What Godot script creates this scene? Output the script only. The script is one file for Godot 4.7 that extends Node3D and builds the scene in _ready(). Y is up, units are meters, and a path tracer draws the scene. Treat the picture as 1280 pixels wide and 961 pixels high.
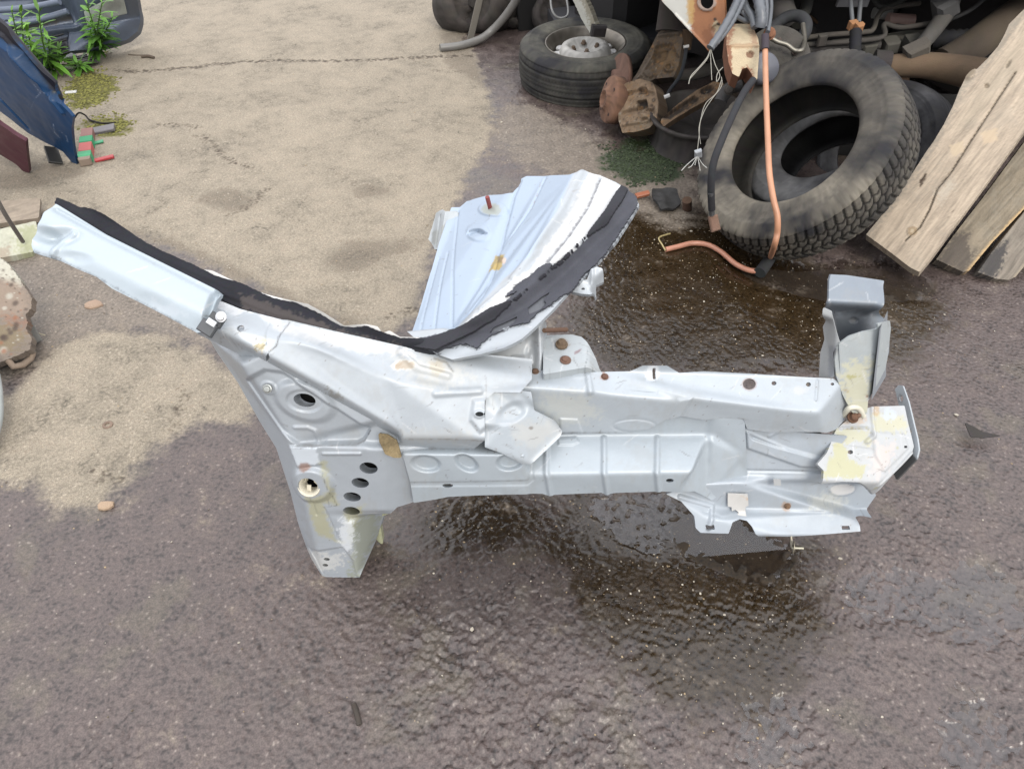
extends Node3D
# A scrapyard corner: a cut-out silver-blue car front quarter on wet asphalt, tyres, planks and a wreck behind.

var M := {}
var rng := RandomNumberGenerator.new()
var n1 := FastNoiseLite.new()
var n2 := FastNoiseLite.new()
var n3 := FastNoiseLite.new()
var used := {}

func numbered(called: String) -> String:
	used[called] = int(used.get(called, 0)) + 1
	return called if used[called] == 1 else "%s_%03d" % [called, used[called] - 1]

func tag(o: Node3D, label: String, category: String, group := "", kind := "") -> void:
	if label: o.set_meta("label", label)
	if category: o.set_meta("category", category)
	if group: o.set_meta("group", group)
	if kind: o.set_meta("kind", kind)

func thing(called: String, label: String, category: String, at := Vector3.ZERO, group := "") -> Node3D:
	var o := Node3D.new()
	o.name = numbered(called)
	add_child(o, true)
	o.position = at
	tag(o, label, category, group)
	return o

# commits a mesh as one named part; meshes are laid out in yard axes and moved to their parent's base
func put(called: String, mesh: Mesh, m: Material, parent: Node3D = null) -> MeshInstance3D:
	var o := MeshInstance3D.new()
	o.mesh = mesh
	o.material_override = m
	if parent == null:
		o.name = numbered(called)
		add_child(o, true)
	else:
		o.name = called
		parent.add_child(o, true)
		var at := Vector3.ZERO
		var p: Node = parent
		while p is Node3D and p != self:
			at += (p as Node3D).position
			p = p.get_parent()
		o.position = -at
	return o

func commit(v: PackedVector3Array, n: PackedVector3Array, c: PackedColorArray, ix: PackedInt32Array, uv := PackedVector2Array(), uv2 := PackedVector2Array()) -> ArrayMesh:
	var a := []
	a.resize(Mesh.ARRAY_MAX)
	a[Mesh.ARRAY_VERTEX] = v
	a[Mesh.ARRAY_NORMAL] = n
	if c.size(): a[Mesh.ARRAY_COLOR] = c
	if uv.size(): a[Mesh.ARRAY_TEX_UV] = uv
	if uv2.size(): a[Mesh.ARRAY_TEX_UV2] = uv2
	a[Mesh.ARRAY_INDEX] = ix
	var m := ArrayMesh.new()
	m.add_surface_from_arrays(Mesh.PRIMITIVE_TRIANGLES, a)
	return m

func seg_d(p: Vector2, a: Vector2, b: Vector2) -> float:
	var ab := b - a
	var t := clampf((p - a).dot(ab) / maxf(ab.length_squared(), 1e-12), 0.0, 1.0)
	return p.distance_to(a + ab * t)

func poly_sd(p: Vector2, poly: Array) -> float:
	var d := 1e9
	var inside := false
	var k := poly.size() - 1
	for i in poly.size():
		var a: Vector2 = poly[i]
		var b: Vector2 = poly[k]
		d = minf(d, seg_d(p, a, b))
		if (a.y > p.y) != (b.y > p.y) and p.x < (b.x - a.x) * (p.y - a.y) / (b.y - a.y) + a.x:
			inside = not inside
		k = i
	return -d if inside else d

func ell_sd(p: Vector2, e: Array) -> float:
	var a: Vector2 = e[1]
	var b: Vector2 = e[2]
	var q: Vector2 = p - (e[0] as Vector2)
	var det := a.cross(b)
	var s := Vector2(q.cross(b) / det, a.cross(q) / det)
	return (s.length() - 1.0) * minf(a.length(), b.length())

# signed distance to a feature: "p" polygon, "l" polyline, "e" ellipse
func feat_sd(f: Array, p: Vector2) -> float:
	if f[0] == "e": return ell_sd(p, f[1])
	if f[0] == "p": return poly_sd(p, f[1])
	var d := 1e9
	for i in f[1].size() - 1: d = minf(d, seg_d(p, f[1][i], f[1][i + 1]))
	return d

func feat_box(f: Array, grow: float) -> Rect2:
	var r: Rect2
	if f[0] == "e":
		var e: Array = f[1]
		var h := Vector2(absf(e[1].x) + absf(e[2].x), absf(e[1].y) + absf(e[2].y))
		r = Rect2((e[0] as Vector2) - h, h * 2.0)
	else:
		r = Rect2(f[1][0], Vector2.ZERO)
		for q in f[1]: r = r.expand(q)
	return r.grow(grow)

# Pressed sheet: a relief over a plane, cut out along its outline, with holes, turned edges and coats of colour.
# s: fr (plane), cell, out, base (facets), blur, bumps, holes, paint, col, rim, back
func sheet(s: Dictionary) -> ArrayMesh:
	var fr: Transform3D = s.fr
	var c: float = s.get("cell", 0.0025)
	var out: Array = s.out
	var box := Rect2(out[0], Vector2.ZERO)
	for q in out: box = box.expand(q)
	box = box.grow(c * 3.0)
	var nx := int(box.size.x / c) + 2
	var ny := int(box.size.y / c) + 2
	var o0 := box.position
	var d := PackedFloat32Array()
	d.resize(nx * ny)
	d.fill(-99.0)
	for poly in s.get("base", []):
		for t in poly.size() - 2:
			var a: Vector3 = poly[0]
			var b: Vector3 = poly[t + 1]
			var e: Vector3 = poly[t + 2]
			var a2 := Vector2(a.x, a.y)
			var u := Vector2(b.x, b.y) - a2
			var v := Vector2(e.x, e.y) - a2
			var det := u.cross(v)
			if absf(det) < 1e-10: continue
			var lo := (Vector2(minf(a.x, minf(b.x, e.x)), minf(a.y, minf(b.y, e.y))) - o0) / c
			var hi := (Vector2(maxf(a.x, maxf(b.x, e.x)), maxf(a.y, maxf(b.y, e.y))) - o0) / c
			for j in range(maxi(0, int(lo.y)), mini(ny, int(hi.y) + 2)):
				for i in range(maxi(0, int(lo.x)), mini(nx, int(hi.x) + 2)):
					var p := o0 + Vector2(i, j) * c - a2
					var k1 := p.cross(v) / det
					var k2 := u.cross(p) / det
					if k1 >= -0.001 and k2 >= -0.001 and k1 + k2 <= 1.001:
						d[j * nx + i] = a.z + (b.z - a.z) * k1 + (e.z - a.z) * k2
	if not s.has("base"): d.fill(0.0)
	if s.has("base"):                                        # carry the facets on past their rims, along rows and then columns
		for j in ny:
			var last := -1
			for i in nx:
				if d[j * nx + i] > -90.0:
					if last < i - 1 and last >= 0:
						for k in range(last + 1, i): d[j * nx + k] = lerpf(d[j * nx + last], d[j * nx + i], float(k - last) / (i - last))
					elif last < 0:
						for k in i: d[j * nx + k] = d[j * nx + i]
					last = i
			if last >= 0:
				for k in range(last + 1, nx): d[j * nx + k] = d[j * nx + last]
		var first := 0
		while first < ny and d[first * nx] < -90.0: first += 1
		for j in ny:
			if d[j * nx] > -90.0: continue
			var from := first if j < first else j - 1
			for i in nx: d[j * nx + i] = d[from * nx + i]
	var br := int(round(s.get("blur", 0.004) / c))
	for pass_ in (2 if br > 0 else 0):
		d = box_blur(d, nx, ny, br)
	for f in s.get("bumps", []):
		var amp: float = f[2]
		var w: float = f[3]
		var r := feat_box(f, w + c)
		for j in range(maxi(0, int((r.position.y - o0.y) / c)), mini(ny, int((r.end.y - o0.y) / c) + 1)):
			for i in range(maxi(0, int((r.position.x - o0.x) / c)), mini(nx, int((r.end.x - o0.x) / c) + 1)):
				var sd := feat_sd(f, o0 + Vector2(i, j) * c)
				if f[0] == "l": d[j * nx + i] += amp * smoothstep(w, w * 0.15, sd)
				else: d[j * nx + i] += amp * smoothstep(w * 0.5, -w * 0.5, sd)
	var wob: float = s.get("wobble", 0.0)
	if wob > 0.0:
		var wf: float = s.get("wobble_f", 9.0)
		for j in ny:
			for i in nx:
				var p := o0 + Vector2(i, j) * c
				d[j * nx + i] += wob * n1.get_noise_2d(p.x * wf * 30.0, p.y * wf * 30.0)
	# inside / outside
	var f_ := PackedFloat32Array()
	f_.resize(nx * ny)
	f_.fill(1.0)
	var far := c * 2.5
	var rag: float = s.get("ragged", 0.0)
	var ins := PackedByteArray()
	ins.resize(nx * ny)
	for j in ny:
		var y := o0.y + j * c
		var xs := []
		var k := out.size() - 1
		for i in out.size():
			var a: Vector2 = out[i]
			var b: Vector2 = out[k]
			if (a.y > y) != (b.y > y): xs.append((b.x - a.x) * (y - a.y) / (b.y - a.y) + a.x)
			k = i
		xs.sort()
		for h in range(0, xs.size() - 1, 2):
			for i in range(maxi(0, ceili((xs[h] - o0.x) / c)), mini(nx, floori((xs[h + 1] - o0.x) / c) + 1)): ins[j * nx + i] = 1
	var near := PackedFloat32Array()
	near.resize(nx * ny)
	near.fill(far)
	for q in out.size():
		var a: Vector2 = out[q]
		var b: Vector2 = out[(q + 1) % out.size()]
		var r := Rect2(a, Vector2.ZERO).expand(b).grow(far)
		for j in range(maxi(0, int((r.position.y - o0.y) / c)), mini(ny, int((r.end.y - o0.y) / c) + 1)):
			for i in range(maxi(0, int((r.position.x - o0.x) / c)), mini(nx, int((r.end.x - o0.x) / c) + 1)):
				near[j * nx + i] = minf(near[j * nx + i], seg_d(o0 + Vector2(i, j) * c, a, b))
	for k in nx * ny: f_[k] = -near[k] if ins[k] else near[k]
	if rag > 0.0:
		for j in ny:
			for i in nx:
				var p := o0 + Vector2(i, j) * c
				f_[j * nx + i] = clampf(f_[j * nx + i] + rag * n2.get_noise_2d(p.x * 2500.0, p.y * 2500.0), -far, far)
	for f in s.get("holes", []):
		var r := feat_box(f, far)
		for j in range(maxi(0, int((r.position.y - o0.y) / c)), mini(ny, int((r.end.y - o0.y) / c) + 1)):
			for i in range(maxi(0, int((r.position.x - o0.x) / c)), mini(nx, int((r.end.x - o0.x) / c) + 1)):
				var sd := feat_sd(f, o0 + Vector2(i, j) * c) * -1.0
				f_[j * nx + i] = maxf(f_[j * nx + i], clampf(sd, -far, far))
	for k in nx * ny:
		if f_[k] == 0.0: f_[k] = -1e-6
	# colours
	var base_c: Color = s.get("col", Color(0.6, 0.66, 0.7))
	var tone: float = s.get("tone", 0.04)
	var grime: float = s.get("grime", 0.0)
	var grain: Array = s.get("grain", [])                    # [direction, fine, coarse, strength] for wood
	var cols := PackedColorArray()
	cols.resize(nx * ny)
	for j in ny:
		for i in nx:
			if f_[j * nx + i] >= c * 1.5: continue
			var p := o0 + Vector2(i, j) * c
			var k := 1.0 + tone * (n1.get_noise_2d(p.x * 900.0, p.y * 900.0) + 0.7 * n2.get_noise_2d(p.x * 4000.0, p.y * 4000.0))
			if grain:
				var g: Vector2 = grain[0]
				var a := p.dot(g)
				var b := p.dot(Vector2(-g.y, g.x)) + 0.006 * n1.get_noise_2d(a * 300.0, p.dot(Vector2(-g.y, g.x)) * 500.0)
				k *= 1.0 + grain[1] * (0.7 * n2.get_noise_2d(a * 200.0, b * 3600.0) + 0.7 * n2.get_noise_2d(a * 60.0 + 500.0, b * 1500.0) + 0.6 * n1.get_noise_2d(a * 200.0, b * 1500.0))
			cols[j * nx + i] = Color(base_c.r * k, base_c.g * k, base_c.b * k)
			if grime > 0.0:
				var q := fr * Vector3(p.x, p.y, d[j * nx + i])
				var gr := grime * smoothstep(0.05, 0.55, n1.get_noise_3d(q.x * 500.0, q.y * 260.0, q.z * 500.0) + 0.5 * n2.get_noise_3d(q.x * 1500.0, q.y * 700.0, q.z * 1500.0))
				cols[j * nx + i] = cols[j * nx + i].lerp(Color(0.30, 0.275, 0.225), gr)
	for f in s.get("paint", []):                            # [shape, points, colour, edge softness, raggedness, strength]
		var col: Color = f[2]
		var w: float = f[3]
		var ra: float = f[4]
		var amt: float = f[5] if f.size() > 5 else 1.0
		var lw: float = f[6] if f.size() > 6 else 0.0
		var r := feat_box(f, w + absf(ra) + lw + c)
		for j in range(maxi(0, int((r.position.y - o0.y) / c)), mini(ny, int((r.end.y - o0.y) / c) + 1)):
			for i in range(maxi(0, int((r.position.x - o0.x) / c)), mini(nx, int((r.end.x - o0.x) / c) + 1)):
				if f_[j * nx + i] >= c * 1.5: continue
				var p := o0 + Vector2(i, j) * c
				var sd := feat_sd(f, p) - lw + ra * (n1.get_noise_2d(p.x * 3000.0 + 40.0, p.y * 3000.0) + 0.6 * n2.get_noise_2d(p.x * 9000.0, p.y * 9000.0 + 90.0))
				var k := amt * smoothstep(w * 0.5, -w * 0.5, sd)
				if k > 0.0: cols[j * nx + i] = cols[j * nx + i].lerp(col, k)
	for sp in s.get("specks", []):                           # [count, colour, radius]
		for q in int(sp[0]):
			var i0 := rng.randi_range(1, nx - 2)
			var j0 := rng.randi_range(1, ny - 2)
			var rr: float = sp[2] * (0.4 + 1.6 * pow(rng.randf(), 3.0))
			var st := int(ceil(rr / c))
			for j in range(maxi(0, j0 - st), mini(ny, j0 + st + 1)):
				for i in range(maxi(0, i0 - st), mini(nx, i0 + st + 1)):
					var k := 0.8 * smoothstep(rr, rr * 0.3, Vector2(i - i0, j - j0).length() * c)
					if k > 0.0: cols[j * nx + i] = cols[j * nx + i].lerp(sp[1], k)
	for sc in s.get("scratches", []):                        # [count, colour, length]
		for q in int(sc[0]):
			var p := Vector2(rng.randf() * nx, rng.randf() * ny)
			var dir := Vector2.from_angle(rng.randf_range(-0.7, 0.7) + (PI / 2 if rng.randf() < 0.3 else 0.0))
			var bend := rng.randf_range(-0.02, 0.02)
			var al := rng.randf_range(0.15, 0.6)
			for k in int(sc[2] * rng.randf_range(0.3, 1.0) / c):
				p += dir
				dir = dir.rotated(bend)
				if p.x < 0.0 or p.y < 0.0 or p.x >= nx or p.y >= ny: break
				var i := int(p.y) * nx + int(p.x)
				cols[i] = cols[i].lerp(sc[1], al * sin(PI * minf(1.0, (k + 1) * c / sc[2])))
	return cut_out(fr, o0, c, nx, ny, d, f_, cols, s.get("rim", 0.006), s.get("back", false), s.get("rim_col", Color(-1, 0, 0)))

func box_blur(d: PackedFloat32Array, nx: int, ny: int, r: int) -> PackedFloat32Array:
	var t := d.duplicate()
	for j in ny:
		var acc := 0.0
		for i in range(-r, r + 1): acc += d[j * nx + clampi(i, 0, nx - 1)]
		for i in nx:
			t[j * nx + i] = acc / (2 * r + 1)
			acc += d[j * nx + mini(i + r + 1, nx - 1)] - d[j * nx + maxi(i - r, 0)]
	var u := t.duplicate()
	for i in nx:
		var acc := 0.0
		for j in range(-r, r + 1): acc += t[clampi(j, 0, ny - 1) * nx + i]
		for j in ny:
			u[j * nx + i] = acc / (2 * r + 1)
			acc += t[mini(j + r + 1, ny - 1) * nx + i] - t[maxi(j - r, 0) * nx + i]
	return u

func grid_n(fr: Transform3D, d: PackedFloat32Array, nx: int, ny: int, c: float, k: int) -> Vector3:
	var i := k % nx
	var j := k / nx
	var dx := (d[j * nx + mini(i + 1, nx - 1)] - d[j * nx + maxi(i - 1, 0)]) / (2.0 * c)
	var dy := (d[mini(j + 1, ny - 1) * nx + i] - d[maxi(j - 1, 0) * nx + i]) / (2.0 * c)
	return (fr.basis * Vector3(-dx, -dy, 1.0)).normalized()

func cut_out(fr: Transform3D, o0: Vector2, c: float, nx: int, ny: int, d: PackedFloat32Array, f: PackedFloat32Array, cols: PackedColorArray, rim: float, back: bool, rim_col: Color) -> ArrayMesh:
	var V := PackedVector3Array()
	var N := PackedVector3Array()
	var C := PackedColorArray()
	var I := PackedInt32Array()
	var at := PackedInt32Array()
	at.resize(nx * ny)
	at.fill(-1)
	var cuts := {}
	var edges := []
	var wind := fr.basis.determinant() > 0.0
	for k in nx * ny:
		if f[k] < 0.0:
			at[k] = V.size()
			V.append(fr * Vector3(o0.x + (k % nx) * c, o0.y + (k / nx) * c, d[k]))
			N.append(grid_n(fr, d, nx, ny, c, k))
			C.append(cols[k])
	for j in ny - 1:
		for i in nx - 1:
			var k0 := j * nx + i
			var n_in := int(f[k0] < 0.0) + int(f[k0 + 1] < 0.0) + int(f[k0 + nx] < 0.0) + int(f[k0 + nx + 1] < 0.0)
			if n_in == 0: continue
			if n_in == 4:
				if wind:
					I.push_back(at[k0]); I.push_back(at[k0 + nx + 1]); I.push_back(at[k0 + 1])
					I.push_back(at[k0]); I.push_back(at[k0 + nx]); I.push_back(at[k0 + nx + 1])
				else:
					I.push_back(at[k0]); I.push_back(at[k0 + 1]); I.push_back(at[k0 + nx + 1])
					I.push_back(at[k0]); I.push_back(at[k0 + nx + 1]); I.push_back(at[k0 + nx])
				continue
			var q := [k0, k0 + 1, k0 + nx + 1, k0 + nx]
			var ring := []
			var was_cut := []
			for e in 4:
				var a: int = q[e]
				var b: int = q[(e + 1) % 4]
				if f[a] < 0.0:
					ring.append(at[a])
					was_cut.append(0)
				if (f[a] < 0.0) != (f[b] < 0.0):
					var key := mini(a, b) * 2 + (0 if absi(a - b) == 1 else 1)
					if not cuts.has(key):
						var lo := mini(a, b)
						var hi := maxi(a, b)
						var t := f[lo] / (f[lo] - f[hi])
						var p := Vector2(lo % nx, lo / nx).lerp(Vector2(hi % nx, hi / nx), t)
						cuts[key] = V.size()
						V.append(fr * Vector3(o0.x + p.x * c, o0.y + p.y * c, lerpf(d[lo], d[hi], t)))
						N.append(grid_n(fr, d, nx, ny, c, lo if f[lo] < 0.0 else hi))
						C.append(cols[lo if f[lo] < 0.0 else hi])
					ring.append(cuts[key])
					was_cut.append(1 if f[a] < 0.0 else 2)
			for t in ring.size() - 2:
				I.append_array([ring[0], ring[t + 2], ring[t + 1]] if wind else [ring[0], ring[t + 1], ring[t + 2]])
			for t in ring.size():
				if was_cut[t] == 1 and was_cut[(t + 1) % ring.size()] == 2: edges.append([ring[t], ring[(t + 1) % ring.size()]])
	var down := -fr.basis.z.normalized() * rim
	if rim > 0.0:
		for e in edges:
			var a: Vector3 = V[e[0]]
			var b: Vector3 = V[e[1]]
			var n := (b - a).cross(down).normalized()
			if wind: n = -n
			var k := V.size()
			for p in [a, b, b + down, a + down]:
				V.append(p)
				N.append(n)
			for p in [e[0], e[1], e[1], e[0]]: C.append(C[p] if rim_col.r < 0.0 else rim_col)
			I.append_array([k, k + 1, k + 2, k, k + 2, k + 3] if wind else [k, k + 2, k + 1, k, k + 3, k + 2])
	if back:
		var n0 := V.size()
		var i0 := I.size()
		for k in range(0, n0): 
			V.append(V[k] + down)
			N.append(-N[k])
			C.append(C[k] if rim_col.r < 0.0 else rim_col)
		for k in range(0, i0 - 6 * edges.size() if rim > 0.0 else i0, 3):
			I.append_array([I[k] + n0, I[k + 2] + n0, I[k + 1] + n0])
	return commit(V, N, C, I)

# a round bar along a smoothed path; radii may change along it
func tube(pts: Array, r: float, col := Color(0.1, 0.1, 0.1), sides := 10, ribs := 0, r1 := -1.0, smooth := true, caps := true) -> ArrayMesh:
	var path := []
	var per := 6 if smooth and pts.size() > 2 else 1
	for i in pts.size() - 1:
		var p0: Vector3 = pts[maxi(i - 1, 0)]
		var p3: Vector3 = pts[mini(i + 2, pts.size() - 1)]
		for k in per:
			path.append((pts[i] as Vector3).cubic_interpolate(pts[i + 1], p0, p3, float(k) / per) if per > 1 else pts[i])
	path.append(pts[-1])
	if ribs > 0:
		var fine := []
		for i in path.size() - 1:
			var m := maxi(1, int(path[i].distance_to(path[i + 1]) * ribs * 2))
			for k in m: fine.append((path[i] as Vector3).lerp(path[i + 1], float(k) / m))
		fine.append(path[-1])
		path = fine
	var V := PackedVector3Array()
	var N := PackedVector3Array()
	var C := PackedColorArray()
	var I := PackedInt32Array()
	var side := Vector3.UP.cross(path[1] - path[0])
	if side.length() < 1e-5: side = Vector3.RIGHT
	side = side.normalized()
	for i in path.size():
		var t: Vector3 = (path[mini(i + 1, path.size() - 1)] - path[maxi(i - 1, 0)]).normalized()
		side = (side - t * side.dot(t)).normalized()
		var up := t.cross(side)
		var rr := r if r1 < 0.0 else lerpf(r, r1, float(i) / (path.size() - 1))
		if ribs > 0 and i % 2 == 1: rr *= 0.82
		for k in sides:
			var a := TAU * k / sides
			var n := side * cos(a) + up * sin(a)
			V.append(path[i] + n * rr)
			N.append(n)
			var f := 1.0 + 0.18 * n1.get_noise_3d(V[-1].x * 1500.0, V[-1].y * 1500.0, V[-1].z * 1500.0)
			C.append(Color(col.r * f, col.g * f, col.b * f))
			if i:
				var b := (i - 1) * sides
				var k2 := (k + 1) % sides
				I.append_array([b + k, b + sides + k, b + k2, b + k2, b + sides + k, b + sides + k2])
	for e in (2 if caps else 0):
		var b := 0 if e == 0 else (path.size() - 1) * sides
		var n: Vector3 = (path[0] - path[1]).normalized() if e == 0 else (path[-1] - path[-2]).normalized()
		var k0 := V.size()
		for k in sides:
			V.append(V[b + k])
			N.append(n)
			C.append(col)
		for k in sides - 2: I.append_array([k0, k0 + k + 1, k0 + k + 2] if e == 0 else [k0, k0 + k + 2, k0 + k + 1])
	return commit(V, N, C, I)

# turned shape about the y axis of a frame; profile of (radius, height); colour function by point
func lathe(fr: Transform3D, prof: Array, segs: int, col: Callable, relief = null) -> ArrayMesh:
	var V := PackedVector3Array()
	var N := PackedVector3Array()
	var C := PackedColorArray()
	var I := PackedInt32Array()
	var np := prof.size()
	var P := []
	for i in segs + 1:
		var a := TAU * (i % segs) / segs
		for k in np:
			var p: Vector2 = prof[k]
			if relief != null: p = relief.call(a, k, p)
			P.append(Vector3(cos(a) * p.x, p.y, sin(a) * p.x))
	for i in segs + 1:
		for k in np:
			var q: Vector3 = P[i * np + k]
			var du: Vector3 = P[((i + 1) % segs) * np + k] - P[((i - 1 + segs) % segs) * np + k]
			var dv: Vector3 = P[i * np + mini(k + 1, np - 1)] - P[i * np + maxi(k - 1, 0)]
			var n := dv.cross(du)
			if n.length() < 1e-12: n = Vector3(0, 1, 0)
			V.append(fr * q)
			N.append((fr.basis * n.normalized()).normalized())
			C.append(col.call(atan2(q.z, q.x), k, q))
			if i and k:
				var b := (i - 1) * np + k - 1
				I.append_array([b, b + np, b + 1, b + 1, b + np, b + np + 1])
	return commit(V, N, C, I)

# flat-shaded solid: a list of outline points (2D) swept by depth along z, edges chamfered a little
func prism(fr: Transform3D, poly: Array, depth: float, col: Color, ch := 0.003, tone := 0.12) -> ArrayMesh:
	var st := SurfaceTool.new()
	st.begin(Mesh.PRIMITIVE_TRIANGLES)
	var pv := PackedVector2Array(poly)
	if Geometry2D.is_polygon_clockwise(pv): pv.reverse()
	var ins: Array = Geometry2D.offset_polygon(pv, -ch)
	var top: PackedVector2Array = ins[0] if ins.size() else pv
	if top.size() != pv.size(): top = pv
	if Geometry2D.is_polygon_clockwise(top): top.reverse()
	var best := 0                                            # line the inner ring's start up with the outer
	for i in top.size():
		if top[i].distance_to(pv[0]) < top[best].distance_to(pv[0]): best = i
	var cap := PackedVector2Array()
	for i in top.size(): cap.append(top[(i + best) % top.size()])
	var idx := Geometry2D.triangulate_polygon(cap)
	var tri := func(a: Vector3, b: Vector3, c: Vector3) -> void:
		var n := (fr.basis * (b - a).cross(c - a)).normalized()
		for p in [a, c, b]:
			var q: Vector3 = fr * (p as Vector3)
			var f := 1.0 + tone * n1.get_noise_3d(q.x * 700.0, q.y * 700.0, q.z * 700.0)
			st.set_color(Color(col.r * f, col.g * f, col.b * f))
			st.set_normal(n)
			st.add_vertex(q)
	for e in 2:
		var z := depth if e == 0 else 0.0
		for t in range(0, idx.size(), 3):
			var p := [cap[idx[t]], cap[idx[t + 1]], cap[idx[t + 2]]]
			if (p[1] - p[0]).cross(p[2] - p[0]) < 0.0: p.reverse()
			if e == 1: p.reverse()
			tri.call(Vector3(p[0].x, p[0].y, z), Vector3(p[1].x, p[1].y, z), Vector3(p[2].x, p[2].y, z))
	for i in pv.size():
		var a := pv[i]
		var b := pv[(i + 1) % pv.size()]
		var a1 := cap[i]
		var b1 := cap[(i + 1) % pv.size()]
		var rows := [[a1, b1, 0.0], [a, b, ch], [a, b, depth - ch], [a1, b1, depth]]
		for r in 3:
			var p: Array = rows[r]
			var q: Array = rows[r + 1]
			tri.call(Vector3(p[0].x, p[0].y, p[2]), Vector3(p[1].x, p[1].y, p[2]), Vector3(q[1].x, q[1].y, q[2]))
			tri.call(Vector3(p[0].x, p[0].y, p[2]), Vector3(q[1].x, q[1].y, q[2]), Vector3(q[0].x, q[0].y, q[2]))
	return st.commit()

func block(center: Vector3, size: Vector3, col: Color, rot := Vector3.ZERO, ch := 0.006) -> ArrayMesh:
	var h := size * 0.5
	var b := Basis.from_euler(rot)
	return prism(Transform3D(b, center - b.z * h.z), [Vector2(-h.x, -h.y), Vector2(h.x, -h.y), Vector2(h.x, h.y), Vector2(-h.x, h.y)], size.z, col, minf(ch, minf(h.x, minf(h.y, h.z)) * 0.4))

# frame whose y axis is n
func facing(at: Vector3, n: Vector3, spin := 0.0) -> Transform3D:
	var y := n.normalized()
	var x := y.cross(Vector3(0.13, 0.97, 0.31)).normalized()
	if absf(y.dot(Vector3(0.13, 0.97, 0.31).normalized())) > 0.97: x = y.cross(Vector3.FORWARD).normalized()
	return Transform3D(Basis(x, y, x.cross(y)).rotated(y, spin), at)

func bolt(parent: Node3D, at: Vector3, n: Vector3, r: float, h: float, col: Color, m: Material) -> MeshInstance3D:
	var fr := facing(at, n)
	var prof := [Vector2(r * 1.5, -0.001), Vector2(r * 1.5, h * 0.25), Vector2(r * 1.42, h * 0.3), Vector2(r, h * 0.32), Vector2(r, h * 0.85), Vector2(r * 0.8, h), Vector2(r * 0.001, h)]
	return put("bolt", lathe(fr, prof, 12, func(a, k, q): 
		var f := 1.0 + 0.35 * n2.get_noise_3d(q.x * 9000.0, q.y * 9000.0, q.z * 9000.0)
		return Color(col.r * f, col.g * f, col.b * f)), m, parent)

func noise_tex(freq: float, seed_: int, normal := false, strength := 4.0, size := 512, kind := FastNoiseLite.TYPE_SIMPLEX_SMOOTH, lo := 0.0, hi := 1.0) -> NoiseTexture2D:
	var n := FastNoiseLite.new()
	n.seed = seed_
	n.noise_type = kind
	n.frequency = freq
	n.fractal_octaves = 4
	var t := NoiseTexture2D.new()
	t.width = size
	t.height = size
	t.seamless = true
	t.noise = n
	if normal:
		t.as_normal_map = true
		t.bump_strength = strength
	else:
		var g := Gradient.new()
		g.set_color(0, Color(lo, lo, lo))
		g.set_color(1, Color(hi, hi, hi))
		t.color_ramp = g
	return t

func coat(called: String, rough: float, metal := 0.0, bump: Texture2D = null, amount := 0.4, scale_ := 4.0, spec := 0.5) -> StandardMaterial3D:
	var m := StandardMaterial3D.new()
	m.resource_name = called
	m.vertex_color_use_as_albedo = true
	m.albedo_color = Color(ALBEDO, ALBEDO, ALBEDO).linear_to_srgb()
	m.roughness = rough
	m.metallic = metal
	m.metallic_specular = spec
	if bump:
		m.normal_enabled = true
		m.normal_texture = bump
		m.normal_scale = amount
		m.uv1_triplanar = true
		m.uv1_world_triplanar = true
		m.uv1_scale = Vector3.ONE * scale_
	M[called] = m
	return m

# ---------------------------------------------------------------- the yard
const GX := 3.5
const GZ0 := -5.7
const GZ1 := -0.4
const WATER := -0.0035
const LW := 350
const LH := 265
var masks := {}

# soft low-resolution cover of the yard by hand-drawn patches (1 inside)
func cover(called: String, polys: Array, soft := 2) -> void:
	var m := PackedFloat32Array()
	m.resize(LW * LH)
	for poly in polys:
		var pv := PackedVector2Array(poly)
		for j in LH:
			for i in LW:
				var p := Vector2(lerpf(-GX, GX, (i + 0.5) / LW), lerpf(GZ0, GZ1, (j + 0.5) / LH))
				if Geometry2D.is_point_in_polygon(p, pv): m[j * LW + i] = 1.0
	for k in 2: m = box_blur(m, LW, LH, soft)
	masks[called] = m

func mask_at(called: String, x: float, z: float) -> float:
	var m: PackedFloat32Array = masks[called]
	var u := clampf((x + GX) / (2.0 * GX) * LW - 0.5, 0.0, LW - 1.001)
	var v := clampf((z - GZ0) / (GZ1 - GZ0) * LH - 0.5, 0.0, LH - 1.001)
	var i := int(u)
	var j := int(v)
	var k := j * LW + i
	u -= i
	v -= j
	return lerpf(lerpf(m[k], m[k + 1], u), lerpf(m[k + LW], m[k + LW + 1], u), v)

func big(called: String, w: int, h: int) -> PackedByteArray:
	var b := PackedByteArray()
	b.resize(LW * LH)
	var m: PackedFloat32Array = masks[called]
	for k in LW * LH: b[k] = int(clampf(m[k], 0.0, 1.0) * 255.0)
	var im := Image.create_from_data(LW, LH, false, Image.FORMAT_L8, b)
	im.resize(w, h, Image.INTERPOLATE_CUBIC)
	return im.get_data()

func noise_bytes(w: int, h: int, freq: float, seed_: int, kind := FastNoiseLite.TYPE_SIMPLEX_SMOOTH, oct := 4) -> PackedByteArray:
	var n := FastNoiseLite.new()
	n.seed = seed_
	n.noise_type = kind
	n.frequency = freq
	n.fractal_octaves = oct
	var im := n.get_image(w, h, false, false, true)
	im.convert(Image.FORMAT_L8)
	return im.get_data()

var lump := FastNoiseLite.new()
var pit := FastNoiseLite.new()
var crack := FastNoiseLite.new()
var wave := FastNoiseLite.new()

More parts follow.
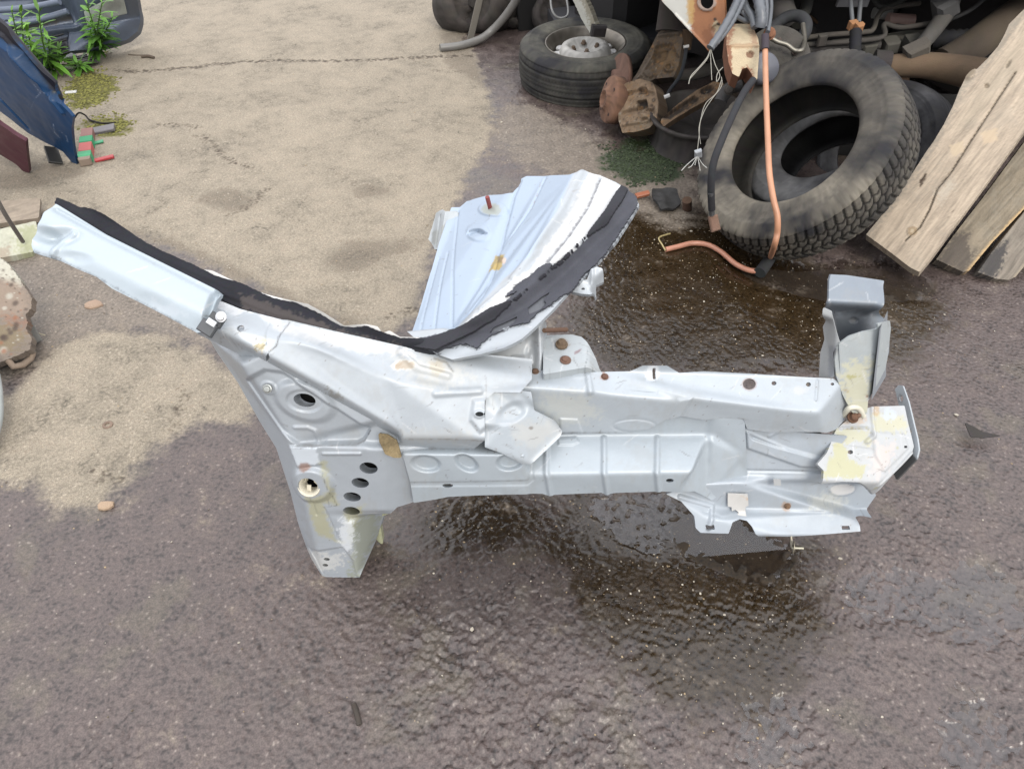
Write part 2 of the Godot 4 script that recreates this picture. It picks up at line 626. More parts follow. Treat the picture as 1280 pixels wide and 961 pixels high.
func ground_y(x: float, z: float) -> float:
	if absf(x) > GX or z < GZ0 or z > GZ1: return 0.0
	var wx := x + 0.05 * n1.get_noise_2d(x * 250.0, z * 250.0)
	var wz := z + 0.05 * n1.get_noise_2d(x * 250.0 + 300.0, z * 250.0)
	var dry := mask_at("concrete", wx, wz)
	var rough := mask_at("lumpy", wx, wz)
	var pool := mask_at("pool", wx, wz)
	var film := mask_at("film", wx, wz)
	var l := lump.get_noise_2d(x, z)
	var l2 := pit.get_noise_2d(x, z)
	var w := wave.get_noise_2d(x, z)
	var lone_lump := smoothstep(0.0, 0.5, wave.get_noise_2d(x * 0.7 + 40.0, z * 0.7))
	var y := 0.003 + 0.0025 * w + 0.0012 * l2
	rough *= 1.0 - 0.75 * mask_at("brown", wx, wz)
	y += rough * (0.0055 * l + 0.0045 * l2) * (0.25 + 0.75 * maxf(lone_lump, film)) * (1.0 - 0.8 * dry)
	var worn := 0.35 + 0.65 * smoothstep(-0.25, 0.35, n1.get_noise_2d(x * 70.0 + 20.0, z * 110.0))
	y -= (0.0022 * worn * (1.0 - 0.75 * dry) + 0.0022 * rough * lone_lump) * maxf(0.0, crack.get_noise_2d(x, z) - 0.1)
	y = lerpf(y, WATER - 0.0022 + 0.0035 * l + 0.0068 * l2 + 0.002 * w, smoothstep(0.3, 0.7, film))
	return lerpf(y, WATER - 0.011 + 0.002 * l2, clampf(smoothstep(0.25, 0.75, pool + 0.25 * l2 + 0.15 * l), 0.0, 1.0))

func build_ground() -> void:
	lump.seed = 5
	lump.noise_type = FastNoiseLite.TYPE_SIMPLEX_SMOOTH
	lump.frequency = 12.0
	lump.fractal_type = FastNoiseLite.FRACTAL_RIDGED
	lump.fractal_octaves = 3
	pit.seed = 9
	pit.frequency = 38.0
	pit.fractal_octaves = 2
	crack.seed = 19
	crack.frequency = 30.0
	crack.noise_type = FastNoiseLite.TYPE_SIMPLEX
	crack.fractal_type = FastNoiseLite.FRACTAL_RIDGED
	crack.fractal_octaves = 2
	wave.seed = 14
	wave.frequency = 2.6
	wave.fractal_octaves = 2
	cover("concrete", [
		[Vector2(-4.3266,-5.3885),Vector2(-.4018,-5.3885),Vector2(-.291,-4.4997),Vector2(-.1614,-3.9194),Vector2(-.0735,-3.443),Vector2(-.1349,-3.045),Vector2(-.2025,-2.7074),Vector2(-.2497,-2.4722),Vector2(-.3015,-2.2135),Vector2(-.3008,-1.9044),Vector2(-.416,-1.8256),Vector2(-.5448,-1.8646),Vector2(-.6895,-1.9661),Vector2(-.9078,-2.1194),Vector2(-1.1114,-2.2624),Vector2(-1.4191,-2.4175),Vector2(-1.7489,-2.5746),Vector2(-2.2313,-2.5746),Vector2(-2.8344,-2.5746)],
		[Vector2(-1.3861,-1.7505),Vector2(-1.2724,-1.8256),Vector2(-1.1077,-1.845),Vector2(-.9321,-1.7505),Vector2(-.7851,-1.6441),Vector2(-.6777,-1.4819),Vector2(-.7316,-1.4366),Vector2(-.8307,-1.4819),Vector2(-.9156,-1.4072),Vector2(-.9561,-1.2819),Vector2(-.9634,-1.192),Vector2(-1.056,-1.1314),Vector2(-1.1769,-1.2298),Vector2(-1.3295,-1.2556),Vector2(-1.5303,-1.4819),Vector2(-1.3849,-1.5447)]], 2)
	cover("dirt", [
		[Vector2(-.6826,-2.2724),Vector2(-.5696,-2.3539),Vector2(-.4296,-2.3749),Vector2(-.3932,-2.3025),Vector2(-.4629,-2.1895),Vector2(-.5354,-2.1286),Vector2(-.6509,-2.1753)], [Vector2(-.4254,-2.3383),Vector2(-.2333,-2.4446),Vector2(-.2253,-2.4068),Vector2(-.39,-2.2724)],
		[Vector2(-1.4498,-2.5001),Vector2(-1.1994,-2.3644),Vector2(-.9258,-2.1895),Vector2(-.6723,-2.0085),Vector2(-.4512,-1.9044),Vector2(-.3939,-1.845),Vector2(-.5351,-1.8065),Vector2(-.752,-1.9044),Vector2(-1.0749,-2.1425),Vector2(-1.3993,-2.3644)],
		[Vector2(-2.2931,-3.045),Vector2(-1.9088,-2.938),Vector2(-1.6651,-2.9035),Vector2(-1.7538,-2.8032),Vector2(-1.8696,-2.7074),Vector2(-2.103,-2.6764)],
		[Vector2(-.4252,-4.4997),Vector2(-.1771,-4.4361),Vector2(0,-3.6229),Vector2(-.1553,-3.718),Vector2(-.3293,-4.0261)],
		[Vector2(-1.7489,-2.5746),Vector2(-1.4191,-2.4175),Vector2(-1.1114,-2.2624),Vector2(-.9078,-2.1194),Vector2(-.6895,-1.9661),Vector2(-.8736,-1.9872),Vector2(-1.1213,-2.1194),Vector2(-1.417,-2.2624),Vector2(-1.6563,-2.3644)],
		[Vector2(-1.2464,-2.7074),Vector2(-1.099,-2.7388),Vector2(-.9742,-2.6764),Vector2(-.9649,-2.5746),Vector2(-1.0461,-2.5399),Vector2(-1.1829,-2.5981)],
		[Vector2(-.6624,-2.7579),Vector2(-.5396,-2.7837),Vector2(-.4389,-2.7325),Vector2(-.4911,-2.646),Vector2(-.6176,-2.6703)]], 2)
	cover("brown", [
		[Vector2(-.3279,-1.1433),Vector2(-.1577,-1.1995),Vector2(.1191,-1.2171),Vector2(.2935,-1.1796),Vector2(.2201,-1.0182),Vector2(0,-1.04),Vector2(-.2191,-1.0075)],
		[Vector2(.3047,-2.6159),Vector2(.6855,-2.7074),Vector2(.9138,-2.3644),Vector2(1.0143,-2.2135),Vector2(1.4684,-2.1194),Vector2(1.3213,-1.8256),Vector2(1.0504,-1.6102),Vector2(.9237,-1.6441),Vector2(.5542,-1.6441),Vector2(.2309,-1.6441),Vector2(.159,-1.8256),Vector2(.2136,-2.1194)],
		[Vector2(.1482,-1.2045),Vector2(.4189,-1.2298),Vector2(.6202,-1.1553),Vector2(.747,-1.0622),Vector2(.7137,-.8951),Vector2(.6146,-.7323),Vector2(.4941,-.6361),Vector2(.3748,-.6593),Vector2(.2547,-.6993),Vector2(.1503,-.8017),Vector2(.1081,-.9757)]], 4)
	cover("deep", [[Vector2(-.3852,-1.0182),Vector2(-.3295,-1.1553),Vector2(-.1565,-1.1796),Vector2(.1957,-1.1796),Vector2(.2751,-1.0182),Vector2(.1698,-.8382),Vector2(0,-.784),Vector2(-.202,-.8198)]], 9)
	cover("lumpy", [
		[Vector2(-1.8219,-1.1553),Vector2(-.9151,-1.0622),Vector2(-.6008,-1.1553),Vector2(-.3964,-.9757),Vector2(-.1481,-1.04),Vector2(.0775,-1.1553),Vector2(.202,-.8198),Vector2(.3049,-.7157),Vector2(.4045,-.6515),Vector2(.814,-1.1553),Vector2(1.5935,-1.3641),Vector2(1.1618,-.3814),Vector2(-1.405,-.3814)]], 6)
	cover("pool", [
		[Vector2(.4032,-1.1314),Vector2(.4652,-1.1553),Vector2(.5542,-1.1196),Vector2(.6467,-1.0712),Vector2(.63,-1.0075),Vector2(.5787,-.9841),Vector2(.5081,-.9926),Vector2(.461,-1.0313),Vector2(.3887,-1.04)],
		[Vector2(.7127,-2.2135),Vector2(.9675,-2.1425),Vector2(1.3019,-2.1753),Vector2(1.4114,-2.1103),Vector2(1.2459,-2.0215),Vector2(.944,-2.0565)]], 2)
	cover("film", [
		[Vector2(.188,-1.2095),Vector2(.2978,-1.2171),Vector2(.4479,-1.1674),Vector2(.4442,-1.04),Vector2(.2961,-1.04),Vector2(.1979,-1.0849),Vector2(.1551,-1.1553)],
		[Vector2(.425,-.9347),Vector2(.4636,-.951),Vector2(.4767,-.9108),Vector2(.4387,-.8951)],
		[Vector2(.8254,-1.0182),Vector2(.9731,-.9757),Vector2(1.203,-1.04),Vector2(1.0944,-.8198),Vector2(.9092,-.8198),Vector2(.7422,-.8758),Vector2(.6314,-.8198),Vector2(.5601,-.6515),Vector2(.6601,-.5342),Vector2(.4239,-.5273),Vector2(.389,-.6515),Vector2(.5095,-.6993),Vector2(.6229,-.8198),Vector2(.7145,-.9551)],
		[Vector2(.5197,-1.7142),Vector2(.7577,-1.7214),Vector2(.8875,-1.6788),Vector2(.8544,-1.6441),Vector2(.6017,-1.651)],
		[Vector2(.7139,-2.3644),Vector2(.9868,-2.2135),Vector2(1.2503,-2.2624),Vector2(1.4607,-2.1658),Vector2(1.4232,-2.0742),Vector2(.9344,-2.0215),Vector2(.6718,-2.1425)],
		[Vector2(.812,-.6993),Vector2(1.0596,-.7493),Vector2(.9501,-.5273),Vector2(.7162,-.5273)]], 3)
	cover("brown_dirt", [[Vector2(-2.2054,-2.5284),Vector2(-1.7489,-2.5746),Vector2(-1.4191,-2.4175),Vector2(-1.0965,-2.2135),Vector2(-.8523,-1.9044),Vector2(-.7079,-1.6102),Vector2(-.9082,-1.7505),Vector2(-1.1011,-1.8256),Vector2(-1.2648,-1.8065),Vector2(-1.3702,-1.7142),Vector2(-1.3849,-1.5447),Vector2(-1.6898,-1.6102)],
		[Vector2(0,-3.6229),Vector2(.4114,-3.1193),Vector2(.7836,-2.9035),Vector2(.6854,-2.3644),Vector2(.4234,-2.5863),Vector2(0,-2.9731),Vector2(-.1395,-3.1961)]], 4)  # patches of brownish grey dirt
	cover("moss", [[Vector2(.3943,-3.1193),Vector2(.556,-3.1805),Vector2(.7082,-3.045),Vector2(.7126,-2.8695),Vector2(.5993,-2.7579),Vector2(.4444,-2.7837),Vector2(.362,-2.938)], [Vector2(.9146,-3.6229),Vector2(1.0096,-3.718),Vector2(.9566,-3.3578),Vector2(.8513,-3.2755)]], 2)
	cover("moss_dry", [[Vector2(-2.2181,-3.8676),Vector2(-2.0664,-3.9404),Vector2(-1.9592,-3.8168),Vector2(-1.8963,-3.5494),Vector2(-1.9913,-3.4604),Vector2(-2.1144,-3.5767)], [Vector2(-1.9673,-3.3578),Vector2(-1.8208,-3.4),Vector2(-1.6817,-3.3163),Vector2(-1.7086,-3.1961),Vector2(-1.8544,-3.2118)], [Vector2(-2.2111,-4.183),Vector2(-2.1356,-4.2295),Vector2(-2.0836,-4.1147),Vector2(-2.1668,-4.0923)]], 2)
	var w := 1800
	var h := 1363
	var mc := big("concrete", w, h)
	var md := big("dirt", w, h)
	var mb := big("brown", w, h)
	var ms := big("brown_dirt", w, h)
	var mf := big("film", w, h)
	var mp := big("pool", w, h)
	var mm := big("moss", w, h)
	var my := big("moss_dry", w, h)
	var na := noise_bytes(w, h, 0.012, 21)
	var nb := noise_bytes(w, h, 0.05, 22)
	var nc := noise_bytes(w, h, 0.25, 23, FastNoiseLite.TYPE_SIMPLEX, 2)
	var nd := noise_bytes(w, h, 0.34, 24, FastNoiseLite.TYPE_SIMPLEX, 1)
	var mx := big("deep", w, h)
	var ml := big("lumpy", w, h)
	var crackle := FastNoiseLite.new()
	crackle.seed = 71
	crackle.frequency = 0.075
	crackle.fractal_type = FastNoiseLite.FRACTAL_RIDGED
	crackle.fractal_octaves = 3
	crackle.domain_warp_enabled = true
	crackle.domain_warp_amplitude = 9.0
	crackle.domain_warp_frequency = 0.03
	var ci := crackle.get_image(w, h, false, false, true)
	ci.convert(Image.FORMAT_L8)
	var nk := ci.get_data()
	var nq := noise_bytes(w, h, 0.014, 77, FastNoiseLite.TYPE_SIMPLEX, 5)
	var hb := PackedByteArray()
	hb.resize(w * h)
	var px := PackedByteArray()
	px.resize(w * h * 3)
	var ro := PackedByteArray()
	ro.resize(w * h)
	var lut := PackedByteArray()                            # linear to sRGB
	lut.resize(1025)
	for k in 1025: lut[k] = int(Color(k / 1024.0, 0, 0).linear_to_srgb().r * 255.0)
	for k in w * h:
		var a := (na[k] - 128) / 128.0
		var b := (nb[k] - 128) / 128.0
		var c := (nc[k] - 128) / 128.0
		var e := (nd[k] - 128) / 128.0
		var warp := 0.42 * a + 0.38 * b + 0.14 * c
		var dry := smoothstep(0.22, 0.72, mc[k] / 255.0 + warp * 0.62)
		var soil := smoothstep(0.35, 0.75, md[k] / 255.0 + warp * 0.8)
		var br := smoothstep(0.3, 0.8, mb[k] / 255.0 + warp * 0.7)
		var sh := smoothstep(0.2, 0.8, ms[k] / 255.0 + warp * 0.6)
		# wet asphalt
		var dusty := smoothstep(0.15, 0.7, -a + 0.5 * b) * 0.25
		var v := 1.0 + 0.16 * a + 0.20 * b + 0.20 * c + 0.22 * e
		var r := 0.132 * v
		var g := 0.101 * v
		var bl := 0.092 * v
		r += 0.02 * dusty * 4.0
		g += 0.022 * dusty * 4.0
		bl += 0.008 * dusty * 4.0
		r = lerpf(r, 0.040 * v, br)
		g = lerpf(g, 0.025 * v, br)
		bl = lerpf(bl, 0.011 * v, br)
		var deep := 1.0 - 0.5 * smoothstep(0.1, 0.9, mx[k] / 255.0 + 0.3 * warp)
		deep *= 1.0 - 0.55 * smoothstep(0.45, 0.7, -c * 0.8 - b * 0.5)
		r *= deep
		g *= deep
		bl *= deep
		var v2 := 1.0 + 0.2 * b + 0.3 * c + 0.2 * e
		r = lerpf(r, 0.29 * v2, sh * 0.8)
		g = lerpf(g, 0.245 * v2, sh * 0.8)
		bl = lerpf(bl, 0.195 * v2, sh * 0.8)
		# damp brown rim, then dry concrete
		var damp := smoothstep(0.12, 0.5, mc[k] / 255.0 + warp * 0.62)
		r = lerpf(r, 0.20 * v, damp * 0.8)
		g = lerpf(g, 0.163 * v, damp * 0.8)
		bl = lerpf(bl, 0.128 * v, damp * 0.8)
		var cv := 1.0 + 0.22 * a + 0.22 * b + 0.20 * c + 0.16 * e
		var net := smoothstep(0.035, 0.0, absf(nq[k] - 128) / 128.0) * smoothstep(0.05, 0.5, -a - 0.25 * b) * 0.5
		cv *= 1.0 - net
		var grit := smoothstep(0.30, 0.5, c * 0.7 + b * 0.6 + a * 0.3)
		r = lerpf(r, 0.405 * cv - 0.10 * grit, dry)
		g = lerpf(g, 0.350 * cv - 0.095 * grit, dry)
		bl = lerpf(bl, 0.268 * cv - 0.075 * grit, dry)
		var sd := soil * dry * 0.55
		r = lerpf(r, 0.16 * v, sd)
		g = lerpf(g, 0.128 * v, sd)
		bl = lerpf(bl, 0.095 * v, sd)
		if c + e > 1.35 and nb[k] > 120:                    # pale grit
			r += 0.16
			g += 0.15
			bl += 0.13
		if mm[k] > 20:
			var q := smoothstep(0.3, 0.8, mm[k] / 255.0 + warp)
			r = lerpf(r, 0.035 * v, q)
			g = lerpf(g, 0.055 * v, q)
			bl = lerpf(bl, 0.022 * v, q)
		if my[k] > 20:
			var q := smoothstep(0.35, 0.7, my[k] / 255.0 + warp)
			r = lerpf(r, 0.15 * v, q)
			g = lerpf(g, 0.14 * v, q)
			bl = lerpf(bl, 0.035 * v, q)
		px[k * 3] = lut[clampi(int(r * 1024.0), 0, 1024)]
		px[k * 3 + 1] = lut[clampi(int(g * 1024.0), 0, 1024)]
		px[k * 3 + 2] = lut[clampi(int(bl * 1024.0), 0, 1024)]
		var wet := lerpf(0.42 + 0.14 * b + 0.10 * a, 0.24 + 0.08 * b, br)
		wet = lerpf(wet, 0.26 + 0.14 * b + 0.1 * a, smoothstep(0.3, 0.7, mf[k] / 255.0 + warp * 0.5))
		wet = lerpf(wet, 0.75, sh * 0.7)
		wet = lerpf(wet, 0.93, dry)
		var lumps := ml[k] / 255.0 * smoothstep(-0.1, 0.55, a + 0.3 * b)
		lumps *= 1.0 - 0.8 * br
		hb[k] = clampi(int(128.0 + (1.0 - 0.5 * br) * (1.0 - 0.35 * dry) * (26.0 * c + 10.0 * e) + lumps * 0.75 * (nk[k] - 128) + 22.0 * b * (1.0 - dry)), 0, 255)
		if mp[k] > 60:
			hb[k] = 128
			wet = 0.9
		ro[k] = clampi(int(wet * 255.0), 0, 255)
	var im := Image.create_from_data(w, h, false, Image.FORMAT_RGB8, px)
	# cracks and tar lines in the slab
	for cr in [
		[[Vector2(-2.0056,-3.9404),Vector2(-1.8968,-3.9194),Vector2(-1.7863,-3.951),Vector2(-1.6304,-3.9722),Vector2(-1.5232,-4.0261),Vector2(-1.4054,-4.048),Vector2(-1.245,-4.0701),Vector2(-.994,-4.059),Vector2(-.7885,-4.0701),Vector2(-.707,-4.0811),Vector2(-.5021,-4.1147),Vector2(-.2101,-4.1373)], 2.2],
		[[Vector2(-1.6018,-3.2918),Vector2(-1.5181,-3.3081),Vector2(-1.3834,-3.2755)], 1.6], [[Vector2(-1.382,-3.2118),Vector2(-1.3047,-3.1497),Vector2(-1.2492,-3.0744),Vector2(-1.1916,-2.9873),Vector2(-1.119,-2.938),Vector2(-1.0545,-2.8898)], 1.6],
		[[Vector2(-.9734,-2.7388),Vector2(-.979,-2.6581),Vector2(-.9978,-2.61),Vector2(-1.0222,-2.5629),Vector2(-1.0549,-2.517)], 1.5], [[Vector2(-1.3392,-2.6581),Vector2(-1.3418,-2.5746),Vector2(-1.3669,-2.517)], 1.2],
		[[Vector2(-.4052,-3.9404),Vector2(-.3229,-3.9194),Vector2(-.2497,-3.9089)], 1.3], [[Vector2(-1.4992,-3.9404),Vector2(-1.4703,-3.9829),Vector2(-1.4738,-4.0261)], 1.2],
		[[Vector2(-.7485,-2.8898),Vector2(-.6749,-2.8361),Vector2(-.6151,-2.7579),Vector2(-.5297,-2.7074)], 1.0], [[Vector2(-.8668,-2.5399),Vector2(-.7638,-2.4722),Vector2(-.722,-2.4068)], 0.9],
		[[Vector2(-.8701,-1.3641),Vector2(-.9291,-1.4819),Vector2(-.9158,-1.5447),Vector2(-.9545,-1.6102)], 1.2], [[Vector2(-1.0578,-1.2819),Vector2(-1.0072,-1.2556),Vector2(-.9792,-1.2452)], 1.6], [[Vector2(-.3783,-1.9247),Vector2(-.3417,-1.9371),Vector2(-.2937,-1.9661)], 1.6]]:
		var pts: Array = cr[0]
		for i in pts.size() - 1:
			var n := int((pts[i] as Vector2).distance_to(pts[i + 1]) / 0.0035)
			for k in n:
				var p: Vector2 = (pts[i] as Vector2).lerp(pts[i + 1], float(k) / n)
				p += Vector2(n2.get_noise_2d(p.x * 1500.0, p.y * 1500.0), n2.get_noise_2d(p.x * 1500.0 + 77.0, p.y * 1500.0)) * 0.035
				var u := (p.x + GX) / (2.0 * GX) * w
				var t := (p.y - GZ0) / (GZ1 - GZ0) * h
				var ww: float = cr[1] * (1.0 + 0.5 * n1.get_noise_2d(p.x * 900.0, p.y * 900.0))
				for yy in range(int(t - 2), int(t + 3)):
					for xx in range(int(u - 2), int(u + 3)):
						if xx < 0 or yy < 0 or xx >= w or yy >= h: continue
						var q := clampf(ww - Vector2(xx - u, yy - t).length(), 0.0, 1.0) * 0.4
						if q > 0.0: im.set_pixel(xx, yy, im.get_pixel(xx, yy).lerp(Color(0.26, 0.22, 0.18), q))
	var m := StandardMaterial3D.new()
	m.resource_name = "yard"
	m.albedo_color = Color(ALBEDO, ALBEDO, ALBEDO).linear_to_srgb()
	m.albedo_texture = ImageTexture.create_from_image(im)
	m.roughness_texture = ImageTexture.create_from_image(Image.create_from_data(w, h, false, Image.FORMAT_L8, ro))
	m.roughness_texture_channel = BaseMaterial3D.TEXTURE_CHANNEL_RED
	m.roughness = 1.0
	m.metallic_specular = 0.5
	# the ground sheet: dense where it lies near, coarse towards the horizon
	var xs := PackedFloat32Array()
	var zs := PackedFloat32Array()
	for q in [-90.0, -40.0, -18.0, -9.0, -6.0, -4.5]: xs.append(q)
	var x := -GX
	while x < GX + 0.001:
		xs.append(x)
		x += 0.0043 if absf(x) < 1.0 else 0.009 if absf(x) < 1.5 else 0.022
	for q in [4.5, 6.0, 9.0, 18.0, 40.0, 90.0]: xs.append(q)
	for q in [-110.0, -50.0, -25.0, -14.0, -9.0, -7.0]: zs.append(q)
	var z := GZ0
	while z < GZ1:
		zs.append(z)
		z += 0.024 if z < -3.2 else 0.014 if z < -2.0 else 0.0075 if z < -1.35 else 0.0043
	for q in [-0.3, 0.0, 0.6, 1.5, 4.0, 12.0, 40.0, 90.0]: zs.append(q)
	var V := PackedVector3Array()
	var N := PackedVector3Array()
	var U := PackedVector2Array()
	var I := PackedInt32Array()
	var nx := xs.size()
	for j in zs.size():
		for i in nx:
			V.append(Vector3(xs[i], ground_y(xs[i], zs[j]), zs[j]))
			U.append(Vector2((xs[i] + GX) / (2.0 * GX), (zs[j] - GZ0) / (GZ1 - GZ0)))
	for j in zs.size():
		for i in nx:
			var a := V[j * nx + mini(i + 1, nx - 1)] - V[j * nx + maxi(i - 1, 0)]
			var b := V[mini(j + 1, zs.size() - 1) * nx + i] - V[maxi(j - 1, 0) * nx + i]
			N.append(b.cross(a).normalized())
			if i and j:
				var k := (j - 1) * nx + i - 1
				I.append_array([k, k + 1, k + nx, k + 1, k + nx + 1, k + nx])
	var bump := Image.create_from_data(w, h, false, Image.FORMAT_L8, hb)
	bump.convert(Image.FORMAT_RGBA8)
	bump.bump_map_to_normal_map(2.2)
	m.normal_enabled = true
	m.normal_texture = ImageTexture.create_from_image(bump)
	m.normal_scale = 0.7
	m.detail_enabled = true
	m.detail_blend_mode = BaseMaterial3D.BLEND_MODE_MUL
	m.detail_uv_layer = BaseMaterial3D.DETAIL_UV_2
	m.detail_albedo = noise_tex(0.12, 33, false, 1.0, 1024, FastNoiseLite.TYPE_SIMPLEX, 0.72, 1.0)
	var U2 := PackedVector2Array()
	for p in V: U2.append(Vector2(p.x, p.z) * 1.5 + Vector2(0.31, 0.17))
	var go := put("ground", commit(V, N, PackedColorArray(), I, U, U2), m)
	tag(go, "wet dark asphalt and pale dry concrete of the scrapyard", "ground", "", "structure")
	# standing water
	var wm := StandardMaterial3D.new()
	wm.resource_name = "water"
	wm.albedo_color = Color(0.16, 0.11, 0.06, 0.25)
	wm.transparency = BaseMaterial3D.TRANSPARENCY_ALPHA
	wm.roughness = 0.02
	wm.metallic_specular = 0.7
	for pool in [[[Vector2(.1007,-1.2556),Vector2(.3846,-1.2687),Vector2(.7753,-1.1553),Vector2(1.3374,-1.1553),Vector2(1.0838,-.4804),Vector2(.3137,-.4804),Vector2(.158,-.6831),Vector2(.0708,-.9347)], "shallow water standing on the asphalt in front of the cut front quarter"],
			[[Vector2(.2602,-2.0302),Vector2(.6723,-2.0085),Vector2(.9584,-1.9247),Vector2(.9259,-1.5771),Vector2(.5872,-1.5771),Vector2(.327,-1.6788)], "shallow brown water behind the top rail of the cut panel"],
			[[Vector2(.6304,-2.5572),Vector2(1.0281,-2.3644),Vector2(1.3322,-2.4175),Vector2(1.6173,-2.2135),Vector2(1.4973,-1.9453),Vector2(.9136,-1.9453),Vector2(.5874,-2.1194)], "dark water at the foot of the leaning off-road tyre"]]:
		var poly: Array = pool[0]
		var mesh := sheet({fr = Transform3D(Basis(Vector3.RIGHT, Vector3.FORWARD, Vector3.UP), Vector3(0, WATER, 0)), cell = 0.03, out = poly.map(func(p): return Vector2(p.x, -p.y)), blur = 0.0, rim = 0.0, tone = 0.0})
		var o := put("water", mesh, wm)
		tag(o, pool[1], "water", "", "structure")

func build_sky() -> void:
	var w := 512
	var h := 256
	var im := Image.create(w, h, false, Image.FORMAT_RGBF)
	var cl := FastNoiseLite.new()
	cl.seed = 40
	cl.frequency = 1.1
	cl.fractal_octaves = 5
	for j in h:
		var el := PI * (0.5 - (j + 0.5) / h)
		for i in w:
			var az := TAU * (i + 0.5) / w
			var dir := Vector3(cos(el) * cos(az), sin(el), cos(el) * sin(az))
			var s := maxf(dir.y, 0.0)
			var p := dir / (0.35 + s)
			var c := cl.get_noise_3d(p.x, p.y, p.z)
			var v := (1.0 + 1.1 * s) / 2.1 * (1.0 + 0.55 * c)
			var blue := clampf(-c * 1.6, 0.0, 0.5)
			var col := Color(1.0, 0.985, 1.005).lerp(Color(0.86, 0.95, 1.12), blue) * v
			if dir.y < 0.0: col = Color(0.16, 0.145, 0.13)
			im.set_pixel(i, j, col)
	var sm := PanoramaSkyMaterial.new()
	sm.panorama = ImageTexture.create_from_image(im)
	sm.energy_multiplier = SKY
	var sky := Sky.new()
	sky.sky_material = sm
	var e := Environment.new()
	e.background_mode = Environment.BG_SKY
	e.sky = sky
	e.tonemap_mode = Environment.TONE_MAPPER_LINEAR
	e.tonemap_exposure = EXPOSURE
	e.sdfgi_enabled = true
	e.ssao_enabled = true
	e.ssil_enabled = true
	var we := WorldEnvironment.new()
	we.name = "world_environment"
	we.environment = e
	add_child(we)
	var sun := DirectionalLight3D.new()
	sun.name = "sun"
	sun.light_energy = 0.8
	sun.light_color = Color(1.0, 0.97, 0.92)
	sun.light_angular_distance = 24.0
	sun.shadow_enabled = true
	sun.rotation_degrees = Vector3(-44, 20, 0)
	add_child(sun)

func build_camera() -> void:
	var cam := Camera3D.new()
	cam.name = "camera"
	cam.position = Vector3(0, 1.5, 0)
	cam.rotation_degrees = Vector3(-43, 0, 0)
	cam.fov = 53.0
	cam.far = 300.0
	cam.near = 0.05
	add_child(cam)
	cam.current = true

const SKY := 2.9
const ALBEDO := 0.72
const EXPOSURE := 1.0

func build_materials() -> void:
	n1.seed = 1
	n1.frequency = 0.02
	n1.fractal_octaves = 3
	n2.seed = 2
	n2.frequency = 0.05
	n2.fractal_octaves = 2
	n3.seed = 3
	rng.seed = 77
	var fine := noise_tex(0.06, 51, true, 3.0)
	var soft := noise_tex(0.012, 52, true, 6.0)
	coat("paint", 0.42, 0.1, soft, 0.15, 3.0)
	coat("dull_paint", 0.6, 0.0, fine, 0.2, 6.0)
	coat("sealant", 0.8, 0.0, fine, 0.6, 9.0, 0.25)
	coat("rust", 0.92, 0.0, fine, 1.8, 7.0)
	coat("rubber", 0.8, 0.0, fine, 0.5, 6.0, 0.3)
	coat("plastic", 0.42, 0.0, fine, 0.2, 6.0)
	coat("wood", 0.88, 0.0, fine, 0.5, 8.0)
	coat("steel", 0.45, 0.75, fine, 0.3, 6.0)
	coat("foam", 1.0, 0.0, fine, 1.0, 14.0)
	coat("moss", 0.95)
	coat("gloss", 0.34, 0.0, soft, 0.1, 3.0, 0.34)
	coat("headlamp", 0.12, 0.0, soft, 0.1, 3.0)
	coat("leaf", 0.55, 0.0, null, 0.0, 1.0, 0.4)
	M.leaf.backlight_enabled = true
	M.leaf.backlight = Color(0.3, 0.4, 0.08)

# ---------------------------------------------------------------- the cut-out car front quarter
const SILVER := Color(0.385, 0.435, 0.475)
const SILVER_SKY_TINT := Color(0.37, 0.455, 0.565)  # bluer copy of the paint, puts reflected sky into the bulkhead
const BARE_AND_LIT := Color(0.68, 0.68, 0.67)  # white patches; on the cowl it also paints the brightly lit ridges
const PRIMER := Color(0.40, 0.39, 0.245)
const GUM := Color(0.026, 0.027, 0.033)
const RUST := Color(0.23, 0.105, 0.055)
const DIRT := Color(0.19, 0.17, 0.15)
const DARK := Color(0.03, 0.03, 0.033)

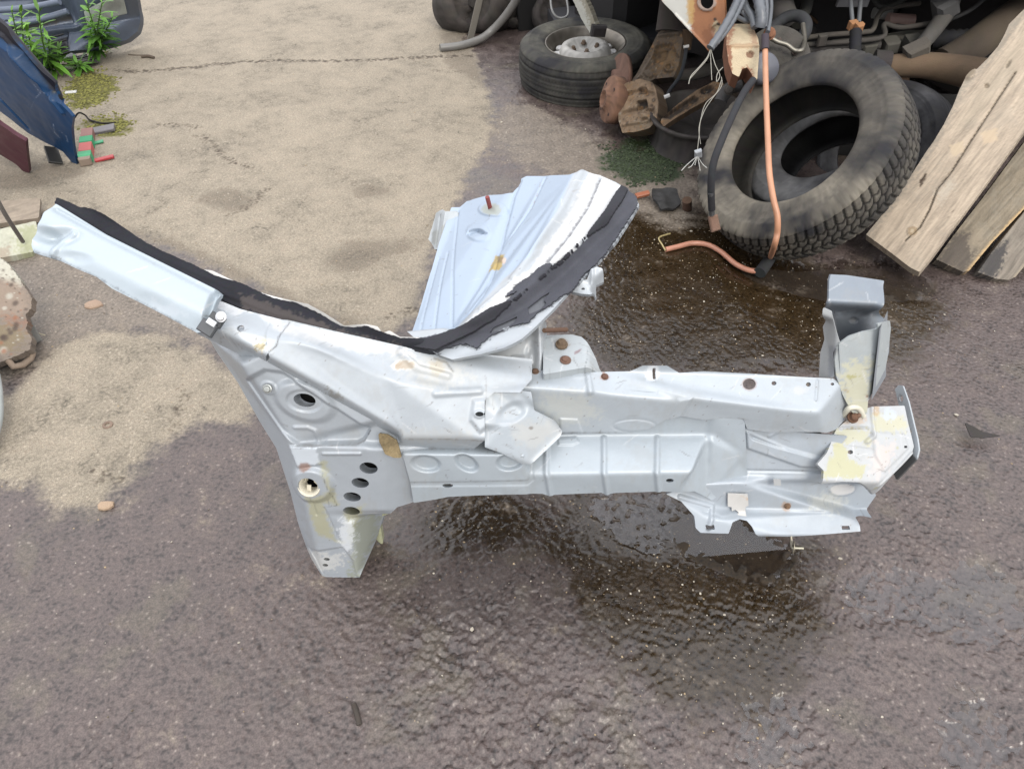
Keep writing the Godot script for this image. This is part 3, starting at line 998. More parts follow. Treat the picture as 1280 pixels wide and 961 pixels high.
func build_panel() -> void:
	var t := thing("car_front_quarter", "large cut out silver blue car front quarter panel lying on the wet asphalt", "car panel", Vector3(-.0806,0,-1.2556))
	var rusty: StandardMaterial3D = M.rust
	# hinge pillar standing on its foot
	var s := {fr = Transform3D(Basis(Vector3(1,0,0),Vector3(0,.8192,-.5736),Vector3(0,.5736,.8192)),Vector3(0,.4,-1.03)), cell = 0.0022, blur = 0.005, rim = 0.045, tone = 0.035, col = Color(0.369, 0.405, 0.441), wobble = 0.0012}
	s.base = [[Vector3(-.6267,.1975,-.0936),Vector3(-.5305,-.0725,-.2217),Vector3(-.4924,-.2481,-.2348),Vector3(-.4443,-.3808,-.23),Vector3(-.4225,-.358,-.1738),Vector3(-.4218,-.1709,-.0611),Vector3(-.4251,-.0076,.0313),Vector3(-.4825,.1558,.1152)],
		[Vector3(-.4825,.1558,.1152),Vector3(-.4251,-.0076,.0313),Vector3(-.2151,-.0092,.0241),Vector3(-.2127,.0471,.033),Vector3(-.4402,.1768,.1116)],
		[Vector3(-.4251,-.0076,.0313),Vector3(-.4218,-.1709,-.0611),Vector3(-.2644,-.1724,-.0658),Vector3(-.2446,-.0076,.0313)],
		[Vector3(-.2446,-.0076,.0313),Vector3(-.2644,-.1724,-.0658),Vector3(-.2033,-.1846,-.1049),Vector3(-.1328,-.1416,-.0772),Vector3(-.126,-.0171,-.012)],
		[Vector3(-.4251,-.0076,.0313),Vector3(-.2446,-.0076,.0313),Vector3(-.126,-.0171,-.012),Vector3(-.2148,.0445,.019)],
		[Vector3(-.4218,-.1709,-.0611),Vector3(-.4236,-.3632,-.1774),Vector3(-.3464,-.3632,-.1774),Vector3(-.3324,-.1975,-.0797)],
		[Vector3(-.3464,-.3632,-.1774),Vector3(-.3108,-.2883,-.2856),Vector3(-.2814,-.2165,-.2065),Vector3(-.2953,-.1901,-.1453),Vector3(-.3324,-.1975,-.0797)]]
	s.out = [Vector2(-.6275,.2087),Vector2(-.4281,.2019),Vector2(-.4288,.1589),Vector2(-.3246,.0985),Vector2(-.2174,.0028),Vector2(-.1265,-.0263),Vector2(-.1287,-.1259),Vector2(-.1571,-.1367),Vector2(-.2135,-.1588),Vector2(-.239,-.1646),Vector2(-.285,-.2149),Vector2(-.3065,-.2764),Vector2(-.3315,-.3332),Vector2(-.345,-.3657),Vector2(-.3867,-.3682),Vector2(-.4441,-.3776),Vector2(-.4654,-.3107),Vector2(-.4664,-.2187),Vector2(-.465,-.1319),Vector2(-.4751,-.0325),Vector2(-.5087,.0177),Vector2(-.5514,.0986),Vector2(-.5974,.1544)]
	s.bumps = [["p",[Vector2(-.4981,.1157),Vector2(-.4441,.143),Vector2(-.4149,.1377),Vector2(-.2735,.0212),Vector2(-.2858,-.0002),Vector2(-.2999,-.0094),Vector2(-.4101,-.0094),Vector2(-.4378,.0168)],-0.013,0.009],
		["e",[Vector2(-.3843,.08),Vector2(.0487,-.0215),Vector2(-.0176,-.0352)],0.01,0.014], ["e",[Vector2(-.384,.0816),Vector2(.0306,-.0064),Vector2(-.0069,-.0208)],-0.004,0.004], ["e",[Vector2(-.4458,.1076),Vector2(.0137,-.006),Vector2(-.0063,-.0119)],0.003,0.004],
		["l",[Vector2(-.3731,-.0059),Vector2(-.3754,.0181),Vector2(-.3892,.025),Vector2(-.4131,.0252)],0.004,0.006], ["l",[Vector2(-.4239,-.0094),Vector2(-.3645,-.0112),Vector2(-.3604,.0021)],-0.002,0.003],
		["p",[Vector2(-.429,-.0124),Vector2(-.3729,-.0148),Vector2(-.3705,-.0534),Vector2(-.4205,-.0625)],0.004,0.004], ["e",[Vector2(-.4013,-.1028),Vector2(.0421,-.0098),Vector2(-.0125,-.0385)],0.013,0.014], ["l",[Vector2(-.3647,-.0294),Vector2(-.2936,-.0294)],0.004,0.005],
		["p",[Vector2(-.4566,-.2866),Vector2(-.3651,-.2678),Vector2(-.3502,-.3052),Vector2(-.3475,-.3583),Vector2(-.4227,-.3583),Vector2(-.4364,-.3133)],-0.005,0.006], ["l",[Vector2(-.4102,-.0911),Vector2(-.405,-.1774)],-0.003,0.004], ["l",[Vector2(-.3857,-.1609),Vector2(-.369,-.2496)],-0.003,0.003]]
	s.holes = [["e", [Vector2(-.3837,.0832),Vector2(.0192,-.0048),Vector2(-.0046,-.0127)]], ["e", [Vector2(-.2819,-.0629),Vector2(.0175,-.003),Vector2(-.0033,-.0131)]], ["e", [Vector2(-.3035,-.0985),Vector2(.017,-.003),Vector2(-.003,-.0117)]], ["e", [Vector2(-.3245,-.1331),Vector2(.0171,-.0032),Vector2(-.0028,-.0109)]], ["e", [Vector2(-.3314,-.1697),Vector2(.0166,-.0032),Vector2(-.0028,-.0109)]],
		["e", [Vector2(-.4069,-.3049),Vector2(.0068,-.0008),Vector2(-.001,-.0043)]], ["e", [Vector2(-.4136,-.3228),Vector2(.0065,-.0008),Vector2(-.0011,-.0043)]], ["e", [Vector2(-.4044,-.1028),Vector2(.0178,-.0088),Vector2(-.0088,-.0183)]]]
	s.paint = [["p", [Vector2(-.3798,-.0441),Vector2(-.3621,-.0497),Vector2(-.3628,-.0915),Vector2(-.3558,-.1268),Vector2(-.357,-.1551),Vector2(-.3833,-.1467),Vector2(-.3874,-.1712),Vector2(-.3758,-.2495),Vector2(-.3487,-.2499),Vector2(-.3465,-.1716),Vector2(-.3301,-.1718),Vector2(-.3027,-.1515),Vector2(-.3291,-.2188),Vector2(-.3603,-.2588),Vector2(-.4133,-.2314),Vector2(-.4185,-.1709),Vector2(-.4143,-.1303),Vector2(-.3815,-.1266),Vector2(-.366,-.1109),Vector2(-.3722,-.0723)], PRIMER, 0.012, 0.006, 0.75],
		["p", [Vector2(-.4276,-.0156),Vector2(-.3747,-.0166),Vector2(-.3745,-.0497),Vector2(-.4194,-.0569)], Color(0.62, 0.68, 0.74), 0.004, 0.004, 0.8], ["e", [Vector2(-.4058,-.0589),Vector2(.0124,-.0001),Vector2(-.0017,-.0094)], RUST, 0.005, 0.003, 0.7],
		["p", [Vector2(-.3516,-.2037),Vector2(-.3275,-.1969),Vector2(-.2964,-.199),Vector2(-.2945,-.2409),Vector2(-.3556,-.3883),Vector2(-.3654,-.3583),Vector2(-.3467,-.2819)], Color(0.30, 0.32, 0.22), 0.01, 0.018, 0.6], ["p", [Vector2(-.3566,-.1929),Vector2(-.3292,-.2002),Vector2(-.3467,-.2819),Vector2(-.3639,-.2816),Vector2(-.3669,-.2363)], Color(0.72, 0.76, 0.8), 0.012, 0.016, 0.7],
		["e", [Vector2(-.4272,-.3172),Vector2(.0512,.008),Vector2(-.0076,-.0288)], Color(0.68, 0.68, 0.64), 0.01, 0.02, 0.5], ["l", [Vector2(-.4441,-.3776),Vector2(-.3859,-.3632),Vector2(-.3461,-.3609)], DIRT, 0.006, 0.006, 0.7],
		["l", [Vector2(-.3722,-.0723),Vector2(-.3676,-.1109),Vector2(-.3586,-.155),Vector2(-.3853,-.1589)], DARK, 0.002, 0.001, 0.6, 0.0004], ["l", [Vector2(-.2864,-.0069),Vector2(-.2724,.0162)], DARK, 0.002, 0.001, 0.8, 0.0008], ["l", [Vector2(-.4243,-.0112),Vector2(-.3664,-.013),Vector2(-.2987,-.0112),Vector2(-.2846,-.0036)], DIRT, 0.0025, 0.001, 0.7, 0.0004],
		["p", [Vector2(-.3934,.0182),Vector2(-.3545,.0265),Vector2(-.3537,-.0048),Vector2(-.391,-.007)], Color(0.30, 0.32, 0.34), 0.02, 0.01, 0.3], ["p", [Vector2(-.3171,.0263),Vector2(-.2899,.005),Vector2(-.309,-.0079),Vector2(-.3265,-.0023)], Color(0.33, 0.34, 0.34), 0.02, 0.01, 0.3]]
	s.specks = [[40, DIRT, 0.0014]]
	s.merge({grime = 0.13, scratches = [[26, Color(0.16, 0.15, 0.14), 0.03], [16, Color(0.62, 0.63, 0.64), 0.05]]})
	put("hinge_pillar", sheet(s), M.paint, t)
	# cream socket in the pillar
	var ring_fr: Transform3D = facing(Vector3(-.4044,.306,-.985), Vector3(-0.05, 0.5, 0.85))
	put("socket", lathe(ring_fr, [Vector2(0.014, -0.03), Vector2(0.0155, -0.004), Vector2(0.021, 0.0035), Vector2(0.023, 0.003), Vector2(0.0255, -0.006)].map(func(p): return Vector2(p.x, p.y)), 28, func(a, k, q): return Color(0.70, 0.66, 0.54) * (1.0 + 0.1 * n2.get_noise_2d(a * 60.0, k * 90.0))), M.plastic, t)
	var clip_fr := Transform3D(ring_fr.basis, ring_fr.origin - ring_fr.basis.y * 0.012)
	for k in 3: put("socket_clip", block(clip_fr * Vector3(cos(k * 2.1 + 0.6) * 0.0125, 0, sin(k * 2.1 + 0.6) * 0.0125), Vector3(0.009, 0.020, 0.003), Color(0.66, 0.62, 0.5), Vector3(0.4, -(k * 2.1 + 0.6) + PI / 2, 0), 0.001), M.plastic, t)
	bolt(t, Vector3(-.4451,.5385,-1.0198), Vector3(0, 0.5, 0.86), 0.0058, 0.005, Color(0.45, 0.47, 0.45), M.steel)
	bolt(t, Vector3(-.3972,.3891,-1.0008), Vector3(0, 0.5, 0.86), 0.006, 0.003, Color(0.55, 0.56, 0.56), M.dull_paint)
	bolt(t, Vector3(-.4017,.3712,-.9992), Vector3(0, 0.5, 0.86), 0.006, 0.003, Color(0.36, 0.22, 0.14), M.rust)
	# yellowed bracket behind the foot
	s = {fr = Transform3D(Basis(Vector3(1,0,0),Vector3(0,.9848,-.1736),Vector3(0,.1736,.9848)),Vector3(0,.2,-1.07)), cell = 0.003, blur = 0.003, rim = 0.02, col = Color(0.360, 0.370, 0.240), tone = 0.3}
	s.base = [[Vector3(-.3247,-.032,-.0057),Vector3(-.2934,-.0164,.0174),Vector3(-.3064,-.2146,-.0175),Vector3(-.3523,-.2395,-.0422)],
		[Vector3(-.2934,-.0164,.0174),Vector3(-.2503,-.0531,-.0297),Vector3(-.3064,-.2146,-.0175)]]
	s.out = [Vector2(-.3254,-.0375),Vector2(-.2591,-.0445),Vector2(-.2664,-.085),Vector2(-.2768,-.0925),Vector2(-.2892,-.0888),Vector2(-.2964,-.0965),Vector2(-.2987,-.1899),Vector2(-.3133,-.1722),Vector2(-.3464,-.1953)]
	s.bumps = [["l",[Vector2(-.3068,-.0595),Vector2(-.3078,-.1287)],0.006,0.008]]
	put("foot_bracket", sheet(s), M.dull_paint, t)
	# wheelhouse wall with its ledge
	s = {fr = Transform3D(Basis(Vector3(1,0,0),Vector3(0,.8192,-.5736),Vector3(0,.5736,.8192)),Vector3(0,.4,-1.03)), cell = 0.0022, blur = 0.0045, rim = 0.012, tone = 0.03, col = SILVER, wobble = 0.001}
	s.base = [[Vector3(-.3631,.1191,-.002),Vector3(-.218,.0251,-.0007),Vector3(-.233,-.1758,-.0767),Vector3(-.4026,-.1797,-.0892)],
		[Vector3(-.2181,.1329,-.0168),Vector3(.0944,.0999,-.0277),Vector3(.0969,-.027,-.0494),Vector3(-.2218,-.0206,-.0206)],
		[Vector3(-.2218,-.0206,-.0206),Vector3(.0969,-.027,-.0494),Vector3(.0781,-.0315,.0023),Vector3(-.2157,-.0237,.0225)],
		[Vector3(-.2157,-.0237,.0225),Vector3(.0781,-.0315,.0023),Vector3(.0825,-.1554,-.0661),Vector3(-.2325,-.1748,-.0736)],
		[Vector3(.0312,.1018,-.0142),Vector3(.4368,.1018,-.0142),Vector3(.4783,-.0163,-.0847),Vector3(.0328,-.0142,-.0746)],
		[Vector3(.0328,-.0142,-.0746),Vector3(.4105,-.0148,-.0775),Vector3(.3665,-.0762,-.0216),Vector3(.032,-.0822,-.0258)],
		[Vector3(.032,-.0822,-.0258),Vector3(.3665,-.0762,-.0216),Vector3(.3414,-.1194,-.047),Vector3(.3349,-.1788,-.0861),Vector3(.0335,-.1788,-.0861)],
		[Vector3(.4018,-.0128,-.0761),Vector3(.4829,-.0606,-.0937),Vector3(.4131,-.1541,-.1079),Vector3(.3414,-.1194,-.047),Vector3(.3641,-.0802,-.0244)],
		[Vector3(.402,.0317,-.051),Vector3(.5145,.0317,-.051),Vector3(.561,-.2018,-.1596),Vector3(.4131,-.1541,-.1079),Vector3(.4829,-.0606,-.0937),Vector3(.4018,-.0128,-.0761)]]
	s.out = [Vector2(-.2185,.1172),Vector2(-.1256,.1005),Vector2(.0936,.1018),Vector2(.4601,.0669),Vector2(.5018,-.1192),Vector2(.4248,-.1608),Vector2(.3781,-.1314),Vector2(.3461,-.1277),Vector2(.3047,-.1237),Vector2(.2611,-.1259),Vector2(.2124,-.1282),Vector2(.1916,-.1324),Vector2(.1831,-.1283),Vector2(.0983,-.1324),Vector2(.0721,-.1345),Vector2(.0622,-.1304),Vector2(0,-.13),Vector2(-.0652,-.1317),Vector2(-.1305,-.1354),Vector2(-.1554,-.1415),Vector2(-.202,-.1506),Vector2(-.2042,-.0926),Vector2(-.2102,-.0442),Vector2(-.2302,-.0065)]
	s.bumps = [["l",[Vector2(.0703,-.0185),Vector2(.0688,-.0778),Vector2(.0806,-.1407)],0.0065,0.008], ["l",[Vector2(.1882,-.0187),Vector2(.1837,-.0772),Vector2(.1973,-.1407)],0.0065,0.008], ["l",[Vector2(.2981,-.0188),Vector2(.2887,-.0766),Vector2(.3024,-.1404)],0.0065,0.008],
		["e",[Vector2(-.169,-.0539),Vector2(.0259,-.0046),Vector2(-.0034,-.017)],-0.012,0.008], ["e",[Vector2(-.0894,-.053),Vector2(.0189,-.0125),Vector2(-.0064,-.0131)],-0.014,0.008], ["e",[Vector2(-.0047,-.0525),Vector2(.0235,.0021),Vector2(.0012,-.0168)],-0.014,0.008], ["p",[Vector2(-.2208,-.0984),Vector2(.0322,-.096),Vector2(.0373,-.0443),Vector2(.0451,-.096),Vector2(.0324,-.108),Vector2(-.2219,-.1084)],-0.002,0.003],
		["p",[Vector2(.0933,-.0185),Vector2(.1311,-.0158),Vector2(.1371,-.0242),Vector2(.1237,-.0297),Vector2(.0944,-.0298)],0.004,0.004]]
	s.holes = [["e", [Vector2(-.1295,-.1069),Vector2(.0109,-.0001),Vector2(-.0003,-.0044)]], ["e", [Vector2(.3177,-.0966),Vector2(.008,0),Vector2(.0006,-.0043)]]]
	s.paint = [["l", [Vector2(-.2156,-.0223),Vector2(-.0783,-.0263)], DIRT, 0.003, 0.002, 0.6, 0.0004], ["l", [Vector2(-.2082,-.1005),Vector2(.0322,-.096),Vector2(.0403,-.0613)], DIRT, 0.003, 0.002, 0.4, 0.0002], ["l", [Vector2(.065,-.0357),Vector2(.0693,-.0583)], DARK, 0.003, 0.002, 0.6, 0.0005],
		["p", [Vector2(-.2139,-.0159),Vector2(-.1879,-.0229),Vector2(-.1597,-.0928),Vector2(-.1926,-.1046),Vector2(-.2101,-.0729)], Color(0.42, 0.44, 0.45), 0.01, 0.012, 0.35]]
	s.specks = [[60, DIRT, 0.0012], [8, Color(0.3, 0.3, 0.3), 0.003]]
	s.merge({grime = 0.13, scratches = [[26, Color(0.16, 0.15, 0.14), 0.03], [16, Color(0.62, 0.63, 0.64), 0.05]]})
	put("wheelhouse_wall", sheet(s), M.paint, t)
	# expanded foam showing beside the pillar
	s = {fr = Transform3D(Basis(Vector3(1,0,0),Vector3(0,.8192,-.5736),Vector3(0,.5736,.8192)),Vector3(0,.4,-1.03)), cell = 0.0022, blur = 0.0, rim = 0.006, tone = 0.6, col = Color(0.200, 0.155, 0.085), wobble = 0.005, wobble_f = 20.0}
	s.base = [[Vector3(-.2572,.0182,.0433),Vector3(-.2043,.0107,.0441),Vector3(-.2087,-.0417,.0196),Vector3(-.2601,-.0305,.0336)]]
	s.out = [Vector2(-.2528,.0166),Vector2(-.2362,.0135),Vector2(-.219,.0001),Vector2(-.2129,-.0365),Vector2(-.2278,-.0357),Vector2(-.2437,-.0281),Vector2(-.2526,-.0031)]
	put("seam_foam", sheet(s), M.foam, t)
	# front apron
	s = {fr = Transform3D(Basis(Vector3(1,0,0),Vector3(0,.8192,-.5736),Vector3(0,.5736,.8192)),Vector3(0,.4,-1.03)), cell = 0.0022, blur = 0.004, rim = 0.008, tone = 0.03, col = Color(0.383, 0.428, 0.472), wobble = 0.0014}
	s.base = [[Vector3(.3837,.0571,-.0455),Vector3(.685,.0197,-.0717),Vector3(.698,-.0189,-.0889),Vector3(.3981,-.0198,-.0932)],
		[Vector3(.3981,-.0198,-.0932),Vector3(.698,-.0189,-.0889),Vector3(.6802,-.119,-.12),Vector3(.4762,-.119,-.12),Vector3(.4021,-.0463,-.1057)],
		[Vector3(.3181,-.1323,-.0927),Vector3(.4694,-.113,-.0974),Vector3(.4839,-.1944,-.1361),Vector3(.4122,-.1932,-.0986)],
		[Vector3(.4694,-.113,-.0974),Vector3(.7142,-.119,-.12),Vector3(.7896,-.1465,-.188),Vector3(.7882,-.2189,-.2143),Vector3(.7016,-.1923,-.1407),Vector3(.4839,-.1944,-.1361)],
		[Vector3(.4122,-.1932,-.0986),Vector3(.4839,-.1944,-.1361),Vector3(.7016,-.1923,-.1407),Vector3(.7447,-.2083,-.1458),Vector3(.7592,-.2488,-.1376),Vector3(.5888,-.2423,-.1086),Vector3(.3907,-.2329,-.1021)],
		[Vector3(.3181,-.1323,-.0927),Vector3(.4122,-.1932,-.0986),Vector3(.3907,-.2329,-.1021),Vector3(.3028,-.1561,-.0971)]]
	s.out = [Vector2(.433,.011),Vector2(.4677,.0016),Vector2(.6942,-.017),Vector2(.6657,-.0724),Vector2(.7783,-.1206),Vector2(.8153,-.1751),Vector2(.7986,-.2198),Vector2(.7555,-.2154),Vector2(.7579,-.2388),Vector2(.6908,-.2403),Vector2(.5888,-.2423),Vector2(.5283,-.2398),Vector2(.5193,-.2342),Vector2(.5117,-.2182),Vector2(.5003,-.2053),Vector2(.4844,-.2013),Vector2(.4679,-.2067),Vector2(.4608,-.2318),Vector2(.4007,-.2294),Vector2(.3899,-.2184),Vector2(.385,-.1913),Vector2(.3564,-.159),Vector2(.3219,-.1413),Vector2(.3863,-.1304),Vector2(.425,-.0936),Vector2(.4444,-.0633)]
	s.bumps = [["l",[Vector2(.3537,-.1483),Vector2(.4271,-.1752),Vector2(.4172,-.2186)],0.006,0.008], ["l",[Vector2(.4803,-.0966),Vector2(.6599,-.1002)],-0.003,0.004], ["p",[Vector2(.4804,-.0041),Vector2(.4907,-.045),Vector2(.6073,-.0872),Vector2(.6579,-.0889),Vector2(.6516,-.0721),Vector2(.5762,-.0502),Vector2(.4977,-.0231)],0.006,0.004], ["l",[Vector2(.4846,-.0079),Vector2(.5759,-.0484),Vector2(.6546,-.0702)],0.003,0.005],
		["l",[Vector2(.406,-.1838),Vector2(.449,-.1981),Vector2(.5179,-.194),Vector2(.7143,-.1959)],-0.002,0.004], ["l",[Vector2(.5329,-.0174),Vector2(.5547,0),Vector2(.5622,.0151)],0.003,0.006], ["e",[Vector2(.7281,-.154),Vector2(.0335,-.0002),Vector2(.0057,-.0187)],0.003,0.003]]
	s.holes = [["p", [Vector2(.4099,-.2112),Vector2(.4287,-.2114),Vector2(.4311,-.2224),Vector2(.4123,-.2222)]], ["p", [Vector2(.714,-.2251),Vector2(.7326,-.226),Vector2(.734,-.2343),Vector2(.7154,-.2334)]]]
	s.paint = [["e", [Vector2(.7281,-.154),Vector2(.0295,-.0001),Vector2(.0045,-.0145)], BARE_AND_LIT, 0.003, 0.001, 0.85], ["p", [Vector2(.6479,-.17),Vector2(.704,-.1602),Vector2(.7509,-.1906),Vector2(.6925,-.1954),Vector2(.6393,-.1875)], Color(0.62, 0.62, 0.55), 0.02, 0.015, 0.5], ["l", [Vector2(.5258,-.002),Vector2(.6404,-.0018),Vector2(.6942,-.017)], DIRT, 0.003, 0.001, 0.5, 0.0002],
		["e", [Vector2(.5842,.0057),Vector2(.0081,0),Vector2(.0026,-.0095)], PRIMER, 0.004, 0.003, 0.6], ["e", [Vector2(.5903,-.1787),Vector2(.0104,-.0001),Vector2(.0023,-.0104)], Color(0.45, 0.28, 0.16), 0.004, 0.005, 0.6]]
	s.specks = [[45, DIRT, 0.0013]]
	s.merge({grime = 0.13, scratches = [[26, Color(0.16, 0.15, 0.14), 0.03], [16, Color(0.62, 0.63, 0.64), 0.05]]})
	put("front_apron", sheet(s), M.paint, t)
	for p in [Vector3(.592,.1804,-1.032)]: bolt(t, p, Vector3(0, 0.4, 0.9), 0.0045, 0.006, Color(0.18, 0.11, 0.065), rusty)
	# white patches of sealing tape on the apron
	s = {fr = Transform3D(Basis(Vector3(1,0,0),Vector3(0,.9659,-.2588),Vector3(0,.2588,.9659)),Vector3(0,.2,-1)), cell = 0.002, blur = 0.002, rim = 0.003, tone = 0.06, col = Color(0.547, 0.540, 0.517)}
	s.base = [[Vector3(.4465,.0345,-.0249),Vector3(.5055,.0345,-.0249),Vector3(.5144,-.0204,-.0282),Vector3(.4544,-.0204,-.0282)],
		[Vector3(.4544,-.0204,-.0282),Vector3(.5144,-.0204,-.0282),Vector3(.5086,-.0329,-.0005),Vector3(.4493,-.0329,-.0005)]]
	s.out = [Vector2(.4555,.0302),Vector2(.4981,.028),Vector2(.5047,-.0026),Vector2(.4986,-.007),Vector2(.5016,-.0259),Vector2(.4825,-.0266),Vector2(.4825,-.0227),Vector2(.487,-.0204),Vector2(.4774,-.0137),Vector2(.4712,-.0181),Vector2(.4695,-.007),Vector2(.4607,-.0048)]
	s.paint = [["l", [Vector2(.4836,.0237),Vector2(.4978,.0193),Vector2(.5023,.0018)], Color(0.5, 0.3, 0.14), 0.004, 0.004, 0.5]]
	put("tape_patch", sheet(s), M.dull_paint, t)
	s = {fr = Transform3D(Basis(Vector3(1,0,0),Vector3(0,.9397,-.342),Vector3(0,.342,.9397)),Vector3(0,.2,-1.03)), cell = 0.002, blur = 0.0, rim = 0.002, col = Color(0.445, 0.461, 0.465)}
	s.base = [[Vector3(.5307,.0777,.0123),Vector3(.5721,.0777,.0123),Vector3(.582,.033,.0014),Vector3(.5398,.033,.0014)]]
	s.out = [Vector2(.5464,.0578),Vector2(.5615,.0578),Vector2(.567,.0398),Vector2(.5519,.0398)]
	put("tape_patch", sheet(s), M.dull_paint, t)
	# fender rail: top flange and the face under it
	s = {fr = Transform3D(Basis(Vector3(1,0,0),Vector3(0,.7431,-.6691),Vector3(0,.6691,.7431)),Vector3(0,.45,-1.08)), cell = 0.0022, blur = 0.0045, rim = 0.008, tone = 0.03, col = Color(0.392, 0.435, 0.472), wobble = 0.0012}
	s.base = [[Vector3(-.0708,.0829,-.0465),Vector3(.1589,.0635,-.0263),Vector3(.1555,.0198,.0071),Vector3(-.0678,.034,.0199)],
		[Vector3(.1589,.0635,-.0263),Vector3(.2518,.0792,-.0121),Vector3(.3647,.0666,-.0234),Vector3(.6813,.0474,-.0583),Vector3(.6138,-.026,-.0342),Vector3(.5061,-.0124,-.0179),Vector3(.3594,.0071,-.0003),Vector3(.3298,-.001,-.0076),Vector3(.2028,.0104,.0026),Vector3(.1555,.0198,.0071)],
		[Vector3(-.0678,.034,.0199),Vector3(.1555,.0198,.0071),Vector3(.2028,.0104,.0026),Vector3(.3298,-.001,-.0076),Vector3(.335,-.0752,-.0677),Vector3(-.0715,-.0745,-.059)],
		[Vector3(.3298,-.001,-.0076),Vector3(.3594,.0071,-.0003),Vector3(.5061,-.0124,-.0179),Vector3(.6138,-.026,-.0342),Vector3(.6336,-.0621,-.0667),Vector3(.5241,-.0674,-.0714),Vector3(.335,-.0752,-.0677)],
		[Vector3(.6138,-.026,-.0342),Vector3(.6813,.0474,-.0583),Vector3(.7319,-.0814,-.1406),Vector3(.6474,-.0816,-.0842)]]
	s.out = [Vector2(-.0976,.0603),Vector2(-.0634,.0651),Vector2(.0318,.0603),Vector2(.1504,.0555),Vector2(.2357,.0571),Vector2(.2468,.0619),Vector2(.2598,.0682),Vector2(.3073,.0682),Vector2(.3224,.0603),Vector2(.3342,.0539),Vector2(.3845,.0571),Vector2(.4795,.0523),Vector2(.5813,.0458),Vector2(.6507,.0426),Vector2(.6645,.0313),Vector2(.6842,.0046),Vector2(.697,-.0192),Vector2(.6932,-.0445),Vector2(.6719,-.064),Vector2(.6485,-.0696),Vector2(.6291,-.0674),Vector2(.5241,-.0674),Vector2(.479,-.0602),Vector2(.4668,-.0394),Vector2(.4255,-.036),Vector2(.3859,-.0409),Vector2(.3355,-.0323),Vector2(.3052,-.0424),Vector2(.279,-.0613),Vector2(.2277,-.0681),Vector2(.0976,-.0713),Vector2(.0327,-.0869),Vector2(-.0654,-.0867),Vector2(-.0833,.0325)]
	s.bumps = [["l",[Vector2(.1498,.0477),Vector2(.1525,.0167)],0.006,0.009], ["e",[Vector2(.2471,-.0527),Vector2(.0453,0),Vector2(.0018,-.0154)],-0.002,0.003], ["e",[Vector2(.2471,-.0527),Vector2(.0404,0),Vector2(.0014,-.012)],0.003,0.003], ["p",[Vector2(.3267,.0006),Vector2(.3535,.0055),Vector2(.328,-.063),Vector2(.3085,-.063)],0.004,0.008], ["l",[Vector2(.617,.0377),Vector2(.6098,-.0006)],0.003,0.004], ["e",[Vector2(.1326,.0492),Vector2(.0142,0),Vector2(-.0004,-.0063)],0.0015,0.003], ["p",[Vector2(.096,-.0373),Vector2(.1314,-.039),Vector2(.143,-.068),Vector2(.0974,-.0679)],0.003,0.003]]
	s.holes = [["p", [Vector2(.2799,.0635),Vector2(.2862,.0635),Vector2(.2866,.0412),Vector2(.2801,.0412)]], ["e", [Vector2(.4762,.0315),Vector2(.0131,0),Vector2(-.0008,-.0108)]], ["e", [Vector2(.5272,.033),Vector2(.0053,0),Vector2(-.0004,-.0042)]], ["e", [Vector2(.598,.0305),Vector2(.0053,0),Vector2(-.0004,-.0045)]], ["e", [Vector2(.6479,.0313),Vector2(.004,0),Vector2(-.0003,-.0029)]]]
	s.paint = [["e", [Vector2(.1834,.0461),Vector2(.008,0),Vector2(-.0006,-.0071)], Color(0.30, 0.14, 0.09), 0.005, 0.004, 0.7], ["e", [Vector2(.046,.0563),Vector2(.0071,0),Vector2(-.0001,-.0048)], Color(0.30, 0.17, 0.10), 0.005, 0.004, 0.7], ["e", [Vector2(-.0238,.0603),Vector2(.0079,0),Vector2(.0001,-.0063)], Color(0.36, 0.25, 0.11), 0.003, 0.003, 0.8], ["e", [Vector2(.4762,.0315),Vector2(.0151,0),Vector2(-.001,-.0128)], Color(0.24, 0.13, 0.09), 0.002, 0.001, 0.55],
		["e", [Vector2(.2791,.0539),Vector2(.0145,0),Vector2(-.0008,-.0175)], Color(0.78, 0.8, 0.82), 0.006, 0.004, 0.5], ["p", [Vector2(.0623,.0135),Vector2(.1403,.0135),Vector2(.1758,-.0323),Vector2(.0965,-.0491),Vector2(.0554,-.0156)], Color(0.54, 0.55, 0.50), 0.03, 0.02, 0.5],
		["l", [Vector2(.279,-.0613),Vector2(.3052,-.0424),Vector2(.3355,-.0323),Vector2(.3859,-.0409),Vector2(.4255,-.036),Vector2(.4668,-.0394)], DIRT, 0.003, 0.001, 0.5, 0.0002], ["l", [Vector2(-.0569,.0603),Vector2(-.0556,.0355),Vector2(0,.0354),Vector2(.0078,.0135)], DARK, 0.003, 0.004, 0.5, 0.0002], ["l", [Vector2(.0812,-.0679),Vector2(.2114,-.0681)], DIRT, 0.004, 0.002, 0.6, 0.0005], ["l", [Vector2(.031,.0293),Vector2(.1478,.0214)], DIRT, 0.003, 0.003, 0.3, 0.0002],
		["e", [Vector2(.5787,.0186),Vector2(.0149,0),Vector2(-.0008,-.008)], Color(0.5, 0.5, 0.5), 0.006, 0.004, 0.5]]
	s.specks = [[60, DIRT, 0.0012], [6, Color(0.35, 0.33, 0.3), 0.003]]
	s.merge({grime = 0.13, scratches = [[26, Color(0.16, 0.15, 0.14), 0.03], [16, Color(0.62, 0.63, 0.64), 0.05]]})
	put("fender_rail", sheet(s), M.paint, t)
	for q in [[Vector3(.1834,.4721,-1.1244), Color(0.13, 0.066, 0.045)], [Vector3(.046,.4762,-1.1351), Color(0.12, 0.07, 0.045)], [Vector3(-.0238,.4798,-1.137), Color(0.16, 0.11, 0.06)]]:
		bolt(t, q[0], Vector3(0, 0.95, 0.3), 0.005, 0.005, q[1], rusty)
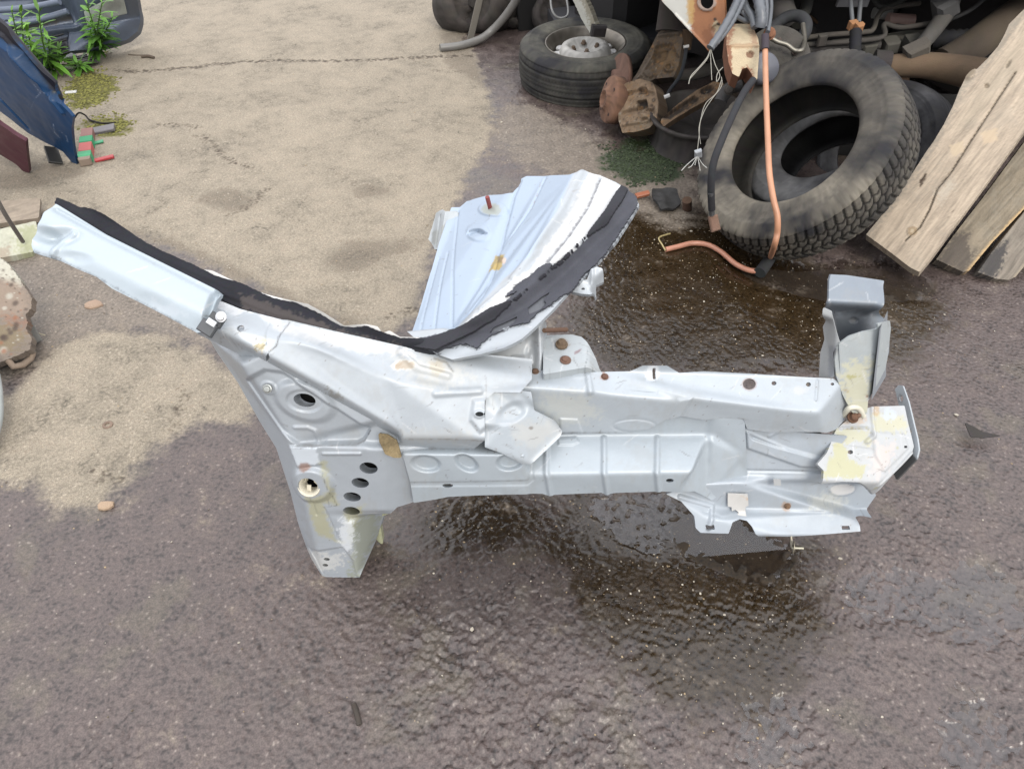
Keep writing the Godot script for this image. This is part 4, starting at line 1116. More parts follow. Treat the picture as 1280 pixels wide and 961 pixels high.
	# upper side member: from the windscreen pillar down to the rail
	s = {fr = Transform3D(Basis(Vector3(1,0,0),Vector3(0,.766,-.6428),Vector3(0,.6428,.766)),Vector3(0,.5,-1.06)), cell = 0.0022, blur = 0.0045, rim = 0.01, tone = 0.03, col = Color(0.399, 0.438, 0.472), wobble = 0.001}
	s.base = [[Vector3(-.5438,.1665,.0875),Vector3(-.4289,.1332,.0726),Vector3(-.4096,.0972,.1142),Vector3(-.4665,.1148,.129)],
		[Vector3(-.4289,.1332,.0726),Vector3(-.3223,.1095,.0397),Vector3(-.2113,.0832,-.002),Vector3(-.2348,.0261,.0414),Vector3(-.3228,.0748,.0889),Vector3(-.4096,.0972,.1142)],
		[Vector3(-.2113,.0832,-.002),Vector3(-.1072,.0663,-.0227),Vector3(.0395,.0562,-.0703),Vector3(.0385,.0139,-.0275),Vector3(-.0607,-.0063,-.0053),Vector3(-.1427,-.0113,.0101),Vector3(-.2348,.0261,.0414)],
		[Vector3(-.4785,.1202,.1335),Vector3(-.4096,.0972,.1142),Vector3(-.4225,.0612,.1192),Vector3(-.4654,.0847,.1337)],
		[Vector3(-.4096,.0972,.1142),Vector3(-.3228,.0748,.0889),Vector3(-.2348,.0261,.0414),Vector3(-.2103,-.0804,.0135),Vector3(-.2772,-.0304,.0528),Vector3(-.38,.0327,.0992),Vector3(-.4225,.0612,.1192)],
		[Vector3(-.2348,.0261,.0414),Vector3(-.1427,-.0113,.0101),Vector3(-.0607,-.0063,-.0053),Vector3(-.055,-.0908,-.011),Vector3(-.0761,-.0947,-.0051),Vector3(-.2121,-.0938,.0022),Vector3(-.2103,-.0804,.0135)],
		[Vector3(-.2121,-.0938,.0022),Vector3(-.0548,-.0947,-.0051),Vector3(-.0574,-.1317,-.0713),Vector3(-.223,-.1317,-.0713)],
		[Vector3(-.5306,.12,.1399),Vector3(-.4654,.0847,.1337),Vector3(-.4225,.0612,.1192),Vector3(-.38,.0327,.0992),Vector3(-.2772,-.0304,.0528),Vector3(-.2103,-.0804,.0135),Vector3(-.2191,-.1013,-.0458),Vector3(-.2625,-.071,-.027),Vector3(-.3591,-.005,.0154),Vector3(-.4524,.0424,.0486),Vector3(-.5527,.0933,.0652)]]
	s.out = [Vector2(-.4296,.1287),Vector2(-.4022,.1277),Vector2(-.323,.1081),Vector2(-.2113,.0817),Vector2(-.1076,.0693),Vector2(.0395,.0562),Vector2(.0386,.0169),Vector2(.0153,-.0071),Vector2(-.0335,-.0066),Vector2(-.0517,-.0217),Vector2(-.052,-.0987),Vector2(-.079,-.1251),Vector2(-.2148,-.1251),Vector2(-.2247,-.0942),Vector2(-.2625,-.071),Vector2(-.3163,-.0326),Vector2(-.3543,-.0053),Vector2(-.4102,.0213),Vector2(-.4496,.044),Vector2(-.4213,.0612)]
	s.bumps = [["l",[Vector2(-.2105,.0697),Vector2(-.1778,.0395),Vector2(-.1211,.0242)],-0.004,0.01], ["e",[Vector2(-.0624,-.0475),Vector2(.0105,-.0002),Vector2(0,-.0077)],0.003,0.003], ["p",[Vector2(-.0728,-.0213),Vector2(.0076,-.016),Vector2(.0152,-.0401),Vector2(-.023,-.0531),Vector2(-.061,-.0829),Vector2(-.079,-.0594)],0.006,0.01], ["l",[Vector2(-.1421,-.008),Vector2(-.0607,-.0033)],0.004,0.01], ["e",[Vector2(-.4118,.0245),Vector2(.0059,-.0032),Vector2(-.004,-.0037)],0.002,0.002], ["e",[Vector2(-.426,.0351),Vector2(.0047,-.0025),Vector2(-.004,-.0036)],0.002,0.002]]
	s.holes = [["e", [Vector2(-.0616,-.0476),Vector2(.0081,-.0002),Vector2(0,-.0046)]], ["e", [Vector2(-.3729,.0154),Vector2(.0043,.0003),Vector2(-.0024,-.0026)]]]
	s.paint = [["p", [Vector2(-.4296,.1287),Vector2(-.3227,.1052),Vector2(-.2111,.0787),Vector2(-.1813,.0621),Vector2(-.2792,.07),Vector2(-.3462,.0876),Vector2(-.4143,.1099)], Color(0.66, 0.66, 0.65), 0.012, 0.006, 0.6], ["e", [Vector2(-.202,.0458),Vector2(.0222,.0009),Vector2(.0012,-.0103)], Color(0.74, 0.73, 0.68), 0.004, 0.004, 0.8], ["e", [Vector2(-.2006,.0458),Vector2(.0166,.001),Vector2(.001,-.0081)], Color(0.33, 0.225, 0.12), 0.003, 0.004, 0.85],
		["e", [Vector2(-.1422,.0394),Vector2(.0114,.0031),Vector2(.0041,-.0145)], Color(0.36, 0.30, 0.20), 0.006, 0.006, 0.8], ["l", [Vector2(-.147,.0574),Vector2(-.1245,.0498),Vector2(-.1122,.0332)], GUM, 0.003, 0.001, 0.95, 0.0018], ["e", [Vector2(-.1506,.014),Vector2(.0207,-.0002),Vector2(.0039,-.0131)], Color(0.44, 0.45, 0.43), 0.02, 0.015, 0.5], ["p", [Vector2(-.2239,.0623),Vector2(-.1216,.0543),Vector2(-.0761,.0239),Vector2(-.1201,.0022),Vector2(-.1924,.0182)], Color(0.56, 0.55, 0.5), 0.03, 0.02, 0.45],
		["p", [Vector2(-.3308,.0014),Vector2(-.3101,-.0075),Vector2(-.3171,-.0214),Vector2(-.3375,-.0144)], Color(0.24, 0.23, 0.2), 0.006, 0.014, 0.7], ["p", [Vector2(-.211,-.0733),Vector2(-.0761,-.0825),Vector2(-.0734,-.0986),Vector2(-.2068,-.1019)], Color(0.42, 0.43, 0.42), 0.01, 0.016, 0.45], ["l", [Vector2(-.2235,-.0493),Vector2(-.211,-.0733),Vector2(-.2061,-.0939)], DIRT, 0.002, 0.002, 0.5, 0.0003], ["l", [Vector2(-.1882,-.0657),Vector2(-.1908,-.0892)], DIRT, 0.002, 0.002, 0.5, 0.0003], ["l", [Vector2(-.4001,.1249),Vector2(-.4099,.0819),Vector2(-.4476,.0471)], DARK, 0.003, 0.0005, 0.95, 0.001], ["l", [Vector2(-.422,.0597),Vector2(-.3829,.0323),Vector2(-.2772,-.0304),Vector2(-.2142,-.081)], Color(0.27, 0.29, 0.31), 0.004, 0.001, 0.5, 0.0004], ["l", [Vector2(-.4013,.1029),Vector2(-.3228,.0748),Vector2(-.225,.023),Vector2(-.1523,-.0078)], Color(0.36, 0.385, 0.40), 0.008, 0.002, 0.4, 0.001], ["l", [Vector2(-.2036,-.0958),Vector2(-.1218,-.0963),Vector2(-.0552,-.1007)], DIRT, 0.003, 0.002, 0.6, 0.0005], ["l", [Vector2(-.0504,.0237),Vector2(-.0487,-.0218),Vector2(-.052,-.0987)], DIRT, 0.003, 0.002, 0.6, 0.0005]]
	s.specks = [[70, DIRT, 0.0012]]
	s.merge({grime = 0.13, scratches = [[26, Color(0.16, 0.15, 0.14), 0.03], [16, Color(0.62, 0.63, 0.64), 0.05]]})
	put("upper_side_member", sheet(s), M.paint, t)
	# plate at the foot of the windscreen pillar
	s.bumps = [["p",[Vector2(-.5215,.1487),Vector2(-.4806,.1321),Vector2(-.473,.1412),Vector2(-.4534,.1402),Vector2(-.4352,.1242),Vector2(-.4101,.0986),Vector2(-.4752,.0402),Vector2(-.5414,.0918)],-0.004,0.006], ["l",[Vector2(-.4731,.0819),Vector2(-.4344,.0609)],0.0,0.004], ["e",[Vector2(-.461,.0604),Vector2(.0064,-.0025),Vector2(-.0039,-.0035)],0.002,0.002]]
	s.out = [Vector2(-.5458,.1633),Vector2(-.5288,.167),Vector2(-.4825,.147),Vector2(-.4001,.1249),Vector2(-.4099,.0819),Vector2(-.4479,.044),Vector2(-.4921,.0644),Vector2(-.5414,.0918),Vector2(-.5549,.1017)]
	s.holes = [["e", [Vector2(-.4674,.1114),Vector2(.0055,-.0016),Vector2(-.0013,-.0053)]]]
	s.paint = [["p", [Vector2(-.5288,.167),Vector2(-.4825,.147),Vector2(-.4001,.1249),Vector2(-.4064,.1043),Vector2(-.4352,.1242),Vector2(-.454,.1417),Vector2(-.4742,.1442),Vector2(-.4823,.1351),Vector2(-.5252,.1548)], Color(0.66, 0.67, 0.68), 0.006, 0.004, 0.6], ["e", [Vector2(-.435,.0805),Vector2(.0101,0),Vector2(0,-.0097)], Color(0.66, 0.63, 0.50), 0.004, 0.008, 0.8], ["e", [Vector2(-.4351,.0792),Vector2(.0063,0),Vector2(0,-.0055)], Color(0.30, 0.25, 0.13), 0.004, 0.009, 0.8], ["e", [Vector2(-.4287,.093),Vector2(.0063,0),Vector2(0,-.0041)], Color(0.4, 0.36, 0.25), 0.004, 0.008, 0.6]]
	s.specks = [[20, DIRT, 0.0013]]
	s.merge({grime = 0.13, scratches = [[26, Color(0.16, 0.15, 0.14), 0.03], [16, Color(0.62, 0.63, 0.64), 0.05]]})
	put("pillar_base_plate", sheet(s), M.paint, t)
	# stamped deflector over the wheelhouse
	s = {fr = Transform3D(Basis(Vector3(1,0,0),Vector3(0,.766,-.6428),Vector3(0,.6428,.766)),Vector3(0,.45,-1.05)), cell = 0.0022, blur = 0.005, rim = 0.014, tone = 0.03, col = Color(0.387, 0.431, 0.468), wobble = 0.001}
	s.base = [[Vector3(-.061,.0624,.0106),Vector3(.0338,.0559,.0025),Vector3(.0434,-.002,-.0082),Vector3(.031,-.0101,-.0111),Vector3(-.0153,-.0239,.0061),Vector3(-.052,.0102,.0086)],
		[Vector3(-.052,.0102,.0086),Vector3(-.0153,-.0239,.0061),Vector3(-.0456,-.03,.0205)],
		[Vector3(.0123,.0372,-.0014),Vector3(.0434,-.002,-.0082),Vector3(.1003,-.0456,-.0487),Vector3(.031,-.0101,-.0111)],
		[Vector3(.031,-.0101,-.0111),Vector3(.1003,-.0456,-.0487),Vector3(.0315,-.1062,-.0265),Vector3(-.0153,-.0239,.0061)],
		[Vector3(-.0153,-.0239,.0061),Vector3(.0315,-.1062,-.0265),Vector3(-.0539,-.0705,.0035),Vector3(-.0491,-.0316,.0061)],
		[Vector3(-.0539,-.0705,.0035),Vector3(.0315,-.1062,-.0265),Vector3(.0353,-.1299,-.0542),Vector3(-.0548,-.0863,-.0202)]]
	s.out = [Vector2(-.0504,.047),Vector2(0,.0436),Vector2(.0369,.0372),Vector2(.0436,.0002),Vector2(.0827,-.0199),Vector2(.1004,-.0441),Vector2(.0956,-.0551),Vector2(.0378,-.1067),Vector2(.0189,-.1066),Vector2(-.0186,-.0831),Vector2(-.0524,-.069)]
	s.bumps = [["e",[Vector2(0,-.003),Vector2(.0241,.0131),Vector2(.0077,-.0135)],-0.006,0.012]]
	s.paint = [["p", [Vector2(0,-.0245),Vector2(.0792,-.0209),Vector2(.0954,-.0453),Vector2(.0472,-.0749),Vector2(.0078,-.0566)], Color(0.50, 0.49, 0.45), 0.03, 0.01, 0.5], ["e", [Vector2(.0374,-.0342),Vector2(.0047,-.0002),Vector2(0,-.0032)], DIRT, 0.002, 0.001, 0.8], ["e", [Vector2(-.0458,-.0093),Vector2(.0212,-.0008),Vector2(.0001,-.0118)], Color(0.45, 0.46, 0.46), 0.02, 0.02, 0.3]]
	s.specks = [[30, DIRT, 0.0013]]
	s.merge({grime = 0.13, scratches = [[26, Color(0.16, 0.15, 0.14), 0.03], [16, Color(0.62, 0.63, 0.64), 0.05]]})
	put("deflector", sheet(s), M.paint, t)
	# windscreen pillar, dented at its cut end
	s = {fr = Transform3D(Basis(Vector3(1,0,0),Vector3(0,.6691,-.7431),Vector3(0,.7431,.6691)),Vector3(-.65,.75,-1.08)), cell = 0.0022, blur = 0.006, rim = 0.012, tone = 0.02, col = Color(0.405, 0.47, 0.52), wobble = 0.0003}
	s.base = [[Vector3(-.1156,.112,.0347),Vector3(.1482,-.023,-.0256),Vector3(.1537,-.0383,-.0052),Vector3(-.1078,.0882,.0501)],
		[Vector3(-.1078,.0882,.0501),Vector3(.1537,-.0383,-.0052),Vector3(.1433,-.0753,.003),Vector3(-.117,.0488,.0572)],
		[Vector3(-.117,.0488,.0572),Vector3(.1433,-.0753,.003),Vector3(.1268,-.1035,-.0074),Vector3(-.1364,.0194,.0484)]]
	s.out = [Vector2(-.1091,.1007),Vector2(-.1052,.1083),Vector2(-.0288,.061),Vector2(.057,.0185),Vector2(.1442,-.0245),Vector2(.1562,-.0375),Vector2(.1488,-.0527),Vector2(.143,-.0779),Vector2(.1299,-.0996),Vector2(.1191,-.101),Vector2(.0682,-.0732),Vector2(.0375,-.0569),Vector2(-.0112,-.0322),Vector2(-.0345,-.0138),Vector2(-.0611,-.003),Vector2(-.0885,.0102),Vector2(-.1285,.0219),Vector2(-.1317,.0341),Vector2(-.1267,.0562),Vector2(-.118,.079),Vector2(-.117,.0901)]
	s.bumps = [["e",[Vector2(-.0921,.0466),Vector2(.0261,.0066),Vector2(.0027,-.012)],-0.012,0.02], ["e",[Vector2(-.1129,.0519),Vector2(.0157,-.0021),Vector2(-.0003,-.0095)],-0.012,0.014], ["e",[Vector2(-.0612,.0155),Vector2(.0173,-.0028),Vector2(-.0024,-.0072)],-0.003,0.01], ["l",[Vector2(-.0985,.0199),Vector2(-.0872,.0429),Vector2(-.0704,.0552)],0.005,0.008], ["l",[Vector2(-.1036,.0967),Vector2(-.0263,.0544),Vector2(.0603,.0114),Vector2(.1461,-.0325)],-0.005,0.006], ["l",[Vector2(.1478,-.0319),Vector2(.133,-.0958)],-0.012,0.008], ["e",[Vector2(.0506,-.0555),Vector2(.0236,-.0085),Vector2(-.0047,-.0096)],-0.002,0.02]]
	s.paint = [["p", [Vector2(.0449,-.0493),Vector2(.0836,-.0554),Vector2(.1081,-.0704),Vector2(.0809,-.0769),Vector2(.0495,-.0657)], Color(0.5, 0.55, 0.6), 0.01, 0.01, 0.4], ["l", [Vector2(-.1281,.0244),Vector2(-.0884,.0115),Vector2(-.0345,-.0138),Vector2(.0376,-.0557),Vector2(.1192,-.0997)], Color(0.12, 0.13, 0.15), 0.004, 0.003, 0.7, 0.001]]
	s.merge({grime = 0.04, scratches = [[10, Color(0.16, 0.15, 0.14), 0.03], [16, Color(0.62, 0.63, 0.64), 0.05]]})
	put("windscreen_pillar", sheet(s), M.paint, t)
	# inner return of the pillar, seen along its lower edge
	put("pillar_inner_tube", tube([Vector3(-.793,.7944,-1.15), Vector3(-.6889,.7358,-1.14), Vector3(-.5449,.6532,-1.11)], 0.026, Color(0.42, 0.47, 0.52), 10), M.dull_paint, t)
	# clip at the foot of the pillar
	put("clip", block(Vector3(-.506,.6955,-1), Vector3(0.028, 0.022, 0.012), Color(0.07, 0.075, 0.08), Vector3(-0.75, 0.1, -0.65), 0.002), M.plastic, t)
	put("clip", block(Vector3(-.4933,.7021,-1.013), Vector3(0.026, 0.020, 0.008), Color(0.05, 0.055, 0.06), Vector3(-0.75, 0.1, -0.65), 0.002), M.plastic, t)
	put("clip_plate", block(Vector3(-.4938,.7113,-.995), Vector3(0.016, 0.010, 0.004), Color(0.62, 0.64, 0.66), Vector3(-0.75, 0.1, -0.65), 0.001), M.steel, t)
	bolt(t, Vector3(-.4798,.7151,-1.005), Vector3(0, 0.65, 0.75), 0.0062, 0.005, Color(0.75, 0.76, 0.78), M.steel)
	# black glazing gum along the pillar
	s = {fr = Transform3D(Basis(Vector3(1,0,0),Vector3(0,.6157,-.788),Vector3(0,.788,.6157)),Vector3(-.4,.68,-1.12)), cell = 0.0025, blur = 0.003, rim = 0.016, tone = 0.15, col = GUM, ragged = 0.0012, wobble = 0.0015, wobble_f = 14.0}
	s.base = [[Vector3(-.3944,.1541,.0835),Vector3(-.2461,.0803,.0378),Vector3(-.1268,.0345,.0117),Vector3(-.1128,-.0098,.0232),Vector3(-.2327,.0477,.061),Vector3(-.3812,.116,.0997)],
		[Vector3(-.1268,.0345,.0117),Vector3(-.0037,-.0101,-.0129),Vector3(.1449,-.047,-.0763),Vector3(.2778,-.0561,-.1042),Vector3(.3013,-.0941,-.1009),Vector3(.189,-.0843,-.0884),Vector3(.0771,-.0644,-.0467),Vector3(-.0289,-.0457,-.0066),Vector3(-.1128,-.0098,.0232)]]
	s.out = [Vector2(-.3816,.1466),Vector2(-.3671,.1411),Vector2(-.345,.1321),Vector2(-.3244,.1296),Vector2(-.303,.1202),Vector2(-.2423,.079),Vector2(-.2165,.0667),Vector2(-.165,.0452),Vector2(-.1253,.0263),Vector2(-.0875,.019),Vector2(-.0339,-.0047),Vector2(.0068,-.0108),Vector2(.0477,-.0281),Vector2(.0824,-.0477),Vector2(.1034,-.0494),Vector2(.1301,-.0465),Vector2(.15,-.0542),Vector2(.1905,-.0656),Vector2(.2487,-.0652),Vector2(.3046,-.0538),Vector2(.3115,-.0867),Vector2(.2485,-.0932),Vector2(.1887,-.0883),Vector2(.1189,-.0779),Vector2(.0777,-.0708),Vector2(.024,-.0605),Vector2(-.0287,-.0473),Vector2(-.0796,-.0306),Vector2(-.1159,-.0167),Vector2(-.1545,.0031),Vector2(-.2052,.0286),Vector2(-.256,.0531),Vector2(-.3077,.0822),Vector2(-.3478,.1086),Vector2(-.378,.1244)]
	s.bumps = [["l",[Vector2(-.3791,.1279),Vector2(-.3093,.0873),Vector2(-.2072,.0341),Vector2(-.1183,-.0095),Vector2(-.0294,-.041),Vector2(.0771,-.0644),Vector2(.1892,-.0816),Vector2(.3011,-.0875)],-0.004,0.006], ["l",[Vector2(-.3731,.1373),Vector2(-.2386,.0626),Vector2(-.0846,-.0017),Vector2(.0758,-.0501)],0.002,0.006]]
	s.paint = [["p", [Vector2(-.0846,-.0017),Vector2(.0761,-.0533),Vector2(.1894,-.0789),Vector2(.1888,-.087),Vector2(.0775,-.0692),Vector2(-.0796,-.0306)], Color(0.14, 0.12, 0.11), 0.004, 0.008, 0.4]]
	put("glazing_gum", sheet(s), M.sealant, t)
	s = {fr = Transform3D(Basis(Vector3(1,0,0),Vector3(0,.6157,-.788),Vector3(0,.788,.6157)),Vector3(-.4,.68,-1.12)), cell = 0.003, blur = 0.0, rim = 0.004, tone = 0.03, col = BARE_AND_LIT}
	s.base = [[Vector3(-.1723,.0648,.0098),Vector3(-.0098,-.0002,-.0327),Vector3(.1578,-.0366,-.0875),Vector3(.2461,-.0508,-.1137),Vector3(.2457,-.0834,-.123),Vector3(.1541,-.0784,-.1167),Vector3(-.0091,-.0413,-.0366),Vector3(-.1744,.0239,-.0019)]]
	s.out = [Vector2(-.1734,.0444),Vector2(-.1389,.0412),Vector2(-.1125,.0289),Vector2(-.0543,.0075),Vector2(-.0352,.0042),Vector2(.0215,-.0066),Vector2(.0488,-.0203),Vector2(.083,-.0406),Vector2(.1252,-.0375),Vector2(.1455,-.0408),Vector2(.1539,-.052),Vector2(.1673,-.0471),Vector2(.1863,-.0579),Vector2(.2461,-.0567),Vector2(.2458,-.0775),Vector2(.0687,-.0458),Vector2(-.0922,-.0015),Vector2(-.1674,.0268)]
	put("pillar_flange", sheet(s), M.dull_paint, t)
	# cowl and bulkhead
	s = {fr = Transform3D(Basis(Vector3(.9666,.2172,.1358),Vector3(0,.53,-.848),Vector3(-.2562,.8197,.5123)),Vector3(.05,.55,-1.35)), cell = 0.0026, blur = 0.004, rim = 0.012, tone = 0.025, col = Color(0.412, 0.448, 0.479), wobble = 0.0012}
	s.base = [[Vector3(.2255,.2435,-.1562),Vector3(.125,.0063,.0055),Vector3(.0521,-.1158,.0854),Vector3(-.0142,-.1905,.1416),Vector3(-.1257,-.2264,.1858),Vector3(-.1644,-.1775,.1705),Vector3(-.0731,-.1474,.1573),Vector3(-.0038,-.0898,.12),Vector3(.064,.0007,.0558),Vector3(.132,.1265,-.0375),Vector3(.1849,.2549,-.1284)],
		[Vector3(.1849,.2549,-.1284),Vector3(.132,.1265,-.0375),Vector3(.064,.0007,.0558),Vector3(.0388,.0046,.0697),Vector3(.077,.088,.0105),Vector3(.1073,.189,-.0591),Vector3(.1304,.299,-.1303)],
		[Vector3(.064,.0007,.0558),Vector3(-.0038,-.0898,.12),Vector3(-.0731,-.1474,.1573),Vector3(-.1644,-.1775,.1705),Vector3(-.1962,-.1755,.1728),Vector3(-.1132,-.158,.1566),Vector3(-.0652,-.1013,.1316),Vector3(-.0227,-.0466,.1094),Vector3(.0388,.0046,.0697)],
		[Vector3(.1304,.299,-.1303),Vector3(.1073,.189,-.0591),Vector3(.077,.088,.0105),Vector3(.0388,.0046,.0697),Vector3(-.0227,-.0466,.1094),Vector3(.0066,.0115,.0945),Vector3(.05,.1528,.0002),Vector3(.0728,.2796,-.0805),Vector3(.0953,.3223,-.1178)],
		[Vector3(.0728,.2796,-.0805),Vector3(.05,.1528,.0002),Vector3(.0066,.0115,.0945),Vector3(-.0227,-.0466,.1094),Vector3(-.0652,-.1013,.1316),Vector3(-.1132,-.158,.1566),Vector3(-.1402,-.1488,.1212),Vector3(-.0979,-.0498,.0581),Vector3(-.0742,.0643,-.0036),Vector3(-.0375,.2026,-.0906),Vector3(-.0115,.3616,-.1881)],
		[Vector3(-.0115,.3616,-.1881),Vector3(-.0375,.2026,-.0906),Vector3(-.0742,.0643,-.0036),Vector3(-.0979,-.0498,.0581),Vector3(-.1402,-.1488,.1212),Vector3(-.1507,-.1331,.0918),Vector3(-.1155,-.0313,.024),Vector3(-.1014,.0869,-.0476),Vector3(-.0971,.2859,-.1713),Vector3(-.0908,.4054,-.2442)],
		[Vector3(-.0908,.4054,-.2442),Vector3(-.0971,.2859,-.1713),Vector3(-.1014,.0869,-.0476),Vector3(-.1155,-.0313,.024),Vector3(-.1507,-.1331,.0918),Vector3(-.2605,-.1242,.0517),Vector3(-.2763,.1197,-.1323),Vector3(-.2787,.3632,-.3074),Vector3(-.2055,.4178,-.3255)]]
	s.out = [Vector2(.2068,.2344),Vector2(.2135,.211),Vector2(.202,.1763),Vector2(.1675,.0849),Vector2(.125,.0063),Vector2(.0807,-.0561),Vector2(.0512,-.1073),Vector2(.0226,-.1519),Vector2(.0021,-.1792),Vector2(-.0273,-.2018),Vector2(-.0691,-.2162),Vector2(-.1187,-.2246),Vector2(-.1502,-.2116),Vector2(-.1962,-.1755),Vector2(-.2577,-.1203),Vector2(-.2622,-.0638),Vector2(-.2773,.0617),Vector2(-.2947,.2237),Vector2(-.3035,.3634),Vector2(-.2772,.3586),Vector2(-.2604,.3782),Vector2(-.184,.3556),Vector2(-.1316,.3249),Vector2(-.0994,.3147),Vector2(-.089,.3416),Vector2(-.0848,.3703),Vector2(-.0716,.3737),Vector2(-.0274,.3498),Vector2(.0076,.3281),Vector2(.0612,.2889),Vector2(.0753,.292),Vector2(.0895,.3056),Vector2(.1068,.2969),Vector2(.1272,.295),Vector2(.1632,.273)]
	s.bumps = [["l",[Vector2(.1275,.2865),Vector2(.1078,.1807),Vector2(.077,.088),Vector2(.0403,.003)],-0.005,0.006], ["l",[Vector2(.0884,.2964),Vector2(.0548,.1454),Vector2(.0067,.0169),Vector2(-.0248,-.0364)],0.004,0.01], ["l",[Vector2(.1069,.294),Vector2(.0741,.1707),Vector2(.0287,.0454),Vector2(-.0228,-.0499),Vector2(-.0813,-.1083)],0.003,0.006], ["l",[Vector2(-.0112,.3322),Vector2(-.0338,.2065),Vector2(-.0618,.1349),Vector2(-.0896,.0816)],-0.004,0.005], ["l",[Vector2(-.0854,.3602),Vector2(-.0935,.2906),Vector2(-.0926,.1471),Vector2(-.0857,.0389),Vector2(-.0842,-.0605),Vector2(-.1098,-.1109),Vector2(-.152,-.1284)],-0.005,0.006],
		["l",[Vector2(-.2768,.3397),Vector2(-.2324,.1592),Vector2(-.1876,-.0008),Vector2(-.1528,-.1326)],-0.003,0.004], ["l",[Vector2(-.2502,.1527),Vector2(-.2313,.0414),Vector2(-.1989,-.1212)],-0.003,0.004], ["l",[Vector2(-.2745,.1431),Vector2(-.2528,-.0035),Vector2(-.2359,-.112)],-0.002,0.004], ["e",[Vector2(-.1505,.2733),Vector2(.0501,-.0297),Vector2(.0094,-.0368)],0.004,0.006], ["e",[Vector2(-.1712,.1892),Vector2(.0416,-.0288),Vector2(.0061,-.0377)],0.004,0.01], ["e",[Vector2(-.1786,.1902),Vector2(.0273,-.0124),Vector2(.0053,-.0156)],-0.009,0.006], ["l",[Vector2(-.2006,.1992),Vector2(-.1762,.1985),Vector2(-.1411,.1668)],-0.006,0.004]]
